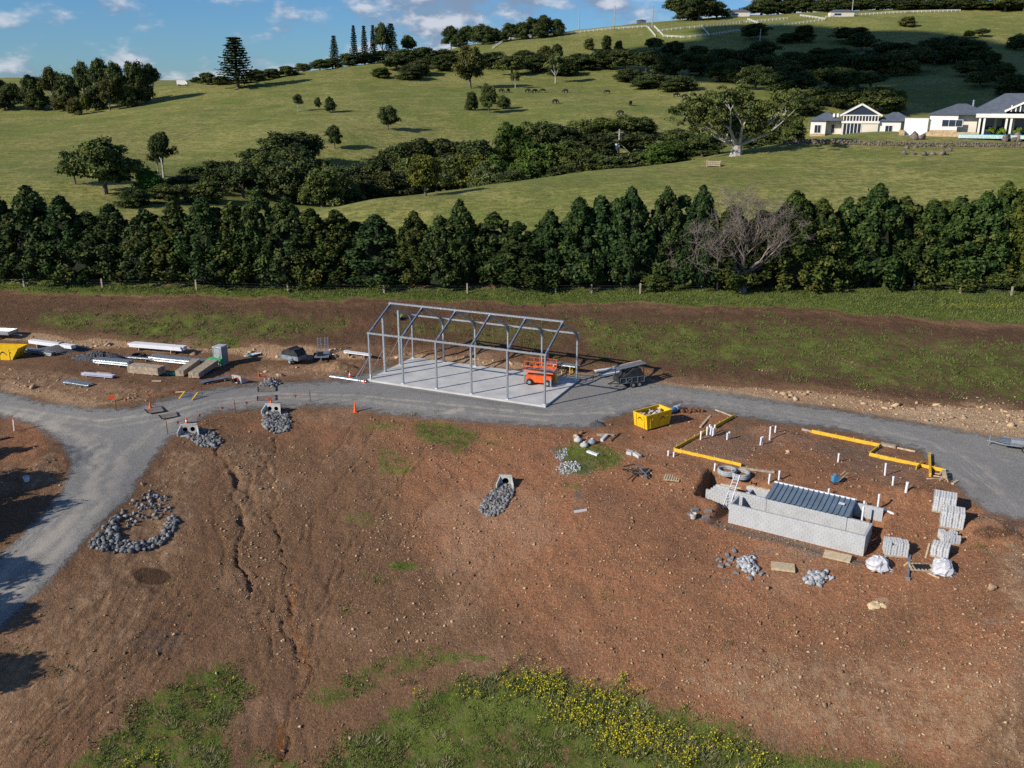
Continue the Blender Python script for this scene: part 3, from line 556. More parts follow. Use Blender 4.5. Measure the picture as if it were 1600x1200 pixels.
def broad_meshes(seed, style='round', m='leaf'):
    r = np.random.default_rng(seed); R, H = 5.0, 10.0
    if style == 'round':  k, z0, zs = 56, .46, .56
    elif style == 'wide': k, z0, zs = 60, .52, .46
    elif style == 'tall': k, z0, zs = 38, .64, .38
    else:                 k, z0, zs = 66, .36, .66
    d = r.normal(0, 1, (k, 3)); d /= np.linalg.norm(d, axis=1)[:, None]; d[:, 2] = np.where(d[:, 2] < -.55, -d[:, 2], d[:, 2]); rad = r.uniform(.55, .98, k)
    C = d * rad[:, None] * np.array((R * .80, R * .80, H * zs * .85)); C[:, 2] += H * z0
    C[:, :2] *= (1 + .12 * r.normal(0, 1, (k, 1)))
    cr = r.uniform(.75, 1.7, k) * (1.0 if style != 'wide' else .9)
    V, Fq, tone = clump_cloud(C, cr, 150, .26, .8, .6, .2, r, .6)
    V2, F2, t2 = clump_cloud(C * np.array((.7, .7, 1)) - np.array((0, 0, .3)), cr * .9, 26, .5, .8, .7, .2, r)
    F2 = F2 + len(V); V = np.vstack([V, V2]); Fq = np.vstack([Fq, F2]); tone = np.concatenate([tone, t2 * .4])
    V[:, 2] = np.maximum(V[:, 2], .15)
    tr = MB(); tr.tube([(0, 0, -.6), (.1, 0, H * .2), (0, .1, H * .42)], [.42, .3, .22], 7)
    for i in range(7):
        c = C[i * 5 % k]; tr.tube([(0, .05, H * (.2 + .03 * i)), (c[0] * .5, c[1] * .5, (c[2] + H * .3) * .55), tuple(c)], [.2, .12, .05], 5)
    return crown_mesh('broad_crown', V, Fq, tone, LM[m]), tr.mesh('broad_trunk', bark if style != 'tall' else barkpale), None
def norfolk_meshes(seed):
    r = np.random.default_rng(seed); H = 14.0; Vs, Ts = [], []; tr = MB().tube([(0, 0, -.5), (0, 0, 7), (0, 0, 13.6)], [.3, .2, .04], 7); Ps, Ns = [], []
    for i, z in enumerate(np.linspace(1.4, 13.4, 19)):
        L = 3.0 * (1 - z / 14.6) ** .75 * r.uniform(.85, 1.1) + .25
        for j in range(7):
            a = j * 2 * math.pi / 7 + i * .7 + r.uniform(-.2, .2); l = L * r.uniform(.8, 1.1)
            tr.tube([(0, 0, z), (math.cos(a) * l * .9, math.sin(a) * l * .9, z + .12 * l)], [.05, .02], 4)
            for s in np.linspace(.25, 1, 12):
                for q in range(3): Ps.append((math.cos(a) * l * s + r.normal(0, .16), math.sin(a) * l * s + r.normal(0, .16), z + .16 * l * s * s + r.normal(0, .1))); Ns.append((math.cos(a) * .3, math.sin(a) * .3, 1))
    V, Fq = quads(np.array(Ps), np.array(Ns), .3, .5, .3, r); t = np.repeat(r.uniform(0, .6, len(Ps)), 4)
    return crown_mesh('norfolk_crown', V, Fq, t, LM['conifer']), tr.mesh('norfolk_trunk', bark), None
VAR = {'conifer': [conifer_meshes(100 + i) for i in range(6)], 'norfolk': [norfolk_meshes(31), norfolk_meshes(32)],
       'round': [broad_meshes(200 + i, 'round') for i in range(4)], 'wide': [broad_meshes(220 + i, 'wide') for i in range(3)], 'tall': [broad_meshes(240 + i, 'tall') for i in range(3)], 'bush': [broad_meshes(260 + i, 'bush') for i in range(3)]}
NOM = {'conifer': (7.4, 14.0), 'norfolk': (6.0, 13.7)}
def tree(name, kind, x, y, w, h, label, group=None, tint=(1, 1, 1), rot=None, var=None, cat='tree', z=None):
    vs3 = VAR[kind]; cm, tm, core = vs3[random.randrange(len(vs3)) if var is None else var % len(vs3)]; nw, nh = NOM.get(kind, (10.4, 10.0))
    root = thing(name, label, cat, (x, y, (gz(x, y) if z is None else z)), random.uniform(0, 6.28) if rot is None else rot, group)
    root.scale = (w / nw, w / nw, h / nh)
    link('trunk', tm, root); c = link('crown', cm, root); j = random.uniform(.85, 1.15)
    c.color = (tint[0] * j, tint[1] * j, tint[2] * j, 1)
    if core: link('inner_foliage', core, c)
    return root
def tree_px(name, kind, px, top, wpx, label, base=None, dist=None, **k):   # a tree whose foot is seen (base row) or whose distance is given
    if dist is None:
        p = G(px, base); d = p.y * CP - (p.z - CZ) * SP; x, y, z = p
    else:
        r = ray(px, top); x, y = r[0] * dist, r[1] * dist; z = gz(x, y); d = dist
    zt = CZ + ray(px, top)[2] * d
    if zt - z < max(2.0, .16 * wpx / FPX * d): return None
    return tree(name, kind, x, y, wpx / FPX * d, zt - z, label, **k)

TW = {(1, 1, 1): 'mid-green', (.85, 1.0, .95): 'cool green', (1.15, 1.05, .8): 'yellow-tipped', (.9, .95, .85): 'dull green', (.75, .95, 1.0): 'bluish green'}
def cyp_label(px, top, tn, w):
    if 1100 < px < 1215: return 'dark cypress standing directly behind the leafless dead tree'
    s = TW[tn] + ' ' + ('broad' if w > 99 else 'narrow') + (' tall' if top < 300 else ' shorter')
    return s + (' cypress in the windbreak row right of the dead tree' if px > 1150 else ' cypress in the windbreak row behind the shed frame' if 540 < px else ' cypress in the windbreak row behind the stored materials')
KW = {'bush': 'low mounded', 'round': 'round-crowned', 'wide': 'flat-topped spreading', 'tall': 'bare-stemmed tall', 'norfolk': 'tiered narrow'}
def look(tn): return 'dark green' if sum(tn) < 2.75 else 'yellowish' if tn[0] > 1.5 else 'brown-tinged' if tn[0] > tn[1] * 1.15 else 'bright green' if tn[1] > tn[0] * 1.15 else 'olive green'
# the windbreak of cypresses behind the fence
CON = [(-150,300),(-95,292),(-45,300),(5,287),(62,282),(112,297),(185,310),(238,318),(283,304),(328,298),(372,308),(413,284),(455,300),(492,317),(530,319),(590,326),(650,321),(690,328),(721,303),(772,324),(808,338),(858,319),(903,298),(935,297),(982,283),(1036,283),(1090,281),(1135,312),(1185,320),(1232,288),(1272,300),(1312,299),(1356,278),(1400,299),(1442,303),(1482,297),(1522,289),(1552,273),(1592,270),(1640,285),(1700,280)] + [(148,322),(350,316),(560,338),(960,300),(1062,296),(1250,305),(1335,300),(1380,300),(1420,312),(1462,304),(1505,304),(1572,290),(1150,330),(1210,318)]
for i, (px, top) in enumerate(CON):
    base = np.interp(px, [-200, 0, 400, 800, 1200, 1600, 1750], [434, 437, 444, 447, 448, 444, 444]) - random.uniform(1, 9) - (5 if i > 40 else 0)
    tn = random.choice([(1, 1, 1), (.85, 1.0, .95), (1.15, 1.05, .8), (.9, .95, .85), (.75, .95, 1.0)])
    wp_ = random.uniform(74, 108); lb_c = cyp_label(px, top, tn, wp_)
    if px > 1210: tn = tuple(a * b for a, b in zip(tn, (1.2, 1.12, .9)))
    tree_px('cypress_tree', 'conifer', px, top + 3, wp_, lb_c, base=base, group='cypress windbreak behind the fence', tint=tn, var=i * 5 + i // 6)
for i, (px, base, top, w) in enumerate([(1020,452,424,60),(1060,450,420,50),(1000,452,432,40),(1445,448,418,70),(1500,452,425,75),(1560,450,420,80),(1600,452,415,70),(1480,444,405,60),(755,452,444,16),(640,450,440,26),(585,450,442,22),(1390,446,428,46)]):
    tree_px('scrub_bush', 'bush', px, top, w, 'low olive green scrub bush at the foot of the cypress windbreak', base=base, group='scrub along the fence', tint=(1.25, 1.25, .9), cat='bush')

# valley and paddock trees
OL = (1.3, 1.25, 1.0); GN = (1.15, 1.45, .75); DK = (.92, .94, .86); YL = (1.9, 1.6, .8); GR = (1.45, 1.4, 1.35); BR = (1.45, 1.15, .95)
PAD = [('leafy_tree','round',165,303,212,112,'broad olive green spreading tree in the paddock behind the windbreak, beside a slender tall tree',OL), ('slender_tree','tall',256,278,207,48,'slender dark tree with bare lower trunk beside broad spreading paddock tree',DK), ('slender_tree','tall',248,276,225,30,'short dark tree with bare trunk at the foot of the slender tall tree',DK),
 ('leafy_tree','round',118,288,232,46,'dark green round tree against the left flank of the broad spreading paddock tree',(.7,.9,.6)), ('leafy_bush','bush',235,303,262,52,'bright green rounded bush below the slender tall tree',(.9,1.5,.6)), ('leafy_bush','bush',214,272,246,24,'small pale green bush between the broad tree and slender tree',(1.2,1.4,.8)),
 ('leafy_tree','round',606,203,164,40,'lone dark round tree standing in the open hillside pasture',DK), ('leafy_tree','round',523,232,194,28,'small dark tree low in the pasture above the valley thicket',(.8,.8,.7)), ('leafy_tree','round',764,176,130,32,'conical olive tree standing beside a shorter dark bush in the hillside pasture',OL), ('leafy_bush','bush',737,172,141,26,'dark bush tucked beside the conical olive tree in the hillside pasture',DK), ('leafy_bush','bush',786,170,148,26,'low grey bush tucked behind the conical olive tree',GR),
 ('leafy_tree','tall',466,175,148,18,'tiny leaning dark tree, one of three on the pasture crest',DK), ('leafy_tree','round',497,172,151,13,'tiny compact dark tree, middle of three on the pasture crest',DK), ('leafy_bush','bush',516,176,150,20,'tiny spreading dark bush, one of three on the pasture crest',(.8,.85,.75)),
 ('gum_tree','round',735,138,70,62,'tall brown-tinged gum tree with pale trunk at the dark gully edge',BR), ('leafy_tree','tall',805,138,112,20,'small pale-trunked tree at the top edge of the pasture',GR), ('leafy_tree','tall',868,130,85,40,'thin grey-green tree with bare pale trunk at pasture top',GR),
 ('yellow_tree','round',665,306,236,62,'yellowish green rounded tree at the near edge of the valley thicket',YL)]
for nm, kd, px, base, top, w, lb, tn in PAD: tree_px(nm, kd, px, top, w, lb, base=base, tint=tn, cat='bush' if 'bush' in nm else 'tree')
VAL = [(300,266,40,225,'bush',DK),(330,262,60,232,'wide',DK),(360,258,60,238,'bush',OL),(400,232,60,232,'round',DK),(436,206,76,238,'round',(.75,.78,.68)),(470,202,60,245,'wide',DK),(490,236,50,225,'wide',GR),(425,255,80,220,'bush',YL),(505,262,70,215,'bush',GR),(540,255,60,225,'bush',DK),(565,270,66,210,'bush',(.8,.75,.7)),(590,242,60,235,'bush',DK),(620,222,64,238,'wide',DK),(655,212,70,246,'wide',(.8,.75,.7)),(700,210,84,250,'wide',(.75,.72,.7)),(740,214,74,246,'wide',DK),(610,262,70,212,'bush',(.8,.7,.65)),(640,240,64,222,'bush',OL),(700,240,70,224,'round',OL),(735,236,60,224,'round',YL),(770,240,60,226,'bush',GN),(760,250,56,216,'bush',GR),
 (800,190,52,255,'round',(.8,1.0,.5)),(835,186,60,268,'round',OL),(870,190,60,270,'wide',DK),(905,186,60,275,'round',OL),(945,182,50,282,'round',(1.1,1.1,.7)),(980,180,52,285,'round',OL),(1005,180,44,288,'bush',DK),(840,220,70,238,'round',(1.0,1.2,.6)),(880,216,70,242,'round',(1.1,1.15,.7)),(910,230,60,230,'wide',OL),(940,205,80,255,'wide',(.75,.72,.7)),(985,200,90,262,'wide',(.8,.75,.72)),(1000,235,70,236,'bush',GR),(1030,222,56,232,'bush',GN),(1055,216,60,236,'bush',(.8,.9,.6)),(950,240,60,228,'bush',DK),(880,256,56,218,'bush',DK),(820,250,60,222,'bush',GN),(800,262,50,210,'bush',DK),(540,280,50,200,'bush',GR),(480,275,60,200,'bush',DK),(1060,200,60,262,'round',DK),(1100,205,60,255,'bush',DK),(1160,195,60,268,'wide',DK),(1215,180,50,270,'round',DK),(1240,178,40,265,'bush',OL),(1190,200,60,255,'bush',DK),(900,270,36,214,'bush',GR),(1000,262,40,222,'bush',(.8,.95,.6)),(1030,248,40,222,'bush',GN)] + [(205,292,50,178,'bush',DK),(262,286,56,182,'round',OL),(290,272,60,195,'round',DK),(318,280,56,185,'bush',OL),(345,248,60,205,'round',(.8,.85,.7)),(375,252,60,195,'round',DK),(405,238,64,205,'bush',OL),(440,250,64,195,'round',GR),(470,244,60,202,'bush',DK),(500,256,62,190,'bush',OL),(525,256,62,200,'bush',GR),(415,236,60,215,'round',OL),(455,226,60,222,'round',DK),(395,246,50,212,'bush',DK),(350,250,50,216,'bush',OL),(300,258,50,210,'bush',DK)]
for i, (px, top, w, d, kd, tn) in enumerate(VAL): tree_px('valley_tree', kd, px, top, w * 1.3, f'{look(tn)} {KW[kd]} tree in the valley thicket, ' + ('by the power pole' if px > 860 else 'above the bare pasture tongue' if px > 560 else 'behind the slender paddock trees'), dist=d, group='trees of the valley thicket', tint=tn)
# far hill trees
def many(lst, name, label, group):
    for px, base, top, w, kd, tn in lst:
        if name == 'hedge_tree': w *= 1.5
        tree_px(name, kd, px, top, w, f'{look(tn)} {KW[kd]} {label}', base=base, group=group, tint=tn)
many([(20,172,128,44,'round',DK),(55,172,116,40,'round',DK),(85,172,108,40,'tall',BR),(110,172,112,46,'round',GR),(135,170,100,36,'tall',DK),(160,170,92,40,'tall',DK),(185,168,96,44,'round',DK),(215,164,92,44,'round',DK),(240,158,100,34,'tall',DK),(150,172,130,46,'bush',DK),(60,172,140,46,'bush',DK),(200,168,130,40,'bush',DK),(8,172,142,40,'bush',DK),(100,173,140,40,'bush',BR),(0,170,120,40,'round',DK),(172,172,118,36,'round',BR),(228,162,122,32,'bush',DK)],
     'grove_tree', 'tree of the grove on the ridge across the pasture', 'grove on the ridge')
tree_px('scrub_bush', 'bush', 118, 150, 30, 'brown bare-looking bush in front of the ridge grove', base=180, tint=BR, cat='bush'); tree_px('scrub_bush', 'bush', 135, 145, 16, 'small yellow-green bush in front of the ridge grove', base=175, tint=YL, cat='bush')
tree_px('norfolk_pine', 'norfolk', 372, 60, 66, 'large tiered pine standing alone on the pasture crest', base=138, tint=(.8,.8,.75), var=0)
many([(523,92,57,20,'norfolk',DK),(554,86,41,16,'norfolk',DK),(570,85,42,16,'norfolk',DK),(584,84,41,16,'norfolk',DK),(612,82,38,28,'norfolk',DK)], 'norfolk_pine', 'pine in the row on the ridge line', 'ridge pines')
many([(598,84,40,22,'tall',DK),(640,82,56,20,'tall',DK),(545,96,82,26,'bush',DK),(570,98,80,30,'bush',DK),(600,96,78,36,'bush',DK),(630,98,76,36,'bush',DK),(660,98,72,40,'bush',DK),(690,102,76,40,'bush',DK),(620,110,84,36,'round',DK),(655,118,92,30,'bush',DK),(595,122,104,26,'bush',OL),(640,124,100,36,'bush',DK),(690,110,84,30,'bush',DK),(500,108,92,24,'bush',OL),(475,112,98,24,'bush',OL),(450,118,102,26,'bush',OL),(425,122,106,26,'bush',OL),(400,126,108,24,'bush',OL),(325,132,112,24,'bush',GR),(345,132,118,24,'bush',OL),(308,130,120,16,'bush',DK),(520,106,90,26,'bush',DK)],
     'hedge_tree', 'tree in the hedge line along the ridge crest', 'hedge along the ridge')
many([(705,74,40,34,'round',DK),(730,72,40,36,'round',DK),(755,70,37,44,'bush',DK),(772,67,42,34,'bush',DK),(798,64,36,34,'round',DK),(815,62,33,30,'bush',DK),(832,60,27,30,'round',DK),(850,58,23,30,'round',DK),(868,56,28,34,'bush',DK),(718,74,52,34,'bush',DK),(842,60,36,34,'bush',DK),(878,52,38,12,'bush',DK),(785,66,48,24,'bush',DK)], 'skyline_tree', 'tree in the clump on the crest beside the white fence', 'skyline clump')
many([(1062,30,-8,60,'wide',DK),(1092,32,-10,64,'round',DK),(1120,28,2,44,'bush',DK),(1075,32,6,60,'bush',DK),(1200,14,-20,50,'round',DK),(1235,16,-20,40,'round',DK),(1262,14,-14,30,'tall',DK),(1290,14,-14,40,'tall',DK),(1330,12,-16,50,'round',DK),(1370,12,-14,50,'round',DK),(1420,12,-14,60,'round',DK),(1470,10,-14,60,'round',DK),(1520,14,-16,60,'round',OL),(1570,18,-12,60,'round',OL),(1600,18,-16,50,'round',DK),(1310,14,0,40,'bush',BR)] + [(x, 15, 0, 60, 'bush', DK) for x in range(1190, 1620, 26)], 'crest_tree', 'tree in the wood along the top of the far hill', 'wood on the hill top')
GUL = []
rr = random.Random(5)
for px, base, w, h in [(800,118,40,30),(840,112,40,26),(880,118,40,26),(770,106,40,24),(820,100,30,20),(715,104,40,24),(850,96,20,24),(905,110,40,26),(940,108,40,30),(975,110,44,32),(1010,116,44,36),(1045,118,44,32),(1075,122,44,36),(1020,138,50,22),(1060,142,50,24),(985,128,40,20),(1100,118,46,34),(1130,112,46,34),(1125,128,44,30),(1150,130,40,36),(1180,140,44,36),(1210,150,44,36),(1165,104,36,26),(1190,96,40,30),(1200,118,40,32),(1230,125,40,30),(1250,148,40,34),(1240,106,40,24),(1270,118,44,30),(1300,120,50,34),(1280,140,50,34),(1320,140,50,34),(1340,118,50,34),(1370,120,50,36),(1400,118,50,38),(1360,140,44,26),(1430,112,50,36),(1460,100,50,38),(1490,98,50,40),(1520,100,44,36),(1540,112,36,30),(1510,120,40,24),(1530,136,40,24),(1385,98,50,30),(1410,95,40,26),(1180,62,34,24),(1228,68,22,16),(1254,66,30,26),(1330,66,50,22),(1345,80,40,26),(1290,165,50,30),(1330,172,50,36),(1370,178,50,40),(1260,180,40,26),(1395,176,36,34),(1560,130,40,30),(1580,150,40,34),(1600,150,40,36),(1417,42,22,16),(1514,60,14,12),(1535,58,18,13),(1590,78,26,24),(1310,100,40,24),(1280,96,30,20),(920,78,14,18),(948,80,14,24),(966,84,12,20),(1022,82,24,22),(1052,90,30,24),(1090,96,30,24),(870,90,16,20)]:
    GUL.append((px, base, base - h * 1.1, w * 1.5, rr.choice(['bush', 'bush', 'round', 'wide']), rr.choice([DK, DK, OL, (.8, .85, .7), BR])))
many(GUL, 'gully_tree', 'tree in the gully scrub below the white fences', 'scrub of the hill gullies')

# old fig: short thick trunk, pale spreading limbs, wide flat crown
def limb(mb, p, d, L, r, depth, rr, ends, spread=.6, up=.15, segs=3, minr=.02, nb=(2, 3)):
    pts = [Vector(p)]; rs = [r]; v = Vector(d).normalized()
    for i in range(segs):
        v = (v + Vector((rr.uniform(-1, 1), rr.uniform(-1, 1), rr.uniform(-.5, .8))) * .22 + Vector((0, 0, up * .2))).normalized(); pts.append(pts[-1] + v * L / segs); rs.append(max(r * (1 - .42 * (i + 1) / segs), minr))
    mb.tube(pts, rs, 6 if r > .08 else (4 if r > .03 else 3), cap=False)
    if depth == 0: ends.append(pts[-1]); return
    for k in range(rr.randint(*nb)):
        o = (v + Vector((rr.uniform(-1, 1), rr.uniform(-1, 1), rr.uniform(-.6, .9))) * spread).normalized()
        limb(mb, pts[-1] if k else pts[-1], o, L * rr.uniform(.6, .85), rs[-1] * .72, depth - 1, rr, ends, spread, up, segs, minr, nb)
    if depth > 1: limb(mb, pts[1], (v + Vector((rr.uniform(-1, 1), rr.uniform(-1, 1), rr.uniform(-.3, .8)))).normalized(), L * .6, rs[1] * .55, depth - 2, rr, ends, spread, up, segs, minr, nb)
fp = G(1150, 243); fd = fp.y; sc = fd / FPX
fig = thing('fig_tree', 'huge old fig with short thick trunk, pale limbs and wide crown on the paddock edge', 'tree', fp)
tb = MB(); ends = []; rr = random.Random(11)
tb.tube([(0, 0, -.5), (0, 0, .4), (.1, 0, 1.8), (0, 0, 3.0)], [1.75, 1.35, 1.15, 1.2], 10)
for a, e, L in [(180, 10, 7.0), (150, 42, 6.2), (100, 60, 5.5), (60, 40, 6.0), (20, 28, 7.0), (-15, 20, 7), (-70, 35, 5), (-130, 30, 5.5), (125, 22, 6)]:
    d = Vector((math.cos(R_(a)) * math.cos(R_(e)), math.sin(R_(a)) * math.cos(R_(e)), math.sin(R_(e)))); limb(tb, (d.x * .5, d.y * .5, 2.4), d, L, .55, 2, rr, ends, .55, .25)
tb.build('trunk', barkpale, fig)
C = np.array([(e.x, e.y, e.z) for e in ends]); C = C[np.abs(C[:, 0]) < 17]; C = np.vstack([C, C * np.array((.85, .85, .98)) + np.array((0, 0, .9)), C + rng.normal(0, 1.3, C.shape), C * np.array((1.04, 1.04, .95)) + rng.normal(0, 1.2, C.shape), C * np.array((.6, .6, .9)) + rng.normal(0, 1.2, C.shape), C * np.array((.9, .9, .8)) + rng.normal(0, 1.6, C.shape), C * np.array((1.0, 1.0, .7)) + rng.normal(0, 1.2, C.shape)])
C = C[C[:, 2] > 3.6]
r2 = np.random.default_rng(3); V, Fq, tn = clump_cloud(C, r2.uniform(.8, 1.8, len(C)), 60, .28, .6, .6, .2, r2, .4)
fc = link('crown', crown_mesh('fig_crown', V, Fq, tn, LM['leaf']), fig); fc.color = (1.25, 1.2, .95, 1)
# bare dead tree in front of the windbreak
dp = G(1160, 456); dead = thing('dead_tree', 'leafless grey-brown dead tree with tangled twigs in front of the cypress windbreak', 'tree', dp)
db = MB(); ends = []; rr = random.Random(4)
db.tube([(0, 0, -.4), (.05, 0, 1.2), (0, .1, 3.0)], [.62, .5, .46], 9)
for a, e, L in [(95, 75, 4.2), (20, 55, 4.0), (160, 50, 4.2), (200, 30, 4.4), (-20, 35, 4.2), (-70, 40, 3.4), (250, 45, 3.6), (60, 62, 4.2), (125, 65, 4.4), (10, 12, 4.6), (180, 14, 4.4)]:
    d = Vector((math.cos(R_(a)) * math.cos(R_(e)), math.sin(R_(a)) * math.cos(R_(e)) * .8, math.sin(R_(e)))); limb(db, (d.x * .25, d.y * .25, 2.0 + 1.0 * math.sin(R_(e))), d, L * .84, .26, 4, rr, ends, .75, .1, 3, .013, (2, 3))
db.build('trunk', deadwood, dead)
tw = MB()
for e in ends:
    for k in range(6):
        v = Vector((rr.uniform(-1, 1), rr.uniform(-1, 1), rr.uniform(-.5, 1))).normalized() * rr.uniform(.5, 1.4); tw.tube([e, e + v * .5 + Vector((0, 0, .05)), e + v], [.016, .012, .008], 3, cap=False)
tag(tw.build('twigs', mat('twig_grey', (.15, .125, .105), .95, 0, .3, 1.0), dead), kind='stuff')
# ------------------------------------------------------------------ building-site things
galv = NT('galvanised_steel'); _f = galv.noise(5, 4, .6); galv.bump(_f, .12, .01); galv = galv.done(galv.mix(galv.ramp(_f, .3, .7), (.40, .43, .46), (.58, .61, .64)), .42, .85)
galvd = mat('weathered_steel', (.26, .30, .34), .5, .6, .25, 2.0)
conc = mat('concrete', (.49, .485, .465), .9, 0, .16, .5, .2, dirt=(.40, .38, .34)); concl = mat('precast_concrete', (.46, .45, .42), .9, 0, .2, 3.0, .3, dirt=(.28, .24, .19))
blockm = mat('grey_blockwork', (.42, .425, .425), .92, 0, .07, 1.2, .1, dirt=(.36, .355, .34)); mortar = mat('mortar_joint', (.36, .36, .355), .95, 0, .1, 3.0); blackm = mat('black_plastic', (.018, .018, .02), .55, 0, .3, 3.0); shadowm = mat('dark_opening', (.012, .012, .012), .95, 0, .2, 2)
pvc = mat('white_pvc', (.74, .74, .77), .4, 0, .06, 3.0); white = mat('white_coated_steel', (.72, .73, .75), .4, 0, .08, 2.0, dirt=(.50, .47, .43)); lilac = mat('pale_lilac_wrap', (.62, .60, .72), .4, 0, .1, 2.0)
orange = mat('orange_paint', (.68, .105, .022), .5, 0, .18, 2.5, dirt=(.40, .09, .04)); oran2 = mat('orange_plastic', (.85, .13, .03), .5, 0, .1, 4.0); yel = mat('yellow_paint', (.74, .46, .012), .5, 0, .1, 1.5, dirt=(.42, .26, .03)); yform = mat('yellow_formply', (.68, .41, .03), .7, 0, .16, 2.0, dirt=(.40, .24, .06))
wood = mat('weathered_timber', (.36, .29, .21), .9, 0, .3, 3.0, .3, dirt=(.18, .14, .10)); woodl = mat('pale_pine_board', (.52, .41, .26), .85, 0, .2, 3.0, dirt=(.30, .21, .13)); woodd = mat('dark_wet_timber', (.09, .06, .045), .9, 0, .3, 3.0)
rubber = mat('rubber', (.022, .022, .022), .85, 0, .3, 4.0, dirt=(.09, .065, .045)); gband = mat('grey_plastic', (.25, .27, .28), .5, 0, .12, 2.0); rust = mat('rusty_iron', (.16, .07, .035), .85, .2, .4, 5.0)
wrap = mat('clear_plastic_wrap', (.52, .52, .54), .28, 0, .12, 4.0, .5); blue = mat('blue_plastic', (.06, .26, .46), .5, 0, .3, 2.0); teal = mat('teal_mesh', (.04, .28, .21), .7, 0, .3, 3.0); cloth = mat('black_tarpaulin', (.03, .032, .034), .6, 0, .4, 1.5, .6); hidark = mat('blue_grey_roof', (.15, .20, .25), .38, .25, .15, 1.0)
stonem = NT('crushed_basalt'); _o = stonem.attr('tone'); stonem = stonem.done(stonem.mix(_o, (.05, .051, .054), (.31, .305, .295)), .9)
tanstone = NT('pale_earth_stone'); _o = tanstone.attr('tone'); tanstone = tanstone.done(tanstone.mix(_o, (.17, .095, .052), (.52, .37, .225)), .9)
rubm = NT('broken_block'); _o = rubm.attr('tone'); rubm = rubm.done(rubm.mix(_o, (.20, .205, .21), (.55, .56, .58)), .9)

def seg(p, q):
    a, b = G(*p), G(*q); d = b - a; return a, math.atan2(d.y, d.x), math.hypot(d.x, d.y), (a + b) / 2
def rocks_np(P, size, seed, flat=.75):             # many stones as one mesh; P (n,3), size (n,)
    r = np.random.default_rng(seed); k = len(P); t = (1 + 5 ** .5) / 2
    B = np.array([(-1, t, 0), (1, t, 0), (-1, -t, 0), (1, -t, 0), (0, -1, t), (0, 1, t), (0, -1, -t), (0, 1, -t), (t, 0, -1), (t, 0, 1), (-t, 0, -1), (-t, 0, 1)]) / 1.9
    Fb = np.array([(0, 11, 5), (0, 5, 1), (0, 1, 7), (0, 7, 10), (0, 10, 11), (1, 5, 9), (5, 11, 4), (11, 10, 2), (10, 7, 6), (7, 1, 8), (3, 9, 4), (3, 4, 2), (3, 2, 6), (3, 6, 8), (3, 8, 9), (4, 9, 5), (2, 4, 11), (6, 2, 10), (8, 6, 7), (9, 8, 1)])
    V = B[None] * (1 + .13 * r.normal(0, 1, (k, 12, 1))) + .30 * r.normal(0, 1, (k, 12, 3)) * .6; V = V * (size[:, None] * r.uniform(.6, 1.25, (k, 3)))[:, None, :]
    a = r.uniform(0, 6.28, k); b = r.uniform(-.7, .7, k); ca, sa_, cb, sb_ = np.cos(a)[:, None], np.sin(a)[:, None], np.cos(b)[:, None], np.sin(b)[:, None]
    x, y, z = V[:, :, 0], V[:, :, 1], V[:, :, 2] * flat; y, z = y * cb - z * sb_, y * sb_ + z * cb; x, y = x * ca - y * sa_, x * sa_ + y * ca
    V = np.stack([x, y, z], -1) + P[:, None]
    return V.reshape(-1, 3), (Fb[None] + 12 * np.arange(k)[:, None, None]).reshape(-1, 3), np.repeat(np.clip(r.normal(.45, .27, k), 0, 1), 12)
def in_poly_px(poly, n, seed):                     # random ground points inside an outline given in pixels
    r = np.random.default_rng(seed); W = [G(*p) for p in poly]; W2 = [(p.x, p.y) for p in W]; xs = [p[0] for p in W2]; ys = [p[1] for p in W2]; out = []
    X = r.uniform(min(xs), max(xs), n * 8); Y = r.uniform(min(ys), max(ys), n * 8); ok = poly_sd(X, Y, W2) > 0
    X, Y = X[ok][:n], Y[ok][:n]; return np.stack([X, Y, hz(X, Y)], 1), W2
def riprap(name, poly, n, s0, s1, label, cat, m, seed, lift=.0, mound=0, group=None):
    P, W2 = in_poly_px(poly, n, seed); r = np.random.default_rng(seed + 1); sz = r.uniform(s0, s1, len(P)) ** 1.0
    c = P.mean(0); P = P - c
    if mound:
        sd_ = poly_sd(P[:, 0] + c[0], P[:, 1] + c[1], W2); P[:, 2] += mound * np.clip(sd_ / max(sd_.max(), .01), 0, 1) * r.uniform(.3, 1, len(P))
    P[:, 2] += sz * .3 + lift
    V, Fc, tn = rocks_np(P, sz, seed); me = mesh_np(name, V, Fc, m); fattr(me, 'tone', tn)
    root = thing(name, label, cat, tuple(c), 0, group); o = link('stones', me, root); tag(o, kind='stuff'); return root

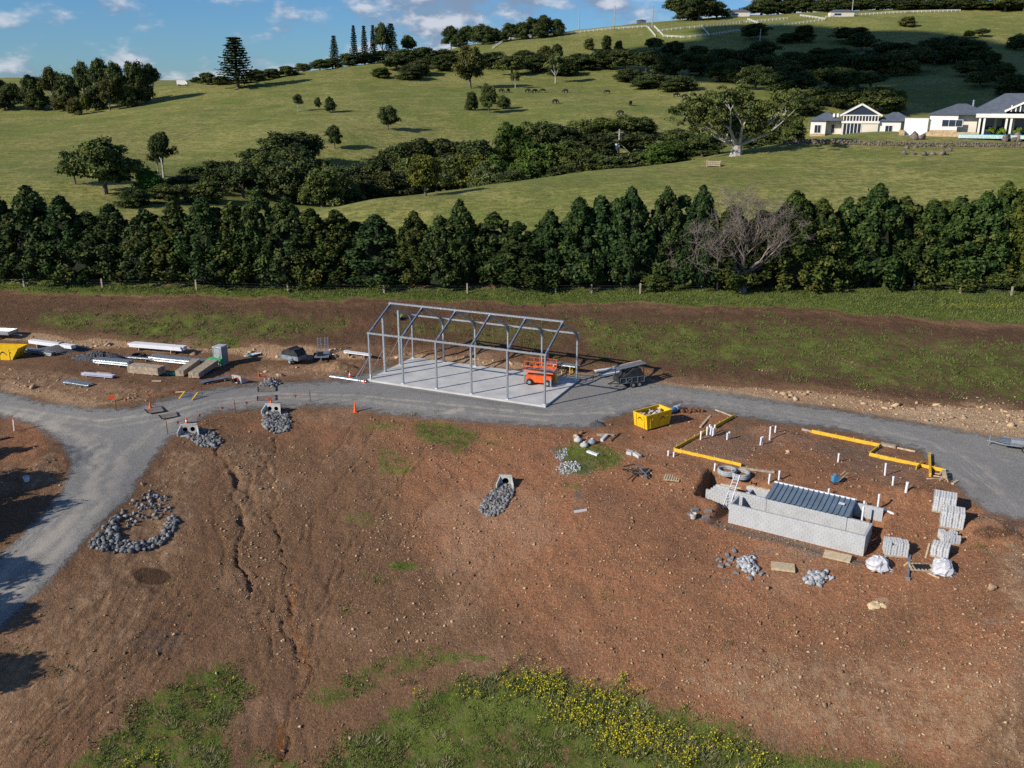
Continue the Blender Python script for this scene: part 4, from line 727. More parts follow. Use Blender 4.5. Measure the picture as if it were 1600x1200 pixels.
# --- slab and steel shed frame
slab = MB().box((-SL / 2 + .0, SW / 2, -.18), (SL + .5, SW + .5, .36)).build('concrete_slab', conc, None, (SX, SY, -.0), False, STH)
tag(slab, 'pale grey concrete floor slab under the bare steel shed frame', 'slab')
shed = thing('shed_frame', 'bare galvanised steel portal frame of a gabled shed, no cladding, five bays long', 'shed frame', (SX, SY, 0), STH)
def cee(mb, a, b, w, d, up):                       # lipped channel: web and two flanges
    a, b = Vector(a), Vector(b); x = (b - a).normalized(); u = Vector(up); u = (u - x * u.dot(x)).normalized(); s = x.cross(u); t = .02
    mb.bar(a - s * (w / 2), b - s * (w / 2), t, d, u); mb.bar(a + u * (d / 2 - t / 2), b + u * (d / 2 - t / 2), w, t, u); mb.bar(a - u * (d / 2 - t / 2), b - u * (d / 2 - t / 2), w, t, u)
for i in range(6):
    x = -SL * (5 - i) / 5
    for y in (0.12, SW - .12):
        m = MB(); cee(m, (x, y, .02), (x, y, SE), .15, .22, (0, 1, 0)); col = m.build('column', galv, shed)
        MB().box((x, y, .015), (.36, .4, .03)).build('base_plate', white, col)
    for s, y in ((1, .12), (-1, SW - .12)):
        m = MB(); cee(m, (x, y, SE - .05), (x, SW / 2, SR), .14, .24, (0, 0, 1)); m.build('rafter', galv, shed)
    for s, y in ((1, .12), (-1, SW - .12)):
        m = MB(); m.prism([(y, SE - .75), (y + s * .12, SE - .75), (y + s * .95, SE + .42), (y + s * .8, SE + .5), (y, SE)], x - .09, x + .10, 'x'); m.build('haunch_bracket', galvd, shed)
    MB().prism([(SW / 2 - .5, SR - .42), (SW / 2 + .5, SR - .42), (SW / 2, SR - .02)], x - .085, x + .095, 'x').build('apex_bracket', galvd, shed)
MB().box((-SL / 2, SW / 2, SR + .17), (SL + .3, .26, .16)).build('ridge_beam', galv, shed)
for y in (0.05, SW - .05): MB().box((-SL / 2, y, SE + .04), (SL + .3, .14, .18)).build('eave_beam', galv, shed)
for y in (3.1, 6.4):
    zt = SE + (SR - SE) * (1 - abs(y - SW / 2) / (SW / 2)) - .2
    m = MB(); cee(m, (-SL, y, .02), (-SL, y, zt), .2, .3, (0, 1, 0)); m.build('gable_post', galv, shed)
for x, y, z, dx, dy in [(-SL, .12, 2.7, -1.9, -.3), (-SL, .12, 2.7, -1.1, -.9), (-SL, 3.1, 2.9, -1.6, -.6), (-SL, 6.4, 3.2, -1.9, -.4), (-SL, SW - .12, 3.2, -1.9, .1)]:
    MB().bar((x, y, z), (x + dx, y + dy, -.2), .09, .06).build('temporary_brace', galvd, shed)

def wheel(parent, c, r, w, name='wheel', ax='y', rimm=None):
    n = 14; o = MB().tube([(c[0], c[1] - w / 2, c[2]), (c[0], c[1] - w * .3, c[2]), (c[0], c[1] + w * .3, c[2]), (c[0], c[1] + w / 2, c[2])], [r * .86, r, r, r * .86], n).build(name, rubber, parent)
    MB().tube([(c[0], c[1] - w / 2 - .012, c[2]), (c[0], c[1] + w / 2 + .012, c[2])], r * .5, 10).build('rim', rimm or gband, o); return o
# --- scissor lift
p = G(843, 606); lift = thing('scissor_lift', 'orange scissor lift with railed platform parked on the concrete slab', 'scissor lift', (p.x + .1, p.y + .75, 0.005), STH + .12)
MB().prism([(-1.35, .32), (1.35, .32), (1.45, .55), (1.4, 1.12), (-1.4, 1.12), (-1.45, .6)], -.66, .66).build('chassis', orange, lift)
for x in (-1.0, 1.0):
    for y in (-.78, .78): wheel(lift, (x, y, .36), .36, .26)
m = MB()
for k in range(3):
    for y in (-.5, .5): m.bar((-1.1, y, 1.16 + k * .1), (1.1, y, 1.24 + k * .1), .07, .08); m.bar((-1.1, y * .8, 1.24 + k * .1), (1.1, y * .8, 1.16 + k * .1), .07, .08)
m.build('scissor_arms', rust, lift)
MB().box((0, 0, 1.56), (3.3, 1.66, .14)).build('platform_deck', gband, lift); MB().box((0, 0, 1.47), (3.34, 1.70, .06)).build('deck_edge', orange, lift)
m = MB()
for x in np.linspace(-1.6, 1.6, 6):
    for y in (-.8, .8): m.bar((x, y, 1.6), (x, y, 2.7), .05)
for z in (2.12, 2.68):
    for y in (-.8, .8): m.bar((-1.6, y, z), (1.6, y, z), .05)
    for x in (-1.6, 1.6): m.bar((x, -.8, z), (x, .8, z), .05)
m.build('guard_rail', orange, lift)
for y in (-.8, .8): MB().box((0, y, 1.72), (3.2, .02, .2)).build('toe_board', orange, lift)
MB().box((-1.2, -.6, 2.35), (.32, .25, .3)).build('control_box', blackm, lift)
for x, y in ((-1.62, -.6), (1.45, -.95)): MB().tube([(x, y, .15), (x, y, 1.0)], .11, 8).build('outrigger', gband, lift)
for x, y in ((1.62, .6), (1.3, .95)): MB().tube([(x, y, .15), (x, y, 1.0)], .11, 8).build('outrigger', yel, lift)
p = G(880, 585); rk = thing('steel_rack', 'yellow steel rack holding silver purlins behind the scissor lift', 'rack', (p.x, p.y + .6, p.z), STH)
m = MB()
for x in (-1.0, 0, 1.0):
    for y in (-.4, .4): m.bar((x, y, -.2), (x, y, .95), .08)
    m.bar((x, -.4, .9), (x, .4, .9), .07); m.bar((x, -.4, .35), (x, .4, .35), .07)
m.build('rack_frame', yel, rk)
for k in range(5): cee(q := MB(), (-2.0 - .1 * k, -.36 + k * .17, 1.02), (1.6 + .1 * k, -.36 + k * .17, 1.02), .14, .16, (0, 0, 1)); q.build('purlin', galv, rk)

# --- steel, timber and pipe lying about
def bundle(name, p, q, n, w, h, rows, m, label, cat, lift=.12, bearers=True, jit=.15, gap=1.15, partname='length', group=None, extra=0):
    a, rz, L, c = seg(p, q); z = max(a.z, gz(c.x, c.y), c.z * 2 - a.z)
    root = thing(name, label, cat, (c.x, c.y, z), rz, group); rr = random.Random(len(name) + n)
    if bearers:
        for x in (-L * .3, L * .3): MB().box((x, 0, lift / 2 - .03), (.1, n * w * gap + .2, lift + .06)).build('timber_bearer', wood, root)
    for j in range(rows):
        for i in range(n):
            s = rr.uniform(-jit, jit); y = (i - (n - 1) / 2) * w * gap; zz = lift + h / 2 + j * h * 1.06
            MB().box((s, y, zz), (L - rr.uniform(0, jit), w, h)).build(partname, m, root)
    return root
def beams(name, p, q, n, w, h, rows, m, label, cat, **k): return bundle(name, p, q, n, w, h, rows, m, label, cat, **k)
def channels(name, p, q, n, w, d, m, label, cat='steel bundle', rows=1, lift=.15):
    a, rz, L, c = seg(p, q); root = thing(name, label, cat, (c.x, c.y, max(a.z, gz(c.x, c.y))), rz); rr = random.Random(n + int(L * 10))
    for x in (-L * .3, L * .3): MB().box((x, 0, lift / 2 - .04), (.1, n * w * 1.3 + .2, lift + .08)).build('timber_bearer', wood, root)
    for j in range(rows):
        for i in range(n):
            s = rr.uniform(-.25, .25); q_ = MB(); y = (i - (n - 1) / 2) * w * 1.25; zz = lift + d / 2 + j * d * 1.08
            cee(q_, (-L / 2 + s, y, zz), (L / 2 + s * .6, y, zz), w, d, (0, 0, 1)); q_.build('steel_section', m, root)
    return root
bundle('gutter_bundle', (50,543), (117,550), 3, .22, .2, 2, white, 'white coated steel lengths stacked beside the yellow skip and gravel heap', 'steel bundle', .45, group=None)
channels('purlin_bundle', (44,551), (84,556), 4, .18, .18, galv, 'short silver purlins lying behind the yellow skip, below white lengths', rows=2)
channels('purlin_bundle', (150,567), (204,574), 5, .2, .22, galv, 'silver steel channels stacked next to the dark crushed rock heap', rows=2)
bundle('gutter_bundle', (206,545), (289,554), 4, .24, .22, 2, white, 'long white coated steel lengths stacked by the black pipe coil', 'steel bundle', .4)
channels('purlin_bundle', (236,563), (326,573), 5, .2, .25, galv, 'long silver steel beams stacked in front of the portable toilet', rows=2)
channels('purlin_bundle', (190,560), (240,565), 2, .16, .16, galv, 'two thin silver lengths lying by the weathered sleeper stack', rows=1)
bundle('sleeper_stack', (206,582), (254,587), 3, .42, .40, 2, wood, 'stack of thick weathered grey sleepers on the left pad', 'timber stack', .1, jit=.08, gap=1.05, partname='sleeper')
bundle('sleeper_stack', (281,589), (308,573), 3, .30, .30, 2, wood, 'narrow stack of long timber posts beside the sleepers', 'timber stack', .08, jit=.06, gap=1.04, partname='post')
bundle('sleeper_stack', (303,592), (334,575), 4, .30, .30, 2, wood, 'wide stack of long timber posts beside the portable toilet', 'timber stack', .08, jit=.06, gap=1.04, partname='post')
channels('purlin_bundle', (130,586), (178,591), 3, .22, .16, lilac, 'white lengths with lilac sheen lying alone on the left pad', rows=1, lift=.1)
channels('purlin_bundle', (101,598), (140,604), 3, .26, .2, galv, 'short grey steel sections nearest the road bend on the left pad', rows=1, lift=.1)
channels('steel_channel', (313,600), (358,593), 2, .3, .18, galvd, 'dark blue-grey steel channel leading to the overturned precast headwall', 'steel channel', 1, .02)
channels('steel_beam', (515,589), (572,597), 2, .18, .22, galv, 'long silver beam lying on the ground left of the shed frame', 'steel beam', 1, .06)
channels('steel_beam', (539,554), (580,562), 3, .16, .18, white, 'white steel lengths on blocks behind the shed braces', 'steel beam', 1, .3)
bundle('timber_plank', (152,583), (176,585), 1, .2, .08, 1, wood, 'single weathered plank behind the lilac lengths', 'plank', .02, False); bundle('timber_plank', (238,596), (254,597), 1, .22, .08, 1, woodl, 'short pale plank in front of the sleeper stack', 'plank', .02, False)
# coil of black pipe
def coil(px, py, R, r, turns, label, m, tilt=0):
    p = G(px, py); root = thing('pipe_coil', label, 'pipe coil', p); pts = [(R * (1 + .04 * math.sin(3 * t)) * math.cos(t), R * math.sin(t), r + .9 * r * (t / 6.283) * (1 if int(t / 6.283) % 2 else .8)) for t in np.linspace(0, 6.283 * turns, int(20 * turns))]
    MB().tube(pts, r, 6).build('pipe', m, root, None, True); return root
coil(217, 558, .8, .07, 5, 'coil of black pipe lying by long white steel lengths', blackm)
agm = mat('grey_drain_coil', (.33, .34, .34), .7, 0, .2, 4); coil(1136, 741, .72, .1, 4.5, 'grey corrugated drain coil lying behind the ladder, left of the other coil', agm); coil(1157, 746, .72, .1, 4.5, 'grey corrugated drain coil touching the ladder head', agm)
# portable toilet
p = G(344, 571); wc = thing('portable_toilet', 'grey portable toilet cabin standing beside stacked steel beams', 'portable toilet', (p.x, p.y + .5, p.z), -.3)
MB().box((0, 0, 1.08), (1.2, 1.2, 2.16)).build('cabin', gband, wc); MB().prism([(-.64, 2.16), (.64, 2.16), (.55, 2.3), (-.55, 2.3)], -.64, .64).build('roof', mat('pale_grey_plastic', (.42, .43, .44), .5), wc)
d = MB().box((0, -.612, 1.05), (.8, .03, 1.9)).build('door', mat('mid_grey_plastic', (.31, .33, .34), .5), wc); MB().box((.3, -.64, 1.05), (.05, .04, .2)).build('handle', blackm, d)
for x in (-.56, .56): MB().box((x, -.61, 1.08), (.08, .04, 2.1)).build('corner_rib', gband, wc)
for z in (.5, 1.0, 1.5): MB().box((0, -.63, z), (.6, .03, .1)).build('door_rib', gband, wc)
p = G(337, 572); tf = thing('timber_rack', 'small timber rack draped with green mesh in front of the portable toilet', 'rack', (p.x, p.y, p.z), -.2)
for x in (-.7, .7):
    for y in (-.3, .3): MB().bar((x, y, -.05), (x, y, .85), .1).build('leg', woodl, tf)
MB().box((0, 0, .88), (1.7, .8, .07)).build('top', woodl, tf)
MB().prism([(-.95, .35), (-.9, .93), (-.2, 1.0), (.3, .96), (.9, .95), (1.0, .3), (.92, .28), (.8, .88), (.2, .9), (-.3, .92), (-.82, .86), (-.87, .33)], -.45, .45).build('green_mesh', mat('green_mesh', (.05, .36, .14), .7, 0, .3, 3), tf)
p = G(262, 586); hp = thing('net_heap', 'crumpled teal netting beside the sleeper stack', 'netting', p); V, Fc, tn = rocks_np(np.array([(i * .35 - .7, .1 * (i % 2), .12) for i in range(5)]), np.full(5, .28), 5); me = mesh_np('net_lumps', V, Fc, teal); link('folds', me, hp)
# blue-white sheets
p = G(394, 556); sh = thing('sheet_pile', 'loose blue and white printed sheets on the earth right of the portable toilet', 'sheets', p, .3)
for i, (x, y, a, mm) in enumerate([(-.5, 0, .2, white), (.1, .3, .5, blue), (.6, .4, .1, white), (-.2, -.3, -.2, blue), (.4, -.1, .4, white)]): MB().box((x, y, .06 + .05 * i), (.9, .55, .03), a).build('sheet', mm, sh)
# tarpaulined trailer
p = G(458, 569); tr = thing('covered_trailer', 'dark grey trailer with a humped tarpaulin over its load', 'trailer', (p.x, p.y + .6, p.z), -.5)
MB().box((0, 0, .62), (2.7, 1.6, .1)).build('bed', galvd, tr)
for x in (-1.3, 1.3): MB().box((x, 0, .85), (.05, 1.6, .45)).build('end_board', galvd, tr)
for y in (-.8, .8): MB().box((0, y, .85), (2.7, .05, .45)).build('side_board', galvd, tr)
m = MB(); prof = [(-1.25, 1.05), (-1.15, 1.45), (-.75, 1.72), (-.1, 1.95), (.3, 1.78), (.8, 1.82), (1.2, 1.4), (1.28, 1.05)]; m.prism(prof, -.78, .78); m.build('tarpaulin', cloth, tr)
for y in (-.86, .86): wheel(tr, (.1, y, .36), .36, .2); MB().prism([(-.45, .55), (.65, .55), (.5, .8), (-.3, .8)], y - .13, y + .13).build('mudguard', galvd, tr)
MB().bar((-1.3, .5, .5), (-2.5, 0, .5), .09).build('drawbar', galvd, tr); MB().bar((-1.3, -.5, .5), (-2.5, 0, .5), .09).build('drawbar', galvd, tr)
p = G(503, 562); tr = thing('plant_trailer', 'small flat trailer with two loading ramps standing upright', 'trailer', (p.x, p.y + .5, p.z), .1)
MB().box((0, 0, .5), (1.7, 2.4, .12)).build('deck', galvd, tr)
for x in (-.42, .42):
    m = MB(); m.bar((x - .2, 1.1, .5), (x - .2, 1.2, 2.35), .07); m.bar((x + .2, 1.1, .5), (x + .2, 1.2, 2.35), .07)
    for z in np.linspace(.7, 2.2, 7): m.bar((x - .2, 1.13, z), (x + .2, 1.13, z), .05)
    m.build('ramp', galv, tr)
for x in (-.95, .95):
    for y in (-.3, .4): o = MB().tube([(x - .1, y, .33), (x + .1, y, .33)], .33, 12).build('wheel', rubber, tr); MB().tube([(x - .115, y, .33), (x + .115, y, .33)], .15, 8).build('rim', gband, o)
MB().bar((0, -1.2, .45), (0, -2.3, .42), .1).build('drawbar', galvd, tr); MB().box((-.2, -.6, .75), (.7, .6, .4)).build('tool_box', blackm, tr)
# grey tray at the frame's left edge
p = G(6, 530); tr = thing('tray_trailer', 'light grey flat tray trailer on the bank foot behind the skip', 'trailer', (p.x - .6, p.y + .6, p.z), -.15)
MB().box((0, 0, .75), (3.6, 1.9, .12)).build('deck', galv, tr)
for y in (-.95, .95): MB().box((0, y, .95), (3.6, .05, .3)).build('side_board', galv, tr)
MB().box((1.8, 0, .95), (.05, 1.9, .3)).build('end_board', galv, tr)
for y in (-.85, .85): wheel(tr, (-.2, y, .33), .33, .2)
MB().bar((1.8, 0, .6), (3.0, 0, .5), .1).build('drawbar', galvd, tr)
# skips
def skip(px, py, rz, L, W, H, label, slope, mark):
    p = G(px, py); root = thing('skip_bin', label, 'skip', (p.x, p.y, p.z - .03), rz); t = .06; b = slope
    o = [(-L / 2, H), (L / 2, H), (L / 2 - b, .12), (-L / 2 + b * .6, .12)]
    for y in (-W / 2, W / 2): MB().prism(o, y - t / 2, y + t / 2).build('side_panel', yel, root)
    for x0, x1 in ((-L / 2, -L / 2 + b * .6), (L / 2, L / 2 - b)): MB().prism([(x0, H), (x0 + (t if x0 < 0 else -t), H), (x1 + (t if x0 < 0 else -t), .12), (x1, .12)], -W / 2 + t / 2 + .002, W / 2 - t / 2 - .002).build('end_panel', yel, root)
    MB().box(((-L / 2 + b * .6 + L / 2 - b) / 2, 0, .09), (L - 1.6 * b - .02, W - .04, .08)).build('floor', rust, root)
    m = MB()
    for y in (-W / 2, W / 2): m.bar((-L / 2, y, H), (L / 2, y, H), .12, .1)
    for x in (-L / 2, L / 2): m.bar((x, -W / 2, H + .003), (x, W / 2, H + .003), .12, .1)
    m.build('rim', yel, root)
    for x in np.linspace(-L / 2 + b + .25, L / 2 - b - .25, 3):
        for y in (-W / 2 - .05, W / 2 + .05): MB().box((x, y, H * .52), (.1, .06, H * .82)).build('rib', yel, root)
    for y in np.linspace(-W * .3, W * .3, 2): MB().bar((-L / 2 - .04 + .02, y, H - .05), (-L / 2 + b * .6 - .045, y, .15), .1, .07).build('end_rib', yel, root)
    for x in (-L * .28, L * .28):
        for y in (-W / 2 - .1, W / 2 + .1): MB().tube([(x, y - .06, H * .72), (x, y + .06, H * .72)], .06, 8).build('lifting_lug', yel, root)
    for (cx, cz, s, face) in mark:                   # the dark peak-shaped emblem painted on the steel
        m = MB()
        for k, w in ((0, .085), (.19, .06)):
            pts = [(-1.0, -.55 + k * .8), (-.55, .1 - k * .4), (-.2, .38 - k), (.05, .42 - k), (.4, .2 - k * .7), (1.0, -.5 + k * .8)]
            for (x1, z1), (x2, z2) in zip(pts[:-1], pts[1:]):
                if face == 'y': m.bar((cx + x1 * s, -W / 2 - t / 2 - .006, cz + z1 * s), (cx + x2 * s, -W / 2 - t / 2 - .006, cz + z2 * s), .012, w * s * 2.2)
                else:
                    f = lambda z: -L / 2 + b * .6 * (H - z) / (H - .12) - .012
                    m.bar((f(cz + z1 * s), cx - x1 * s, cz + z1 * s), (f(cz + z2 * s), cx - x2 * s, cz + z2 * s), .012, w * s * 2.2)
        m.build('emblem', blackm, root)
    return root
skip(8, 560, -.1, 5.0, 1.9, 1.55, 'yellow skip bin with sloping end beside the gravel heap', .95, [(.55, .95, .45, 'y')])
b2 = skip(1019, 664, .62, 3.4, 1.75, 1.5, 'yellow skip bin full of rubbish beside the foundation pad', .32, [(0, 1.05, .32, 'x'), (.45, .95, .32, 'y')])
rb = thing('rubbish_heap', 'mixed rubbish, timber and bags heaped inside the yellow skip by the pad', 'rubbish', (b2.location.x, b2.location.y, b2.location.z), .62)
rr = random.Random(8); m1 = MB(); m2 = MB(); m3 = MB()
m1.prism([(-1.35, .5), (1.35, .5), (1.4, 1.0), (.4, 1.15), (-.6, 1.0), (-1.4, .95)], -.78, .78)
for i in range(26):
    x, y = rr.uniform(-1.3, 1.3), rr.uniform(-.65, .65); q = (m2, m3)[i % 2]; q.box((x, y, 1.1 + rr.uniform(0, .22)), (rr.uniform(.2, .7), rr.uniform(.1, .4), rr.uniform(.05, .2)), M=Matrix.Rotation(rr.uniform(0, 3), 3, 'Z') @ Matrix.Rotation(rr.uniform(-.5, .5), 3, 'X'))
m1.build('fill', woodd, rb); tag(m2.build('offcuts', woodl, rb), kind='stuff'); tag(m3.build('wrappings', wrap, rb), kind='stuff')
# gravel heaps
def mound(px, py, rx, ry, h, label, m, seed, stones=0, name='gravel_heap'):
    p = G(px, py); n = 22; r = np.random.default_rng(seed); V = [(0, 0, h)]; Fc = []
    ang = np.linspace(0, 2 * math.pi, n, endpoint=False)
    for k, f in enumerate((.18, .38, .58, .78, 1.0)):
        for a in ang:
            w = 1 + .18 * math.sin(3 * a + seed) + .1 * r.normal(); x, y = rx * f * w * math.cos(a), ry * f * w * math.sin(a); z = h * (1 - f) ** 1.0 + .08 * r.normal() * (1 - f); V.append((x, y, z if k < 4 else gz(p.x + x, p.y + y) - p.z - .1))
    for j in range(n): Fc.append((0, 1 + j, 1 + (j + 1) % n))
    for k in range(4):
        for j in range(n): a0, b0 = 1 + k * n + j, 1 + k * n + (j + 1) % n; Fc.append((a0, a0 + n, b0 + n, b0))
    root = thing(name, label, 'heap', p); mb = MB(); mb.add(V, Fc); mb.build('body', m, root, None, True)
    if stones:
        q = r.uniform(0, 1, stones) ** .5; a = r.uniform(0, 6.28, stones); P = np.stack([rx * q * np.cos(a) * .95, ry * q * np.sin(a) * .95, h * (1 - q) + .02], 1); V2, F2, tn = rocks_np(P, r.uniform(.07, .19, stones), seed); me = mesh_np('stones', V2, F2, stonem); fattr(me, 'tone', tn * .45); tag(link('stones', me, root), kind='stuff')
    return root
dgr = mat('dark_fine_gravel', (.075, .075, .078), .95, 0, .3, 8, .6); soil = mat('dark_red_soil', (.10, .05, .028), .95, 0, .4, 3, .8); tand = mat('yellow_sand', (.56, .43, .25), .95, 0, .2, 4, .4)
mound(98, 548, 3.4, 2.2, 1.1, 'smooth heap of dark fine gravel behind white steel lengths', dgr, 1); mound(152, 560, 3.2, 1.9, .85, 'heap of dark crushed rock left of the white steel lengths', dgr, 2, 420)
mound(932, 664, .9, .7, .45, 'small black heap of fine gravel at the road edge by the skip', dgr, 3, name='gravel_heap'); mound(1372, 944, .75, .6, .1, 'small spill of pale yellow sand on the red slope below the block pallets', tand, 4, name='sand_spill')
riprap('rock_heap', [(405,604),(415,594),(432,593),(438,600),(425,606)], 90, .12, .3, 'small heap of grey rock above the steel road plates', 'rocks', stonem, 21, 0, .3)

# --- culvert headwalls, rock aprons
def headwall(px, py, rz, w, h, holes, label, dz=0, tip=None):
    p = G(px, py); root = thing('culvert_headwall', label, 'headwall', (p.x, p.y, p.z - .2 + dz), rz); root.scale = (.7, .7, .74); t = .14; n = len(holes); cw = w / n; r = .3 * h / 1.1 if n > 1 else .36 * h / 1.1
    m = MB(); pm = MB(); dk = MB(); N_ = 16
    for i in range(n):
        cx = -w / 2 + cw * (i + .5); cz = h * .48; x0, x1, z0, z1 = cx - cw / 2, cx + cw / 2, 0, h
        ring = []; sq = []
        for k in range(N_):
            a = 2 * math.pi * k / N_; c, s = math.cos(a), math.sin(a); ring.append((cx + r * c, 0, cz + r * s)); f = min((cw / 2) / abs(c) if abs(c) > 1e-6 else 9e9, ((h - cz) / s if s > 1e-6 else (cz / -s if s < -1e-6 else 9e9))); sq.append((cx + f * c, 0, cz + f * s))
        m.add(ring + sq, [(k, (k + 1) % N_, N_ + (k + 1) % N_, N_ + k) for k in range(N_)])
        for (qx, qz) in ((x0, z0), (x1, z0), (x0, z1), (x1, z1)):
            near = sorted(range(N_), key=lambda k: (sq[k][0] - qx) ** 2 + (sq[k][2] - qz) ** 2)[:2]; m.add([sq[near[0]], sq[near[1]], (qx, 0, qz)], [(0, 1, 2)])
        ii = [(a_[0], .9, a_[2]) for a_ in ring]; pm.add(ring + ii, [(k, (k + 1) % N_, N_ + (k + 1) % N_, N_ + k) for k in range(N_)]); pm.add(ii, [tuple(range(N_))])
    bw = m.build('face_wall', concl, root); pm.build('pipe_bore', shadowm, root)
    MB().box((0, .08, h + .06), (w + .3, .2, .12)).build('coping', concl, root)
    for s in (-1, 1):
        x = s * (w / 2 + .07); o = s * .35
        MB().add([(x - .07, .1, 0), (x + .07, .1, 0), (x + .07 + o, -1.0, 0), (x - .07 + o, -1.0, 0), (x - .07, .1, h), (x + .07, .1, h), (x + .07 + o, -1.0, h * .45), (x - .07 + o, -1.0, h * .45)], [(0, 1, 2, 3), (4, 7, 6, 5), (0, 4, 5, 1), (1, 5, 6, 2), (2, 6, 7, 3), (3, 7, 4, 0)]).build('wing_wall', concl, root)
    MB().box((0, -.45, -.03), (w + .25, 1.1, .12)).build('apron', concl, root); return root
headwall(296, 677, -.25 + .42, 1.9, 1.15, [0, 1], 'precast concrete headwall with two pipe mouths beside the road junction', .2)
headwall(427, 644, -.08, 1.9, 1.1, [0, 1], 'precast concrete headwall with two pipe mouths below the road plates', .2)
headwall(790, 757, -.1, 1.2, 1.2, [0], 'small precast headwall with one pipe mouth on the red slope', .1)
hw = headwall(371, 599, 2.7, 1.5, 1.0, [0], 'unused precast headwall lying beside the bunting on the left pad', .3)
riprap('rock_apron', [(284,672),(312,668),(330,675),(351,692),(338,701),(315,699),(296,686)], 420, .09, .24, 'grey rock apron spilling from the headwall by the road junction', 'rocks', stonem, 31)
riprap('rock_apron', [(411,645),(446,643),(457,660),(450,674),(430,678),(412,670)], 460, .09, .24, 'square grey rock apron below the headwall under the road plates', 'rocks', stonem, 32)
riprap('rock_apron', [(779,758),(804,758),(802,775),(785,800),(770,808),(748,801),(757,780)], 520, .08, .2, 'grey rock apron below the small headwall on the red slope', 'rocks', stonem, 33)
RING = [(140,848),(158,830),(172,815),(182,803),(190,806),(184,820),(182,836),(194,846),(215,849),(235,845),(254,834),(262,815),(270,804),(278,815),(272,835),(255,850),(232,860),(200,863),(165,862),(142,858)]
riprap('rock_ring', RING, 470, .06, .25, 'curved bank of pale grey boulders dumped on the bare slope below the road', 'rocks', stonem, 34, .04)
riprap('rock_scatter', [(190,800),(215,775),(245,765),(262,775),(268,800),(245,812),(215,818),(200,830)], 110, .07, .22, 'thin scatter of grey stones inside the curved boulder bank', 'rocks', stonem, 35)
# --- steel road plates
platem = mat('rusty_road_plate', (.20, .165, .14), .7, .15, .25, 2, dirt=(.24, .21, .18))
for pts, lb in [([(403,606),(431,604),(431,612),(403,613)], 'rusty steel plate on the far road edge over the square rock apron culvert'), ([(402,620),(431,618),(431,626),(402,627)], 'rusty steel plate on the near road edge above the twin-mouth headwall'), ([(226,641),(252,636),(257,645),(232,649)], 'rusty steel plate on the far road edge near the junction'), ([(248,650),(276,645),(278,652),(253,657)], 'rusty steel plate on the near road edge near the junction')]:
    q = [G(*p) for p in pts]; c = sum(q, Vector()) / 4; root = thing('road_plate', lb, 'steel plate', c); zz = [max(gz(v.x, v.y) - c.z, -.1) + .05 for v in q]; zc = max(zz)
    MB().add([(v.x - c.x, v.y - c.y, zc) for v in q] + [(v.x - c.x, v.y - c.y, zc + .03) for v in q], [(0, 1, 2, 3), (4, 7, 6, 5), (0, 4, 5, 1), (1, 5, 6, 2), (2, 6, 7, 3), (3, 7, 4, 0)]).build('plate', platem, root)
    e = MB(); e.bar((q[0].x - c.x, q[0].y - c.y, zc + .04), (q[3].x - c.x, q[3].y - c.y, zc + .04), .06); e.bar((q[1].x - c.x, q[1].y - c.y, zc + .04), (q[2].x - c.x, q[2].y - c.y, zc + .04), .06); e.build('edge_bar', blackm, root)
# --- traffic cones
def cone(px, py, label, h=.7, lie=False, band=True):
    p = G(px, py); root = thing('traffic_cone', label, 'traffic cone', p, random.uniform(0, 3)); 
    if lie: root.rotation_euler = (0, R_(82), .4); root.location.z += .16
    b = MB().lathe([(.17, .03), (.15, .1), (.035, h), (.03, h + .005)], 12).build('cone', oran2, root); MB().box((0, 0, .02), (.42, .42, .05)).build('base', oran2, root)
    if band: MB().lathe([(.128, h * .38), (.088, h * .6)], 12).build('reflective_band', white, b)
    return root
cone(292, 662, 'orange traffic cone behind the junction headwall'); cone(235, 638, 'orange traffic cone beside the steel plate near the junction', .7, False, False); cone(424, 632, 'orange traffic cone behind the twin-mouth headwall below the road plates', .7, False, False); cone(555, 644, 'slim orange traffic cone on the road shoulder', 1.15, False, False)
cone(547, 589, 'orange and white traffic cone by the long silver beam'); cone(569, 599, 'small orange and white cone at the shed corner', .5); cone(404, 588, 'orange cone lying on its side near the rock heap', .6, True); cone(420, 601, 'small orange cone among the grey rock heap', .45, False, False)
# --- bunting lines
def bunting(pts, posts, label):
    W = [G(*p) for p in pts]; root = thing('bunting_line', label, 'bunting', W[0]); o = W[0]
    for i in posts:
        v = G(*i) - o; MB().bar((v.x, v.y, v.z - .2), (v.x, v.y, v.z + 1.25), .06).build('picket', rust, root)
    L = [Vector((v.x - o.x, v.y - o.y, v.z - o.z + .95)) for v in W]; MB().tube(L, .014, 4).build('cord', oran2, root)
    fl = MB().add([(-.13, 0, 0), (.13, 0, 0), (0, .03, -.3)], [(0, 1, 2)]).mesh('flag', oran2)
    for a, b in zip(L[:-1], L[1:]):
        n = max(1, int((b - a).length / 1.7))
        for k in range(n): q = link('flag', fl, root, a.lerp(b, (k + .5) / n)); q.rotation_euler = (random.uniform(-.3, .3), 0, math.atan2((b - a).y, (b - a).x)); q.scale = (1.2, 1.2, 1.2)
bunting([(262,678),(297,668),(330,655),(368,645),(405,638),(440,634),(485,628)], [(262,678),(368,645),(485,628)], 'orange flag bunting on steel pickets along the near road edge')
bunting([(182,642),(215,632),(255,628),(290,622),(316,617),(350,606),(395,603),(437,599)], [(182,642),(316,617),(437,599)], 'orange flag bunting on steel pickets along the far road edge')
p = G(175, 628); ob = thing('marker_board', 'orange marker board and timber peg on the cut bank near the far bunting', 'marker', p, .3); MB().bar((0, 0, -.1), (0, 0, .75), .07).build('peg', wood, ob); MB().prism([(-.3, .35), (.3, .3), (.36, .62), (-.2, .8)], -.06, -.035).build('board', oran2, ob)
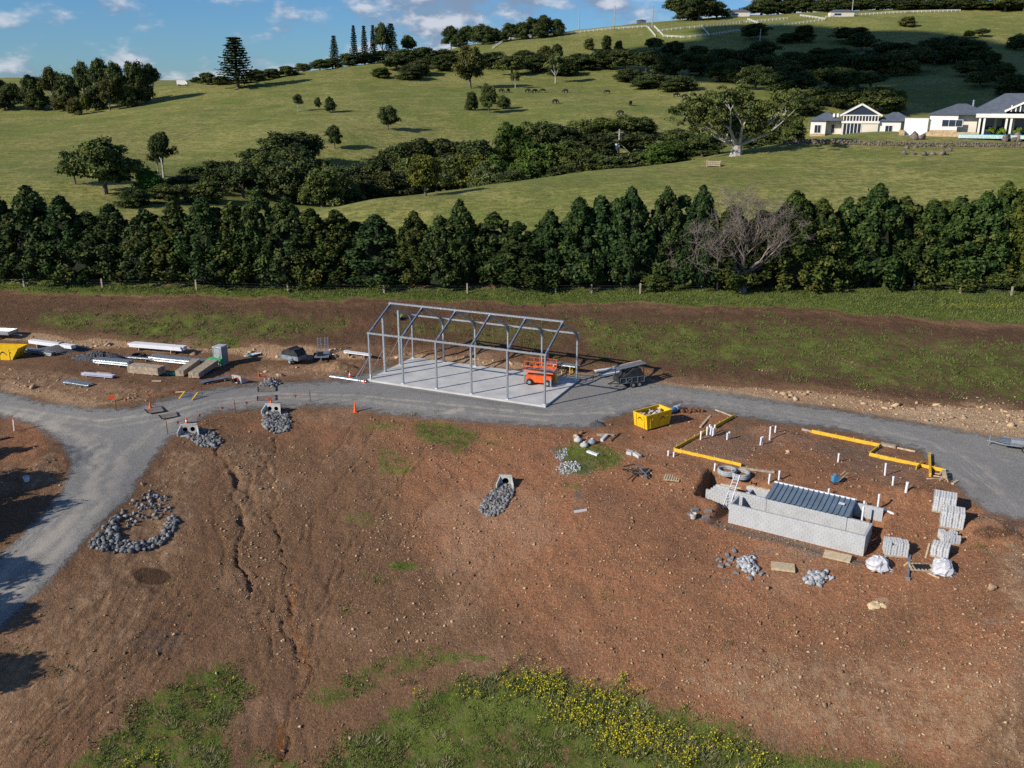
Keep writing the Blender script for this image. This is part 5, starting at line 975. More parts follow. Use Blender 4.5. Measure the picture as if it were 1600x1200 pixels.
# yellow framed grate
p = G(294, 622); gt = thing('step_grate', 'yellow framed steel grate leaning on the far road edge', 'grate', p, -.2)
for x in (-.75, .75): MB().bar((x, -.5, .03), (x + .1, .55, .5), .12, .08).build('side_rail', yel, gt)
m = MB()
for k in np.linspace(-.6, .6, 9): m.bar((k, -.45, .06), (k + .1, .5, .46), .04)
m.bar((-.7, -.45, .08), (.7, -.45, .08), .05); m.build('grating', galv, gt); MB().bar((-1.9, .9, .25), (-.8, .6, .45), .14, .06).build('handrail', woodl, gt)

# --- black cage trailer with rack
p = G(982, 604); ct = thing('cage_trailer', 'black cage trailer with sloping canvas sides and ladders on its roof rack', 'trailer', (p.x, p.y + .4, p.z), .35)
MB().prism([(-1.4, .55), (1.5, .55), (1.55, 1.2), (1.0, 2.1), (.2, 2.15), (-.9, 1.25), (-1.4, 1.15)], -.85, .85).build('body', cloth, ct)
for y in (-.87, .87): m = MB(); m.bar((-1.4, y, .6), (1.5, y, .6), .05); m.bar((-1.4, y, 1.15), (1.5, y, 1.2), .05); [m.bar((x, y, .6), (x, y, 1.18), .05) for x in (-1.4, -.7, 0, .7, 1.5)]; m.bar((-.7, y, .6), (0, y, 1.18), .04); m.build('cage_frame', galvd, ct)
for x in (.1, .85):
    for y in (-.95, .95): wheel(ct, (x, y, .34), .34, .2)
m = MB()
for x in (-1.2, 1.4):
    for y in (-.8, .8): m.bar((x, y, 1.1), (x, y, 2.3 + .12 * x), .06)
    m.bar((x, -.85, 2.3 + .12 * x), (x, .85, 2.3 + .12 * x), .07)
m.build('roof_rack', blackm, ct)
for y in (-.55, -.1, .4): MB().bar((-1.7, y, 2.16), (1.7, y, 2.55), .32, .09).build('ladder_stack', wood if y > 0 else galv, ct)
MB().bar((-1.4, .5, .5), (-2.4, 0, .45), .08).build('drawbar', blackm, ct); MB().bar((-1.4, -.5, .5), (-2.4, 0, .45), .08).build('drawbar', blackm, ct); MB().tube([(-2.2, 0, 0), (-2.2, 0, .6)], .05, 6).build('jockey_post', galvd, ct)
p = G(950, 584); sp_ = thing('sheet_stack', 'pale grey steel sheets and lengths stacked behind the cage trailer', 'steel sheets', (p.x, p.y, p.z), .5)
for i in range(5): MB().box((random.uniform(-.2, .2), -.6 + i * .3, .1 + .07 * i), (2.6, .5, .05), random.uniform(-.1, .1)).build('sheet', (galv, white, galvd)[i % 3], sp_)
# trailer at right edge
p = G(1590, 704); tr = thing('flat_trailer', 'low galvanised flat trailer with drawbar on the gravel at the road end', 'trailer', (p.x + .5, p.y + .3, p.z), -.42)
MB().box((0, 0, .5), (3.2, 1.6, .1)).build('deck', galv, tr)
for y in (-.8, .8): MB().bar((-1.6, y, .72), (1.6, y, .72), .06).build('side_rail', galv, tr)
for x in (-1.6, -.8, 0, .8, 1.6): MB().bar((x, -.8, .5), (x, -.8, .72), .05).build('rail_post', galv, tr)
for y in (-.9, .9): wheel(tr, (.2, y, .32), .32, .2)
for y in (-.5, .5): MB().bar((-1.6, y, .45), (-2.8, 0, .42), .08).build('drawbar', galv, tr)
MB().tube([(-2.6, 0, .02), (-2.6, 0, .95)], .05, 8).build('jockey_post', galv, tr); MB().box((-.4, 0, .72), (1.0, .7, .35)).build('load', gband, tr)

# --- foundation pad: formwork boards, pegs, pipes
def board(p, q, h, t, m, label, name='formwork_board', cat='formwork', sink=.03, group=None, pegs=True, tiltz=0):
    a, b = G(*p), G(*q); d = b - a; L = math.hypot(d.x, d.y); root = thing(name, label, cat, a, math.atan2(d.y, d.x), group); zz = max(gz(a.x + d.x * k, a.y + d.y * k) for k in (.2, .5, .8)); z0 = (a.z + b.z) / 2 - a.z
    MB().add([(0, -t / 2, -sink), (L, -t / 2, d.z - sink), (L, t / 2, d.z - sink), (0, t / 2, -sink), (0, -t / 2, h), (L, -t / 2, h + d.z), (L, t / 2, h + d.z), (0, t / 2, h)], [(0, 3, 2, 1), (4, 5, 6, 7), (0, 1, 5, 4), (1, 2, 6, 5), (2, 3, 7, 6), (3, 0, 4, 7)]).build('board', m, root)
    if pegs:
        for k in np.arange(.6, L - .2, 1.6): MB().bar((k, t / 2 + .04, d.z * k / L - .2), (k, t / 2 + .04, h + .12 + d.z * k / L), .05).build('peg', wood, root)
    return root
board((1053,705), (1158,729), .3, .09, yform, 'long yellow formwork board on the pad side nearest the drain coils'); board((1053,704), (1147,652), .3, .09, yform, 'yellow formwork board running back from the drain-coil board past the pipe cluster')
board((1268,676), (1374,698), .3, .09, yform, 'long yellow formwork board along the road edge of the pad'); board((1374,699), (1359,711), .3, .09, yform, 'short yellow return board joining the two long right-hand boards'); board((1358,712), (1477,738), .3, .09, yform, 'long yellow formwork board at the open corner with a crossing board'); 
board((1453,745), (1452,712), .32, .16, yform, 'short yellow board laid across the open corner of the formwork', pegs=False); board((1431,734), (1440,725), .3, .07, yform, 'small yellow brace beside the crossing board', pegs=False)
board((1155,732), (1210,739), .16, .12, wood, 'grey timber length continuing the drain-coil formwork board', 'timber_length', 'timber'); board((1253,672), (1268,676), .2, .12, wood, 'grey timber end of the road-edge formwork board', 'timber_length', 'timber', pegs=False); board((1118,641), (1149,653), .1, .16, woodl, 'pale timber length at the back corner of the formwork', 'timber_length', 'timber', pegs=False); board((1094,668), (1110,650), .1, .2, woodl, 'loose pale plank inside the skip side of the formwork', 'timber_plank', 'plank', pegs=False)
board((1401,700), (1430,706), .1, .14, woodl, 'pale timber length on the gravel behind the formwork corner', 'timber_length', 'timber', pegs=False); board((1376,695), (1400,700), .22, .5, wood, 'stack of short grey timbers at the end of the road-edge board', 'timber_stack', 'timber stack', pegs=False)
for i, (a, b, lb) in enumerate([((1448,748), (1480,750), 'pale batten lying flat at the foot of the crossing board'), ((1456,743), (1487,749), 'pale batten fanned out from the crossing board'), ((1460,740), (1486,744), 'thin batten under the fanned timber offcuts')]): board(a, b, .06, .1, woodl, lb, 'timber_batten', 'timber', pegs=False)
p = G(1474, 748); ps = thing('saw_stool', 'splayed timber saw stool by the formwork corner', 'saw stool', p, 1.2); MB().bar((-.7, 0, .5), (.7, 0, .5), .3, .08).build('top', woodl, ps); [MB().bar((x, y * .3, .48), (x * 1.25, y, -.02), .07).build('leg', wood, ps) for x in (-.55, .55) for y in (-.35, .35)]
board((1488,757), (1496,752), .12, .2, woodl, 'short timber offcut standing apart from the saw stool', 'timber_offcut', 'timber', pegs=False)
PIPES = [(1044,712,704.4),(1052.6,713.7,707),(1094.6,687,674.4),(1104.3,679.6,667.4),(1108,679,664),(1109.6,683.4,667),(1113.5,681,669),(1115.6,679.6,664),(1136,687,677),(1138.8,686,674.8),(1188,695.5,683.6),(1190.2,695,682.8),(1202.6,687.5,666.9),(1211,675.7,666),(1116.5,733.4,724.4),(1201.3,755,741),(1216.8,749.8,736),(1309.4,722,709),(1294,775.6,764),(1382.5,742.8,724.4),(1394.7,758.4,744.7),(1415.3,769,753.5),(1371,796,772),(1349.7,792.5,783),(1331,712,706),(905,697,692)]
PL = {0: 'short white pipe stub outside the formwork corner', 1: 'short white pipe stub tight against the formwork corner', 2: 'white upright pipe beside the side formwork board, apart from the cluster', 8: 'shorter of two paired white pipes right of the cluster', 9: 'taller of two paired white pipes right of the cluster', 12: 'tall white pipe beside the red earth mound on the pad', 13: 'white pipe standing behind the tall pipe at the red earth mound', 14: 'short white pipe beside the drain coils', 15: 'white pipe behind the block wall, nearer the drain coils', 16: 'white pipe at the end of the grey timber length', 17: 'lone white pipe in the middle of the pad behind the compactor', 18: 'white pipe directly behind the roofed block room', 19: 'tall white pipe below the open-corner formwork board', 20: 'slightly leaning white pipe between two taller ones right of the compactor', 21: 'thick leaning white pipe on the red earth edge', 22: 'very tall white pipe rising beside the back block wall', 23: 'short white pipe at the roof corner of the block room', 24: 'tiny white pipe stub by the pad centre', 25: 'tiny pale peg near the rubble skip'}
del PIPES[24:]
for i, (px, by, ty) in enumerate(PIPES):
    p = G(px, by); d = p.y * CP - (p.z - CZ) * SP; h = max((by - ty) / FPX * d / .93, .3); lb = PL.get(i, 'white upright plumbing pipe in the cluster by the side formwork board' if 3 <= i <= 7 else 'one of two short white pipes side by side on the pad centre'); r = .075 if i != 21 else .1
    root = thing('plumbing_pipe', lb, 'pipe', p, 0, 'plumbing pipes of the pad'); root.rotation_euler = (random.uniform(-.03, .03), random.uniform(-.03, .05), 0)
    b = MB().tube([(0, 0, -.15), (0, 0, h)], r, 10).build('pipe', pvc, root); MB().tube([(0, 0, h - .1), (0, 0, h + .03)], r * 1.18, 10).build('end_cap', pvc, root)
p = G(1305, 755); cp = thing('plate_compactor', 'blue plate compactor with slanted handle on the pad', 'compactor', p, .2)
MB().prism([(-.4, .1), (-.3, .02), (.35, .02), (.45, .1)], -.27, .27).build('base_plate', rust, cp); MB().box((-.05, 0, .42), (.5, .4, .5)).build('engine', blue, cp); MB().tube([(-.05, -.18, .72), (-.05, .18, .72)], .14, 10).build('tank', galvd, cp)
for y in (-.2, .2): MB().bar((.2, y, .3), (.95, y, .95), .05).build('handle', wood, cp)
# loose timbers, rolls and rubble by the skip
a, rz, L, c = seg((1043,648), (1062,640)); rl = thing('plastic_roll', 'rolled blue and white plastic sheet behind the rubbish skip', 'plastic roll', (c.x, c.y, c.z), rz); MB().tube([(-1.0, 0, .28), (.3, 0, .28)], .28, 12).build('roll', blue, rl); MB().tube([(.25, 0, .30), (1.1, .05, .3)], [.3, .26], 12).build('loose_end', wrap, rl)
p = G(1066, 644); V, Fc, tn = rocks_np(np.array([(i * .4, .1 * math.sin(i * 2), .15) for i in range(6)]), np.full(6, .3), 9); root = thing('scrap_heap', 'heap of rusty scrap and dark spoil beside the plastic roll', 'scrap', p); link('lumps', mesh_np('scrap_lumps', V, Fc, rust), root)
for i, (a, b, m_, lb, t) in enumerate([((932,680), (960,681), wood, 'thick grey weathered board on the earth above the grass island', .3), ((940,690), (948,682), conc, 'grey concrete chunk by the weathered board', .3), ((955,690), (968,678), woodd, 'thin dark timber on the red earth beside the weathered board', .1), ((918,706), (934,712), white, 'white board lying on the grass island', .3), ((980,708), (988,710), conc, 'flat grey concrete lump at the edge of the grass island', .55), ((990,710), (1000,716), conc, 'tilted grey concrete slab piece by the flat concrete lump', .35)]): board(a, b, .14 if m_ is not conc else .26, t, m_, lb, 'loose_board' if m_ is not conc else 'concrete_lump', 'board' if m_ is not conc else 'concrete', pegs=False)
for px, py, lb, mm in [(903, 690, 'crumpled pale grey cement bag on the grass island, outermost of three', conc), (913, 698, 'upright grey cement bag with white top on the grass island', concl), (925, 693, 'slumped dark grey cement bag on the grass island', gband)]:
    p = G(px, py); root = thing('cement_bag', lb, 'bag', p, random.uniform(0, 2)); MB().lathe([(.3, 0), (.42, .1), (.36, .3), (.16, .42), (.04, .4)], 7).build('sack', mm, root, None, True)
    MB().lathe([(.1, .38), (.16, .46), (.05, .54)], 6).build('knot', wrap, root)
riprap('tile_rubble', [(866,735),(880,722),(905,722),(908,735),(885,745)], 190, .04, .12, 'grey broken slate heaped on the edge of the grass island', 'rubble', rubm, 41); riprap('tile_rubble', [(866,716),(872,704),(885,700),(888,712),(876,722)], 110, .03, .09, 'thin grey rubble trailing along the grass island edge', 'rubble', rubm, 42)
p = G(998, 742); root = thing('scrap_heap', 'criss-cross pile of charred dark timbers on the red earth near the pallet', 'scrap', p, .1); rr = random.Random(3)
for i in range(16): MB().box((rr.uniform(-.8, .8), rr.uniform(-.5, .6), .1 + .02 * i), (rr.uniform(.6, 1.5), .1, .08), M=Matrix.Rotation(rr.uniform(0, 3.1), 3, 'Z') @ Matrix.Rotation(rr.uniform(-.25, .25), 3, 'Y')).build('timber', woodd if i % 4 else galvd, root)
board((974,730), (990,726), .1, .1, woodd, 'dark steel bar pointing away from the charred timber pile', 'steel_bar', 'bar', pegs=False); board((897,800), (917,797), .08, .25, conc, 'grey smear of hardened concrete on the slope below the grass island', 'concrete_smear', 'concrete', pegs=False); 
riprap('boulder_pair', [(899,676),(910,676),(908,682),(900,683)], 3, .3, .45, 'pair of tan boulders by the road edge left of the grey board', 'boulders', tanstone, 43); riprap('boulder_pair', [(1548,912),(1560,913),(1558,921),(1549,923)], 3, .25, .4, 'pair of orange-tan boulders on the slope below the pallets', 'boulders', tanstone, 44)
def pallet(px, py, rz, label, m=woodl, w=1.2, d=1.0, parent_extra=None, tilt=0):
    p = G(px, py); root = thing('pallet', label, 'pallet', p, rz); root.rotation_euler.x = tilt
    for y in (-d / 2 + .06, 0, d / 2 - .06): MB().box((0, y, .06), (w, .1, .1)).build('bearer', wood, root)
    for x in np.linspace(-w / 2 + .06, w / 2 - .06, 7): MB().box((x, 0, .125), (.12, d, .025)).build('slat', m, root)
    return root
pallet(1050, 748, -.3, 'empty slatted timber pallet on the red earth near the drain coils', woodl, 1.3, 1.1); 
p = G(1223, 888); root = thing('ply_stack', 'flat brown plywood stack on timber lying alone below the block wall', 'plywood', p, -.25); [MB().box((0, 0, .06 + .06 * i), (1.65, 1.05, .055)).build('sheet', woodl, root) for i in range(3)]
p = G(1308, 871); root = thing('ply_stack', 'flat brown plywood sheet tilted against the foot of the block wall', 'plywood', p, -.5); root.rotation_euler.x = .12; [MB().box((0, 0, .07 + .06 * i), (1.9, .9, .055)).build('sheet', woodl, root) for i in range(2)]
# rubble of broken blocks
riprap('block_rubble', [(1150,878),(1166,868),(1178,872),(1186,890),(1180,900),(1165,896),(1152,888)], 60, .12, .26, 'heap of broken grey blocks left of the plywood stack', 'rubble', rubm, 51, 0, .2); riprap('block_rubble', [(1256,905),(1268,894),(1290,894),(1301,904),(1285,914),(1262,914)], 80, .12, .25, 'compact heap of broken grey blocks right of the plywood stack', 'rubble', rubm, 52, 0, .3)
for px, py in [(1126,886),(1136,868),(1147,862),(1141,876),(1123,876),(1150,896),(1172,905),(1144,873),(1138,883),(1190,898)]:
    p = G(px, py); root = thing('broken_block', 'single broken grey block lying around the rubble heap left of the plywood stack', 'block', p, random.uniform(0, 3), 'loose broken blocks'); MB().prism([(-.2, 0), (.2, 0), (.2, .17), (.02, .19), (-.2, .12)], -.1, .1).build('half_block', rubm, root); MB().box((.08, -.11, .08), (.1, .05, .08)).build('web', rubm, root)
p = G(1083, 810); root = thing('tipped_bucket', 'pale mortar tub and blocks beside the left end of the block wall', 'tub', p, .5); MB().lathe([(.2, 0), (.26, .45), (.24, .45), (.2, .06)], 12).build('tub', concl, root); MB().box((.1, .5, .12), (.5, .3, .22), .4).build('mortar_board', rubm, root)
for px, py, lb in [(1107, 800, 'flat grey block flake beside the mortar tub'), (1103, 809, 'small grey block end in front of the mortar tub'), (1086, 798, 'grey block flake behind the mortar tub')]: board((px - 6, py), (px + 5, py - 1), .14, .25, rubm, lb, 'broken_block', 'block', pegs=False)

# --- block building
bld = thing('block_building', 'unfinished grey concrete-block lower room with walls stepped into the bank and a dark ribbed roof', 'building', (BA[0], BA[1], -2.38), math.atan2(ba[1], ba[0]))
loc_ = lambda px, py, z: (lambda q: (float((q[:2] - BA[:2]) @ ba), float((q[:2] - BA[:2]) @ bb), z + 2.38))(PZ(px, py, z))
def blockwall(name, x0, y0, x1, y1, z0, z1, t=.19, course=.2, blk=.4, step=None):   # courses of blocks with recessed joints
    d = Vector((x1 - x0, y1 - y0)); L = d.length; d.normalize(); n = Vector((-d.y, d.x)); M = Matrix(((d.x, n.x, 0), (d.y, n.y, 0), (0, 0, 1)))
    core = MB(); blocks = MB(); nc = max(1, round((z1 - z0) / course)); ch = (z1 - z0) / nc
    top = z1
    for c in range(nc):
        o = 0 if c % 2 == 0 else -blk / 2; x = o; zc = z0 + ch * (c + .5)
        while x < L - .02:
            a, b = max(x, 0), min(x + blk, L); lim_ = (step(((a + b) / 2)) if step else z1)
            if b - a > .05 and zc < lim_: blocks.box(M @ Vector(((a + b) / 2, 0, zc)) + Vector((x0, y0, 0)), (b - a - .016, t, ch - .016), M=M)
            x += blk
    if step is None: core.box(M @ Vector((L / 2, 0, (z0 + z1) / 2 - .01)) + Vector((x0, y0, 0)), (L - .02, t - .03, z1 - z0 - .03), M=M)
    root = link(name, None, bld); tag(blocks.build('block_courses', blockm, root), kind='stuff')
    if step is None: core.build('mortar', mortar, root)
    return root
ZF, ZA = .0, 1.66                                    # floor and front wall top, local
D1 = 1.9                                             # clear depth of the front trench
blockwall('front_wall', 0, .1, BL, .1, ZF, ZA); blockwall('end_wall', .1, .2, .1, D1, ZF, ZA, step=lambda s: ZA - .05); blockwall('end_wall', BL - .1, .2, BL - .1, D1 + .6, ZF, ZA)
rx0, ry0, rz0 = loc_(1197.8, 779.7, -.66); rx1, ry1, rz1 = loc_(1324.4, 806.9, -.66); qx0, qy0, qz0 = loc_(1219.4, 760, -.26)
ry = (ry0 + ry1) / 2; D1 = ry + .1
blockwall('inner_wall', rx0, D1, rx1, D1, ZF, rz0 - .03); blockwall('inner_wall', -2.85, D1 + .02, rx0 - .02, D1 + .02, ZF, 1.9, step=lambda s: 1.15 + .68 * s if s < 1 else 1.85 - .06 * (s - 1)); blockwall('inner_wall', rx1 + .02, D1 + .03, BL - .25, D1 + .03, ZF, 1.62)
dep = qy0 - ry0
blockwall('cross_wall', rx0 + .1, D1 + .12, rx0 + .1, D1 + dep, ZF, rz0 - .02); blockwall('cross_wall', rx1 - .1, D1 + .12, rx1 - .1, D1 + dep, ZF, rz0 - .02); blockwall('cross_wall', rx0 - 1.6, D1 + .14, rx0 - 1.6, D1 + .95, ZF, 1.75)
blockwall('back_wall', .2, D1 + 1.05, rx0, D1 + 1.05, ZF, 1.9); blockwall('back_wall', rx0 + .02, D1 + dep + .11, rx1, D1 + dep + .11, ZF, rz0 + .12); blockwall('back_wall', rx1 + .02, D1 + dep + .1, BL + .3, D1 + dep + .1, ZF, 2.05)
for x0, x1, y_, z_ in ((-1.7, .0, D1 + .22, 1.93), (.4, rx0 - .1, D1 + 1.0, 1.97)): MB().box(((x0 + x1) / 2, y_, z_), (x1 - x0, .22, .1)).build('timber_capping', woodl, bld)
m = MB(); W_ = rx1 - rx0 + .3; nr = 16; z0, z1 = rz0 + .02, qz0 + .1; y0, y1 = ry - .12, ry + dep + .2
prof = []
for i in range(nr):
    x = rx0 - .15 + W_ * i / nr; s = W_ / nr; prof += [(x, 0), (x + s * .62, 0), (x + s * .70, .09), (x + s * .90, .09), (x + s * .98, 0)]
n_ = len(prof); m.add([(x, y0, z0 + h) for x, h in prof] + [(x, y1, z1 + h) for x, h in prof], [(i, i + 1, n_ + i + 1, n_ + i) for i in range(n_ - 1)]); m.add([(x, y0, z0 + h - .02) for x, h in prof] + [(x, y1, z1 + h - .02) for x, h in prof], [(i, i + 1, n_ + i + 1, n_ + i) for i in range(n_ - 1)])
m.build('roof_sheet', hidark, bld); MB().bar((rx0 - .15, y1 + .04, z1 + .02), (rx1 + .15, y1 + .04, z1 + .02), .1, .16).build('ridge_flashing', white, bld)
MB().box((rx1 - .75, ry + dep * .62, (z0 + z1) / 2 + .16), (.45, .4, .02)).build('paper_sheet', white, bld)
MB().box((BL / 2, D1 / 2 + 1.2, .01), (BL - .4, dep + D1 - .5, .06)).build('floor', concl, bld)
p0 = Vector((rx1 + .9, D1 + 1.0, 0)); MB().tube([(p0.x, p0.y, .1), (p0.x, p0.y, 2.4)], .08, 8).build('riser_pipe', pvc, bld)
# ladder leaning over the wing wall
la, lb_ = PZ(1134, 795, -2.2), PZ(1152.5, 742, .55); a = Vector(la); b = Vector(lb_); lad = thing('ladder', 'aluminium extension ladder leaning on the block wing wall', 'ladder', a); d = b - a; side = Vector((ba[0], ba[1], 0)) * .26
alum = mat('aluminium', (.66, .66, .70), .4, .4, .08, 2)
for s in (-1, 1): MB().bar(side * s, d + side * s * .8, .07, .1).build('stile', alum, lad)
for k in np.linspace(.06, .95, 11): MB().bar(d * k - side * .95, d * k + side * .95, .09, .05).build('rung', alum, lad)

# --- pallets of blocks
def hollow(mb, M, c):                                # a two-core concrete block, 390 x 190 x 190
    for x in (-.17, 0, .17): mb.box(M @ Vector((x, 0, 0)) + c, (.045, .19, .19), M=M)
    for y in (-.078, .078): mb.box(M @ Vector((0, y, 0)) + c, (.386, .034, .186), M=M)
def block_pallet(px, py, rz, nx_, ny_, nz_, label, missing=0, solid=True, standing=False):
    p = G(px, py); root = thing('block_pallet', label, 'block stack', (p.x, p.y, gz(p.x, p.y) - .02), rz); rr = random.Random(int(px)); mb = MB(); I = Matrix.Identity(3)
    for y in (-ny_ * .1 + .06, 0, ny_ * .1 - .06): MB().box((0, y, .06), (nx_ * .4, .1, .12)).build('pallet_bearer', wood, root)
    MB().box((0, 0, .135), (nx_ * .4, ny_ * .2, .03)).build('pallet_deck', woodl, root)
    for k in range(nz_):
        for i in range(nx_):
            for j in range(ny_):
                if k == nz_ - 1 and rr.random() < missing: continue
                if 0 < k < nz_ - 1 and 0 < i < nx_ - 1 and 0 < j < ny_ - 1: continue
                c = Vector(((i - (nx_ - 1) / 2) * .4 + rr.uniform(-.012, .012), (j - (ny_ - 1) / 2) * .2 + rr.uniform(-.01, .01), .25 + k * .2)); hollow(mb, Matrix.Rotation(rr.uniform(-.03, .03), 3, 'Z'), c)
    tag(mb.build('blocks', mat('pale_new_block', (.50, .505, .51), .9, 0, .06, 3.0), root), kind='stuff'); return root
RB = math.atan2(ba[1], ba[0])
block_pallet(1474, 797, RB + .1, 4, 7, 6, 'neat square stack of hollow blocks farthest up the pad edge'); block_pallet(1486, 821, RB + .12, 4, 7, 6, 'square stack of hollow blocks with torn wrap against the farther stack', .25)
block_pallet(1482, 846, RB + .5, 3, 6, 3, 'low jumbled stack of hollow blocks below the two square stacks', .3); block_pallet(1468, 868, RB, 3, 5, 4, 'narrow stack of blocks beside the wrapped bag', .3); block_pallet(1398, 866, RB + .35, 4, 5, 5, 'stack of hollow blocks standing by the right end of the block wall', .3)
def wrapped(px, py, label, r, h, seed):
    p = G(px, py); root = thing('wrapped_pallet', label, 'wrapped pallet', (p.x, p.y, p.z), random.uniform(0, 3)); rr_ = np.random.default_rng(seed); m = MB(); n = 16; rows = [(1.0, 0), (1.05, .2), (.98, .5), (.86, .8), (.55, .95), (.12, 1.0)]
    m.lathe([(r * a, h * b) for a, b in rows], n); v = np.array(m.v); v[:, :2] *= (1 + .13 * rr_.normal(0, 1, (len(v), 1))); v[:, 2] += .05 * rr_.normal(0, 1, len(v)) * (v[:, 2] > .05); m.v = [tuple(q) for q in v]; m.build('plastic_cover', wrap, root)
    s = MB()
    for k in range(7):
        a = rr_.uniform(0, 6.28); s.prism([(r * .9 * math.cos(a), r * .9 * math.sin(a)), (r * 1.6 * math.cos(a + .2), r * 1.6 * math.sin(a + .2)), (r * .95 * math.cos(a + .5), r * .95 * math.sin(a + .5))], .02 + .02 * k, .035 + .02 * k, 'z')
    tag(s.build('loose_wrap', wrap, root), kind='stuff'); pb = MB(); pb.box((0, 0, .05), (r * 1.7, r * 1.5, .1), .4); pb.build('pallet_deck', woodl, root); return root
wrapped(1371, 886, 'slumped bag of blocks under torn clear plastic at the foot of the block wall', .72, .8, 1); wrapped(1472, 893, 'round bulging bag under clear plastic below the narrow block stack', .68, .95, 2)
a, rz, L, c = seg((1418,907), (1422,868)); root = thing('steel_post', 'grey steel post lying on the slope between the two wrapped bags', 'steel post', (a.x, a.y, a.z + .06), rz); q = MB(); cee(q, (0, 0, .06), (L, 0, .1 + (gz(c.x, c.y) - a.z) * 1.8), .14, .14, (0, 0, 1)); q.build('post', galv, root); MB().box((0, 0, .08), (.02, .3, .3)).build('end_plate', galv, root)
pl = pallet(1439, 888, -.2, 'pallet with black plastic sheet lying between the wrapped bags', woodl, 1.6, 1.0); MB().box((.05, 0, .16), (1.1, .6, .04), .15).build('black_sheet', blackm, pl)
for a_, b_, lb in [((1451,896), (1468,904), 'long thin batten jutting below the round bulging bag'), ((1413,884), (1424,876), 'short batten beside the lying steel post'), ((1446,872), (1452,850), 'upright pale ply strip beside the narrow block stack')]: board(a_, b_, .07, .12, woodl, lb, 'timber_batten', 'timber', pegs=False)
board((1380,797), (1397,804), .12, .12, pvc, 'white pipe length lying on the red earth right of the back block wall', 'plumbing_pipe', 'pipe', pegs=False)
# left roadside: stake, bucket
p = G(22, 673); root = thing('marker_stake', 'pink-white marker stake on the bare ground inside the road bend', 'stake', p); MB().bar((0, 0, -.2), (.12, 0, 1.3), .11).build('stake', mat('pale_pink_paint', (.72, .55, .52), .6), root); MB().bar((.105, 0, 1.12), (.125, 0, 1.32), .12).build('tip', oran2, root)
p = G(42, 752); root = thing('bucket', 'white plastic bucket on the shaded bare ground inside the road bend', 'bucket', p); MB().lathe([(.2, 0), (.27, .42), (.25, .42), (.19, .04)], 14).build('pail', pvc, root); MB().tube([(.26 * math.cos(t), .02, .42 + .16 * math.sin(t)) for t in np.linspace(0, math.pi, 9)], .012, 5).build('handle', galvd, root)
board((0,688), (16,684), .12, .3, blackm, 'dark rubber strip lying on bare ground inside the road bend', 'rubber_strip', 'strip', pegs=False)
# wire fence in front of the windbreak
posts = [(38,448),(160,449),(307,453),(450,456),(600,458),(730,459),(868,458),(924,458),(1000,459),(1120,454),(1276,450),(1323,449),(1379,450),(1427,452),(1500,458),(1580,462),(-60,447)]
fw = thing('wire_fence', 'post and wire fence along the foot of the cypress windbreak', 'fence', G(800, 457)); o = fw.location.copy(); posts.sort(); tops = []
for i, (px, py) in enumerate(posts):
    v = G(px, py) - o; h = 1.25 if i % 3 else 1.45; tops.append(v); MB().box((v.x, v.y, v.z + h / 2 - .2), (.2, .2, h + .4)).build('post', barkpale if px in (38, 1276, 1427, 1323) else wood, fw)
for z in (.35, .7, 1.05):
    MB().tube([(v.x, v.y, v.z + z) for v in tops], .008, 3).build('wire', galvd, fw)
# agave-like clump at bank behind the frame
p = G(623, 500); ag = thing('spiky_plant', 'small spiky grey-green plant on the earth bank behind the shed frame', 'plant', p); m = MB()
for k in range(18):
    a = k * 2.4; t = .5 + .5 * (k % 5) / 5; e = Vector((math.cos(a) * .75, math.sin(a) * .75, t * 1.1)); s = Vector((-math.sin(a), math.cos(a), 0)) * .09; m.add([(-s.x, -s.y, 0), (s.x, s.y, 0), tuple(e * .6 + s), tuple(e), tuple(e * .6 - s)], [(0, 1, 2, 3, 4)])
m.build('leaves', mat('agave_leaf', (.10, .15, .08), .6), ag)
# ------------------------------------------------------------------ distant houses, fences, poles, cows
render_w = mat('cream_render', (.66, .60, .50), .85, 0, .06, .5); render_s = mat('white_render', (.74, .72, .68), .85, 0, .05, .5); slate = mat('slate_roof', (.10, .115, .14), .6, 0, .15, .8); glass = mat('dark_glass', (.02, .03, .055), .08, 0, .1, .5, 0, .6); trimm = mat('white_trim', (.74, .70, .62), .7, 0, .04, 1); sandst = mat('sandstone', (.46, .33, .20), .9, 0, .25, 1.5); drys = mat('dry_stone', (.16, .125, .105), .95, 0, .5, 1.6, 1.0); water = mat('pool_water', (.06, .30, .32), .1, 0, .1, .5)
def hip(mb, x0, x1, y0, y1, z, h, ov=.5, ridge=None):
    x0 -= ov; x1 += ov; y0 -= ov; y1 += ov; w = min(x1 - x0, y1 - y0) / 2; r = ridge or 0
    if x1 - x0 >= y1 - y0: T = [(x0 + w, (y0 + y1) / 2, z + h), (x1 - w, (y0 + y1) / 2, z + h)]
    else: T = [((x0 + x1) / 2, y0 + w, z + h), ((x0 + x1) / 2, y1 - w, z + h)]
    V = [(x0, y0, z), (x1, y0, z), (x1, y1, z), (x0, y1, z)] + T
    if x1 - x0 >= y1 - y0: Fc = [(0, 1, 5, 4), (1, 2, 5), (2, 3, 4, 5), (3, 0, 4), (0, 3, 2, 1)]
    else: Fc = [(0, 1, 4), (1, 2, 5, 4), (2, 3, 5), (3, 0, 4, 5), (0, 3, 2, 1)]
    return mb.add(V, Fc)
def win(par, x, z0, w, h, y, n=2, name='window'):
    f = MB().box((x, y - .04, z0 + h / 2), (w + .16, .1, h + .16)).build(name, trimm, par)
    k = w / n
    for i in range(n): MB().box((x - w / 2 + k * (i + .5), y - .1, z0 + h / 2), (k - .1, .06, h)).build('pane', glass, f)
    return f
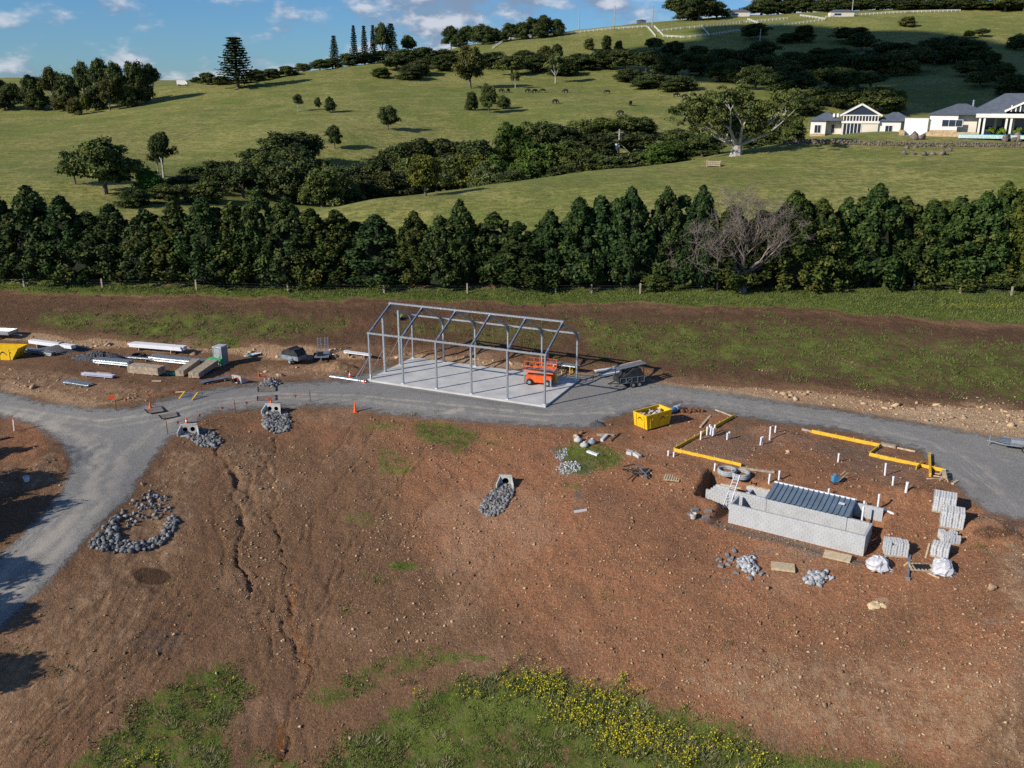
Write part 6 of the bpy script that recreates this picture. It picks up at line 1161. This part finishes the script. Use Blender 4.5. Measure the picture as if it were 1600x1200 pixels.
hp = G(1265, 213); vd = math.atan2(hp.x, hp.y); h1 = thing('pavilion_house', 'cream single-storey pavilion with slate hip roofs and central glazed gable beyond the stone wall', 'house', (hp.x, hp.y, hp.z - .1), -vd); h1.scale = [hp.y / 234] * 3
for x0, x1, y0, y1, zz, nm in [(0, 3.6, 0, 7, 3.8, 'left_wing'), (3.55, 7.4, 2.2, 7.02, 3.7, 'link'), (15.8, 21.0, .4, 7, 3.8, 'right_wing'), (20.95, 23.7, 2.2, 7.02, 3.7, 'link')]:
    MB().box(((x0 + x1) / 2, (y0 + y1) / 2, zz / 2), (x1 - x0, y1 - y0, zz)).build('wall', render_s if nm != 'link' else render_w, h1)
    if nm != 'link': MB().box(((x0 + x1) / 2, y0 - .03, .35), (x1 - x0 + .1, .12, .8)).build('sandstone_base', sandst, h1)
MB().box((11.6, 3.4, 1.9), (8.4, 7.2, 3.8)).build('wall', render_w, h1)
m = MB(); hip(m, 0, 7.4, 0, 7, 3.85, 2.1); m.build('roof', slate, h1); m = MB(); hip(m, 15.8, 23.7, .4, 7, 3.852, 2.1); m.build('roof', slate, h1)
MB().prism([(7.2, 5.2), (16.0, 5.2), (11.6, 7.6)], -.05, 8).build('gable_core', glass, h1)
g = MB(); g.bar((6.7, 3.9, 5.15), (11.6, 3.9, 7.85), 8.6, .3); g.bar((16.5, 3.9, 5.15), (11.6, 3.9, 7.85), 8.6, .3); g.build('gable_roof', slate, h1)
g = MB(); g.bar((6.7, -.42, 5.1), (11.6, -.42, 7.85), .12, .42); g.bar((16.5, -.42, 5.1), (11.6, -.42, 7.85), .12, .42); g.build('barge_board', trimm, h1)
MB().box((11.6, .3, 4.5), (8.4, .9, 1.3)).build('clerestory_glass', glass, h1)
for k in range(12): MB().box((7.6 + k * .727, -.2, 4.5), (.2, .12, 1.3)).build('mullion', trimm, h1)
MB().box((11.6, -.25, 5.2), (8.8, .2, .25)).build('lintel', trimm, h1); MB().box((11.6, -.3, 3.6), (8.8, .3, .55)).build('lintel', trimm, h1)
MB().box((9.8, -.22, 1.7), (4.4, .08, 3.2)).build('glazed_door', glass, h1)
for k in range(6): MB().box((7.7 + k * .84, -.28, 1.7), (.16, .08, 3.2)).build('door_frame', trimm, h1)
win(h1, 1.7, 1.0, 1.5, 1.8, 0); win(h1, 18.3, .2, 1.6, 2.6, .4, name='glazed_door'); win(h1, 5.4, .9, .8, 2, 2.2, 1); win(h1, 22.3, .9, .8, 2, 2.2, 1)
for k in range(2): MB().box((5.3 + k * .9, 1.0, 5.15), (.5, 1.6, .08), M=Matrix.Rotation(.52, 3, 'X')).build('skylight', render_s, h1)
hp = G(1417, 212); ww = thing('garden_wall', 'plain white rendered wall between the pavilion and the larger house', 'wall', (hp.x, hp.y + 2, hp.z), -vd); MB().box((2.6, 0, 2.0), (5.4, .4, 4.2)).build('panel', mat('white_paint', (.8, .8, .8), .8, 0, .03, .5), ww); MB().box((2.6, 0, 4.15), (5.6, .5, .12)).build('coping', render_s, ww); MB().box((-.6, -1.0, .6), (1.2, 1.2, 1.4)).build('plinth', sandst, ww)
hp = G(1452, 212); vd2 = math.atan2(hp.x, hp.y); h2 = thing('main_house', 'large cream house with slate hip roof, glazed gable and columned verandah by a pool', 'house', (hp.x, hp.y + 1, hp.z - .1), -vd2)
MB().box((3.2, 5, 2.6), (6.4, 10, 5.0)).build('wall', render_s, h2); MB().box((8.6, 7, 2.55), (4.4, 10, 4.9)).build('wall', render_w, h2); MB().box((24, 10, 2.6), (27, 10, 5.2)).build('wall', render_w, h2)
MB().box((3.2, -.04, .7), (6.5, .2, 1.6)).build('sandstone_base', sandst, h2); MB().box((5.4, -1.2, .5), (12, 1.8, 1.1)).build('sandstone_terrace', sandst, h2)
m = MB(); hip(m, 0, 14, 0, 12, 5.12, 2.6); m.build('roof', slate, h2); m = MB(); hip(m, 9, 42, 3, 18, 5.2, 5.0); m.build('roof', slate, h2)
MB().prism([(17, 6.0), (27, 6.0), (22, 8.6)], 1.5, 9).build('gable_core', glass, h2); g = MB(); g.bar((16.4, 1.2, 6.0), (22, 1.2, 8.9), .3, .45); g.bar((27.6, 1.2, 6.0), (22, 1.2, 8.9), .3, .45); g.build('barge_board', trimm, h2)
g = MB(); g.bar((16.5, 5.4, 6.08), (22, 5.4, 8.95), 8, .2); g.bar((27.5, 5.4, 6.08), (22, 5.4, 8.95), 8, .2); g.build('gable_roof', slate, h2)
for k in range(10): MB().box((17.8 + k * .95, 1.38, 6.7), (.22, .15, 1.5)).build('mullion', trimm, h2)
MB().box((24, 1.4, 5.0), (27.5, 6, .9)).build('verandah_beam', trimm, h2)
for x in (11.2, 12.2, 17, 18, 24, 25, 30, 31): MB().box((x, -1.1, 2.4), (.45, .45, 4.4)).build('column', trimm, h2)
for k in range(6): MB().box((13 + k * 4, 4.9, 2.3), (3.4, .1, 3.8)).build('glazed_door', glass, h2)
win(h2, 5.2, 2.4, 4.6, 1.5, 0, 3); MB().tube([(9.5, 6, 6), (9.5, 6, 8.6)], .25, 8).build('flue', galvd, h2)
pool = MB().box((17, -4.5, .35), (20, 5, .8)).build('pool', water, h2); MB().box((17, -7.1, .3), (20.4, .3, .8)).build('pool_edge', mat('pale_tile', (.45, .58, .58), .4), pool)
for x, s in ((14, .7), (16, .6), (20, .6)): V, Fq, tn = clump_cloud(np.array([(x, -1.6, 1.2)] * 4) + rng.normal(0, .4, (4, 3)), np.full(4, .6), 60, .25); c_ = link('planting', crown_mesh('planter_foliage', V, Fq, tn, LM['leaf']), h2); c_.color = (2.2, 2.4, .6, 1)
# dry stone wall and garden stones
wp = [G(x, y) for x, y in [(1224,226),(1260,224),(1320,226),(1400,228),(1480,229),(1560,230),(1660,232)]]
dw = thing('dry_stone_wall', 'long low dry stone wall along the lawn edge below the houses', 'wall', wp[0]); P = []
for a, b in zip(wp[:-1], wp[1:]):
    d = b - a; n = int(d.length / .45)
    for k in range(n):
        q = a + d * (k / n)
        for z in (.15, .5, .85): P.append((q.x - wp[0].x + random.uniform(-.15, .15), q.y - wp[0].y, gz(q.x, q.y) - wp[0].z + z))
P = np.array(P); V, Fc, tn = rocks_np(P, rng.uniform(.22, .36, len(P)), 71); me = mesh_np('wall_stones', V, Fc, drys); tag(link('stones', me, dw), kind='stuff')
for i, (px, py, s) in enumerate([(1412,241,.8),(1430,231,.5),(1428,242,.6),(1444,243,.8),(1457,242,.9),(1471,242,.8),(1483,236,.7),(1472,231,.6),(1445,230,.4),(1418,232,.5)]):
    p = G(px, py); root = thing('standing_stone', 'brown boulder in the ring of stones on the lawn below the stone wall', 'boulder', p, random.uniform(0, 3), 'ring of stones'); V, Fc, tn = rocks_np(np.array([(0, 0, s * .35)]), np.array([s]), 80 + i, 1.0); link('boulder', mesh_np('ring_boulder', V, Fc, drys), root)
for i, (px, py, s, lb) in enumerate([(1428,218,1.3,'large round boulder on the lawn above the stone wall, below the white wall'), (1441,218,1.1,'brown boulder beside the large round one below the white wall'), (1570,221,1.1,'leftmost of three brown boulders by the pool lawn, broad and low'), (1582,221,1.0,'middle of three brown boulders by the pool lawn'), (1591,221,1.3,'tallest of three brown boulders by the pool lawn')]):
    p = G(px, py); root = thing('lawn_boulder', lb, 'boulder', p); V, Fc, tn = rocks_np(np.array([(0, 0, s * .4)]), np.array([s]), 90 + i, 1.1); link('boulder', mesh_np('lawn_boulder', V, Fc, drys), root)
p = G(1115, 260); fd_ = thing('timber_crate', 'weathered timber feed crate on the grass below the fig tree', 'crate', p, -.3)
for z in (.25, .6, .95): MB().box((0, -.9, z), (2.8, .08, .2)).build('slat', wood, fd_); MB().box((0, .9, z), (2.8, .08, .2)).build('slat', wood, fd_)
for x in (-1.4, 1.4):
    for y in (-.9, .9): MB().box((x, y, .6), (.14, .14, 1.4)).build('post', wood, fd_)
MB().box((0, 0, .5), (2.6, 1.6, .7)).build('load', woodl, fd_)
# white rail fences on the hill
def rail_fence(pts, label, h=1.5, sp=3.0, w=.22):
    W = [G(*p) for p in pts]; o = W[0]; root = thing('rail_fence', label, 'fence', o); m = MB(); rl = MB()
    for a, b in zip(W[:-1], W[1:]):
        d = b - a; n = max(1, int(d.length / sp)); prev = None
        for k in range(n + 1):
            q = a + d * (k / n); q.z = gz(q.x, q.y); v = q - o; m.box((v.x, v.y, v.z + h / 2 - .1), (w, w, h + .2))
            if prev:
                for z in (h * .5, h * .92): rl.bar(prev + Vector((0, 0, z)), v + Vector((0, 0, z)), .08, .2)
            prev = v
    tag(m.build('posts', render_s, root), kind='stuff'); tag(rl.build('rails', render_s, root), kind='stuff')
rail_fence([(640,92),(700,78),(785,63),(880,54),(960,46),(1010,43)], 'long white rail fence climbing the hill crest past the skyline clump')
rail_fence([(1012,44),(1024,58)], 'short white rail fence running downhill, farther of two sides of a lane'); rail_fence([(1022,43),(1036,57)], 'short white rail fence running downhill, nearer of two sides of a lane')
rail_fence([(1028,50),(1070,45),(1100,42),(1160,36),(1230,30)], 'upper white rail fence across the hill paddocks'); rail_fence([(1036,58),(1070,60),(1110,56),(1160,48),(1220,40),(1290,32)], 'middle white rail fence sweeping across the hill paddocks'); rail_fence([(1096,42),(1108,56)], 'white rail fence dividing the upper and middle hill paddocks'); rail_fence([(1250,26),(1290,32)], 'white rail fence of the farm lane near the hill top'); rail_fence([(1290,28),(1340,24),(1420,20),(1500,18)], 'faint white rail fence along the top pasture'); rail_fence([(770,76),(795,62)], 'short white fence stub below the crest fence', 1.4); rail_fence([(1168,32),(1190,40)], 'white rail fence beside the farm lane, below the crest trees')
def pole(px, base, top, label, arms=1, r=.14, m=None, dist=None):
    p = G(px, base); d = p.y * CP - (p.z - CZ) * SP; h = (base - top) / FPX * d; root = thing('power_pole', label, 'power pole', p); MB().tube([(0, 0, -.5), (0, 0, h)], [r * 1.15, r * .85], 8).build('pole', m or barkpale, root)
    if arms: MB().box((0, 0, h * .92), (2.2, .14, .16)).build('crossarm', barkpale, root)
    return root, h
root, h = pole(966, 263, 204, 'timber power pole with grey transformer at the edge of the valley thicket', 1, .24); MB().tube([(-.75, -.1, h * .48), (-.75, -.1, h * .63)], .38, 10).build('transformer', white, root); MB().box((-.9, 0, h * .72), (1.9, .14, .14)).build('crossarm', barkpale, root); MB().bar((.1, 0, h * .65), (6.2, 1.5, 1.5), .16).build('stay', barkpale, root)
pole(905, 44, 14, 'power pole on the hill crest right of the skyline clump', 1, .3); pole(960, 38, 8, 'middle power pole on the hill crest along the upper fence', 1, .3); pole(1019, 42, 11, 'power pole at the lane between the white fences', 1, .3); pole(1185, 94, 48, 'pale bare pole standing in the shaded gully', 0, .3); pole(1331, 22, -6, 'power pole beside the farm buildings at hill top', 1, .3)
for px, base, w, h, lb, mm in [(1003,32,12,5,'small dark shed on the hill crest by the poles',slate),(1155,24,30,9,'low dark-roofed farm building among the crest trees',slate),(1316,24,34,9,'low grey farm house on the hill top',render_w)]:
    p = G(px, base + 2); d = p.y; k = d / FPX; root = thing('farm_building', lb, 'building', p); W_ = w * k; H_ = h * k; MB().box((0, 3, H_ * .35), (W_, 6, H_ * .7)).build('wall', render_w if mm is not slate or w > 20 else slate, root); q = MB(); hip(q, -W_ / 2, W_ / 2, 0, 6, H_ * .7 + .02, H_ * .4); q.build('roof', slate, root); win(root, -W_ * .2, H_ * .2, W_ * .3, H_ * .3, 0)
p = G(286, 134); van = thing('white_van', 'tiny white van parked on the ridge between the grove and the lone pine', 'van', p); MB().prism([(-2.6, .5), (2.4, .5), (2.5, 1.5), (1.7, 2.4), (-2.6, 2.5)], -1, 1).build('body', render_s, van); [wheel(van, (x, y, .4), .4, .25) for x in (-1.7, 1.6) for y in (-.95, .95)]; MB().box((2.0, 0, 1.9), (.5, 1.8, .6)).build('windscreen', glass, van)
# cows grazing
cowm = mat('black_cow_hide', (.016, .014, .013), .8, 0, .2, 2)
def cow_mesh():
    vs_ = [(0, 0, 1.05), (.55, 0, 1.08), (-.6, 0, 1.1), (.85, 0, 1.2), (1.2, 0, .8), (1.45, 0, .35), (1.6, 0, .2), (-.62, .22, .75), (-.62, .24, .38), (-.6, .24, 0), (-.62, -.22, .75), (-.62, -.24, .38), (-.6, -.24, 0), (.55, .22, .7), (.56, .24, .35), (.56, .24, 0), (.55, -.22, .7), (.56, -.24, .35), (.56, -.24, 0), (-.85, 0, 1.1), (-.95, 0, .6)]
    es = [(0, 1), (0, 2), (1, 3), (3, 4), (4, 5), (5, 6), (2, 7), (7, 8), (8, 9), (2, 10), (10, 11), (11, 12), (1, 13), (13, 14), (14, 15), (1, 16), (16, 17), (17, 18), (2, 19), (19, 20)]
    rs = [.44, .40, .38, .26, .19, .15, .10, .17, .09, .07, .17, .09, .07, .16, .08, .07, .16, .08, .07, .07, .03]
    me = bpy.data.meshes.new('cow_skeleton'); me.from_pydata(vs_, es, []); o = bpy.data.objects.new('cow_tmp', me); COL.objects.link(o); md = o.modifiers.new('s', 'SKIN')
    if not me.skin_vertices: pass
    for i, r in enumerate(rs): me.skin_vertices[0].data[i].radius = (r, r * (.8 if i < 4 else 1))
    me.skin_vertices[0].data[0].use_root = True; s = o.modifiers.new('d', 'SUBSURF'); s.levels = 1; s.render_levels = 1
    dg = bpy.context.evaluated_depsgraph_get(); out = bpy.data.meshes.new_from_object(o.evaluated_get(dg)); bpy.data.objects.remove(o); out.materials.clear(); out.materials.append(cowm); return out
cwm = cow_mesh()
for i, (px, py) in enumerate([(783,145),(794,145),(824,145),(835,145.5),(849,145),(884,145.5),(867,162),(949.5,147),(985,165),(1056,152),(1069,154),(970,180)]):
    p = G(px, py); o = link('cow', cwm, None, (p.x, p.y, p.z - .03), random.choice([0, 3.1, .4, 2.7, 1.2, -.5])); o.scale = (1.25, 1.25, 1.25); tag(o, 'small black cow grazing on the far pasture below the dark gully', 'cow', 'grazing cows')
# trees standing outside the left edge of the view; their shade lies across the road bend
for px, py, w, h in [(-15, 765, 7, 9), (15, 800, 5, 8), (-30, 830, 6, 9), (-40, 900, 6, 9), (-22, 965, 5, 8), (-20, 1060, 4, 7), (-40, 720, 6, 8)]:
    q_ = G(px, py); k_ = .6 * h / math.tan(SUN_EL); x, y = q_.x - math.cos(SUN_AZ) * k_, q_.y - math.sin(SUN_AZ) * k_
    tree('roadside_tree', 'round', x, y, w, h, 'leafy tree beside the drive, outside the bend', group='trees beside the drive', tint=OL)
# a cumulus cloud drifting over the farm; the upper hill lies in its shadow
def cloud(cx, cy, cz, sx, sy, sz, seed):
    r = np.random.default_rng(seed); P = r.normal(0, 1, (46, 3)); P /= np.linalg.norm(P, axis=1)[:, None]; P *= r.uniform(.2, 1, (46, 1)) ** .5; P = P * np.array((sx, sy, sz)); P[:, 2] = np.abs(P[:, 2])
    Vs, Fs, o = [], [], 0; b = bmesh.new(); bmesh.ops.create_icosphere(b, subdivisions=3, radius=1); bv = np.array([v.co[:] for v in b.verts]); bf = np.array([[v.index for v in f.verts] for f in b.faces]); b.free()
    for p_ in P:
        s = r.uniform(.22, .42) * min(sx, sy); V = bv * (1 + .12 * fbm(bv[:, 0] * 2 + o, bv[:, 1] * 2 + bv[:, 2], 3, seed)[:, None]) * s * np.array((1, 1, .6)); V[:, 2] = np.maximum(V[:, 2] + p_[2], -s * .15); V[:, :2] += p_[:2]; Vs.append(V); Fs.append(bf + o); o += len(V)
    me = mesh_np('cloud', np.vstack(Vs), np.vstack(Fs), mat('cloud_white', (.85, .85, .86), 1.0, 0, .02, .01), True); return tag(link('cloud', me, None, (cx, cy, cz)), kind='stuff')
cloud(-500, 90, 470, 120, 175, 40, 3)

# ------------------------------------------------------------------ grass, weeds, stones
def msk(name, x, y):
    i = np.clip(np.searchsorted(GX, x) - 1, 0, len(GX) - 2); j = np.clip(np.searchsorted(GY, y) - 1, 0, len(GY) - 2); return masks[name][j, i]
grassm = NT('grass_blades'); _t = grassm.attr('tone'); grassm = grassm.done(grassm.mix(_t, (.062, .090, .018), (.235, .245, .075)), .8)
palem = NT('dry_tussock'); _t = palem.attr('tone'); palem = palem.done(palem.mix(_t, (.13, .13, .045), (.38, .35, .18)), .85)
flowm = mat('yellow_weed_flower', (.50, .42, .02), .7, 0, .2, 3)
def blades(P, per, h, spread, lean, w, seed):
    r = np.random.default_rng(seed); n = len(P); B = np.repeat(P, per, 0); k = len(B); a = r.uniform(0, 6.28, k); ro = spread * r.uniform(0, 1, k) ** .5
    B = B + np.stack([np.cos(a) * ro, np.sin(a) * ro, np.zeros(k)], 1); B[:, 2] = hz(B[:, 0], B[:, 1]) - .02
    hh = np.repeat(h, per) * r.uniform(.5, 1.15, k); L = hh * lean * r.uniform(.2, 1, k); a2 = a + r.normal(0, .6, k); T = B + np.stack([np.cos(a2) * L, np.sin(a2) * L, hh], 1)
    b = r.uniform(0, 6.28, k); s = np.stack([np.cos(b), np.sin(b), np.zeros(k)], 1) * (w * r.uniform(.6, 1.4, k))[:, None]
    V = np.stack([B - s, B + s, T], 1).reshape(-1, 3); tn = np.clip(np.repeat(r.uniform(0, 1, n), per) * .6 + r.uniform(0, .4, k), 0, 1)
    return V, np.arange(3 * k).reshape(-1, 3), np.repeat(tn, 3), T
def scatter(n, x0, x1, y0, y1, f, seed):
    r = np.random.default_rng(seed); x, y = r.uniform(x0, x1, n), r.uniform(y0, y1, n); ok = r.uniform(0, 1, n) < f(x, y); x, y = x[ok], y[ok]; return np.stack([x, y, hz(x, y)], 1)
def stuff(name, V, Fc, tn, m, label, cat):
    me = mesh_np(name, V, Fc, m); fattr(me, 'tone', tn); return tag(link(name, me), label, cat, None, 'stuff')
gpatch = lambda x, y: np.clip((msk('grass', x, y) + .85 * fbm(x / 1.1, y / 1.1, 3, 91) + .3 * fbm(x / 3, y / 3, 2, 92) - .42) * 2.2, 0, 1)
P = scatter(60000, -42, 44, 40, 60, gpatch, 1); V, Fc, tn, _ = blades(P, 5, np.full(len(P), .17), .16, 1.1, .03, 2); stuff('meadow_grass', V, Fc, tn, grassm, 'short green grass at the foot of the bare slope', 'grass')
P = scatter(70000, -75, 85, 84, 128, lambda x, y: gpatch(x, y) * .8, 3); V, Fc, tn, _ = blades(P, 4, np.full(len(P), .28), .22, .9, .05, 4); stuff('bank_grass', V, Fc, tn * .55, grassm, 'patchy green grass on the earth bank and along the fence', 'grass')
P = scatter(9000, -40, 40, 60, 92, lambda x, y: gpatch(x, y), 5); V, Fc, tn, _ = blades(P, 5, np.full(len(P), .2), .16, .9, .03, 6); stuff('slope_grass', V, Fc, tn, grassm, 'small tufts of green grass on the upper slope', 'grass')
low = lambda x, y: np.clip((msk('grass', x, y) - .6) * 3, 0, 1) * np.clip(fbm(x / 2.2, y / 2.2, 3, 95) * 1.8 + .22, 0, 1)
P = scatter(3600, -30, 34, 40, 58, low, 7); V, Fc, tn, _ = blades(P, 70, rng.uniform(.22, .48, len(P)), .34, 1.0, .02, 8); stuff('tussock_grass', V, Fc, tn, palem, 'pale dry tussocks standing in the green grass below the slope', 'grass')
FLW = [(818,1048,8),(835,1072,14),(860,1072,26),(845,1088,10),(872,1082,12),(808,1076,10),(802,1078,8),(730,1084,6),(845,1078,10),(920,1085,10),(965,1085,10),(945,1090,12),(975,1080,10),(875,1120,18),(895,1118,16),(900,1112,10),(930,1130,10),(945,1138,12),(960,1155,26),(995,1145,20),(1000,1165,14),(985,1178,14),(1035,1165,20),(1030,1150,14),(1045,1175,14),(940,1175,10),(990,1130,10),(1105,1170,10),(1070,1185,10),(1140,1180,12),(1110,1158,8),(1180,1188,14),(1075,1198,16),(650,1072,4),(1010,1140,12),(925,1105,10),(905,1135,8),(1060,1135,8),(955,1105,8),(370,1060,3),(300,1080,3),(240,1195,5),(215,1190,5),(725,1075,5)]
fv, ff, gp = [], 0, []
r = np.random.default_rng(12); pts = []
for px, py, n in FLW:
    for k in range(int(n * 1.1)): pts.append((px + r.normal(0, 15), py + r.normal(0, 10)))
for px, py in [(1470 + 3.2 * i + random.uniform(-4, 4), 480 + random.uniform(-2, 3)) for i in range(60)]: pts.append((px, py))
P = np.array([tuple(G(*q)) for q in pts]); V, Fc, tn, T = blades(P, 8, rng.uniform(.35, .75, len(P)), .16, .5, .025, 13); stuff('weed_stems', V, Fc, tn, grassm, 'leafy stems of the yellow weeds in the grass below the slope', 'weeds')
V, Fq = quads(T, np.tile((0, 0, 1.0), (len(T), 1)), .045, .8, 0, r); stuff('weed_flowers', V, Fq, np.zeros(len(V)), flowm, 'yellow weed flowers massed in the grass below the slope', 'flowers')
def offroad(x, y):
    i = np.clip(np.searchsorted(GX, x) - 1, 0, len(GX) - 2); j = np.clip(np.searchsorted(GY, y) - 1, 0, len(GY) - 2); return (road_sd[j, i] < -6).astype(float) * (1 - inslab[j, i])
bx_ = lambda x, y: 1 - (((x - BA[0]) * ba[0] + (y - BA[1]) * ba[1] > -2.2) & ((x - BA[0]) * ba[0] + (y - BA[1]) * ba[1] < BL + .5) & ((x - BA[0]) * bb[0] + (y - BA[1]) * bb[1] > -.1) & ((x - BA[0]) * bb[0] + (y - BA[1]) * bb[1] < 5.2)).astype(float)
dens = lambda x, y: np.clip(msk('stone', x, y) * .9 + .05 + .28 * fbm(x / 5, y / 5, 3, 61), .02, 1) * (1 - np.clip(msk('grass', x, y) * 1.6 - .3, 0, 1)) * offroad(x, y) * bx_(x, y)
def chips(P, size, seed):               # small eight-faced stones
    r = np.random.default_rng(seed); k = len(P); B = np.array([(1, 0, 0), (0, 1, 0), (-1, 0, 0), (0, -1, 0), (0, 0, 1), (0, 0, -.6)], float)
    V = (B[None] + .28 * r.normal(0, 1, (k, 6, 3))) * (size[:, None] * r.uniform(.55, 1.35, (k, 3)))[:, None, :] * np.array((1, 1, .7)); a = r.uniform(0, 6.28, k); ca, sa_ = np.cos(a)[:, None], np.sin(a)[:, None]
    V = np.stack([V[:, :, 0] * ca - V[:, :, 1] * sa_, V[:, :, 0] * sa_ + V[:, :, 1] * ca, V[:, :, 2]], -1) + P[:, None]; Fb = np.array([(0, 1, 4), (1, 2, 4), (2, 3, 4), (3, 0, 4), (1, 0, 5), (2, 1, 5), (3, 2, 5), (0, 3, 5)])
    return V.reshape(-1, 3), (Fb[None] + 6 * np.arange(k)[:, None, None]).reshape(-1, 3), np.repeat(np.clip(r.normal(.6, .3, k), 0, 1), 6)
P = scatter(150000, -44, 60, 41, 90, lambda x, y: np.clip(dens(x, y) * (.6 + 1.6 * (fbm(x / 2.2, y / 2.2, 3, 63) + .3)), 0, 1), 22); r = np.random.default_rng(23); sz = np.minimum(.032 + .022 * r.pareto(2.4, len(P)), .14); P[:, 2] += sz * .2; V, Fc, tn = chips(P, sz, 24); stuff('scattered_stones', V, Fc, tn, tanstone, 'pale tan stones strewn over the red earth slope', 'stones')
P = scatter(2600, -44, 60, 41, 90, dens, 29); sz = np.minimum(.07 + .05 * r.pareto(3.0, len(P)), .24); P[:, 2] += sz * .1; V, Fc, tn = rocks_np(P, sz, 30); stuff('larger_stones', V, Fc, tn, tanstone, 'fist-sized and larger rocks lying on the bare slope', 'stones')
cut = lambda x, y: np.clip(msk('tan', x, y) * 1.5 - .75, 0, 1) * offroad(x, y)
P = scatter(44000, -70, 62, 78, 112, lambda x, y: cut(x, y) * .6, 25); sz = np.minimum(.05 + .09 * r.pareto(2.6, len(P)), .42); P[:, 2] += sz * .1; V, Fc, tn = rocks_np(P, sz, 26, .6); stuff('cut_bank_rock', V, Fc, np.clip(tn + .25, 0, 1), tanstone, 'pale broken rock exposed along the cut at the foot of the bank', 'rock')
P = scatter(26000, -44, 60, 41, 90, lambda x, y: np.clip(.35 + fbm(x / 2.5, y / 2.5, 3, 66), 0, 1) * (1 - np.clip(msk('grass', x, y) * 1.6 - .3, 0, 1)) * offroad(x, y) * bx_(x, y), 27); sz = np.minimum(.03 + .03 * r.pareto(2.6, len(P)), .2); V, Fc, tn = chips(P, sz, 28); stuff('earth_clods', V, Fc, tn * .2, tanstone, 'brown clods of earth on the bare slope', 'clods')
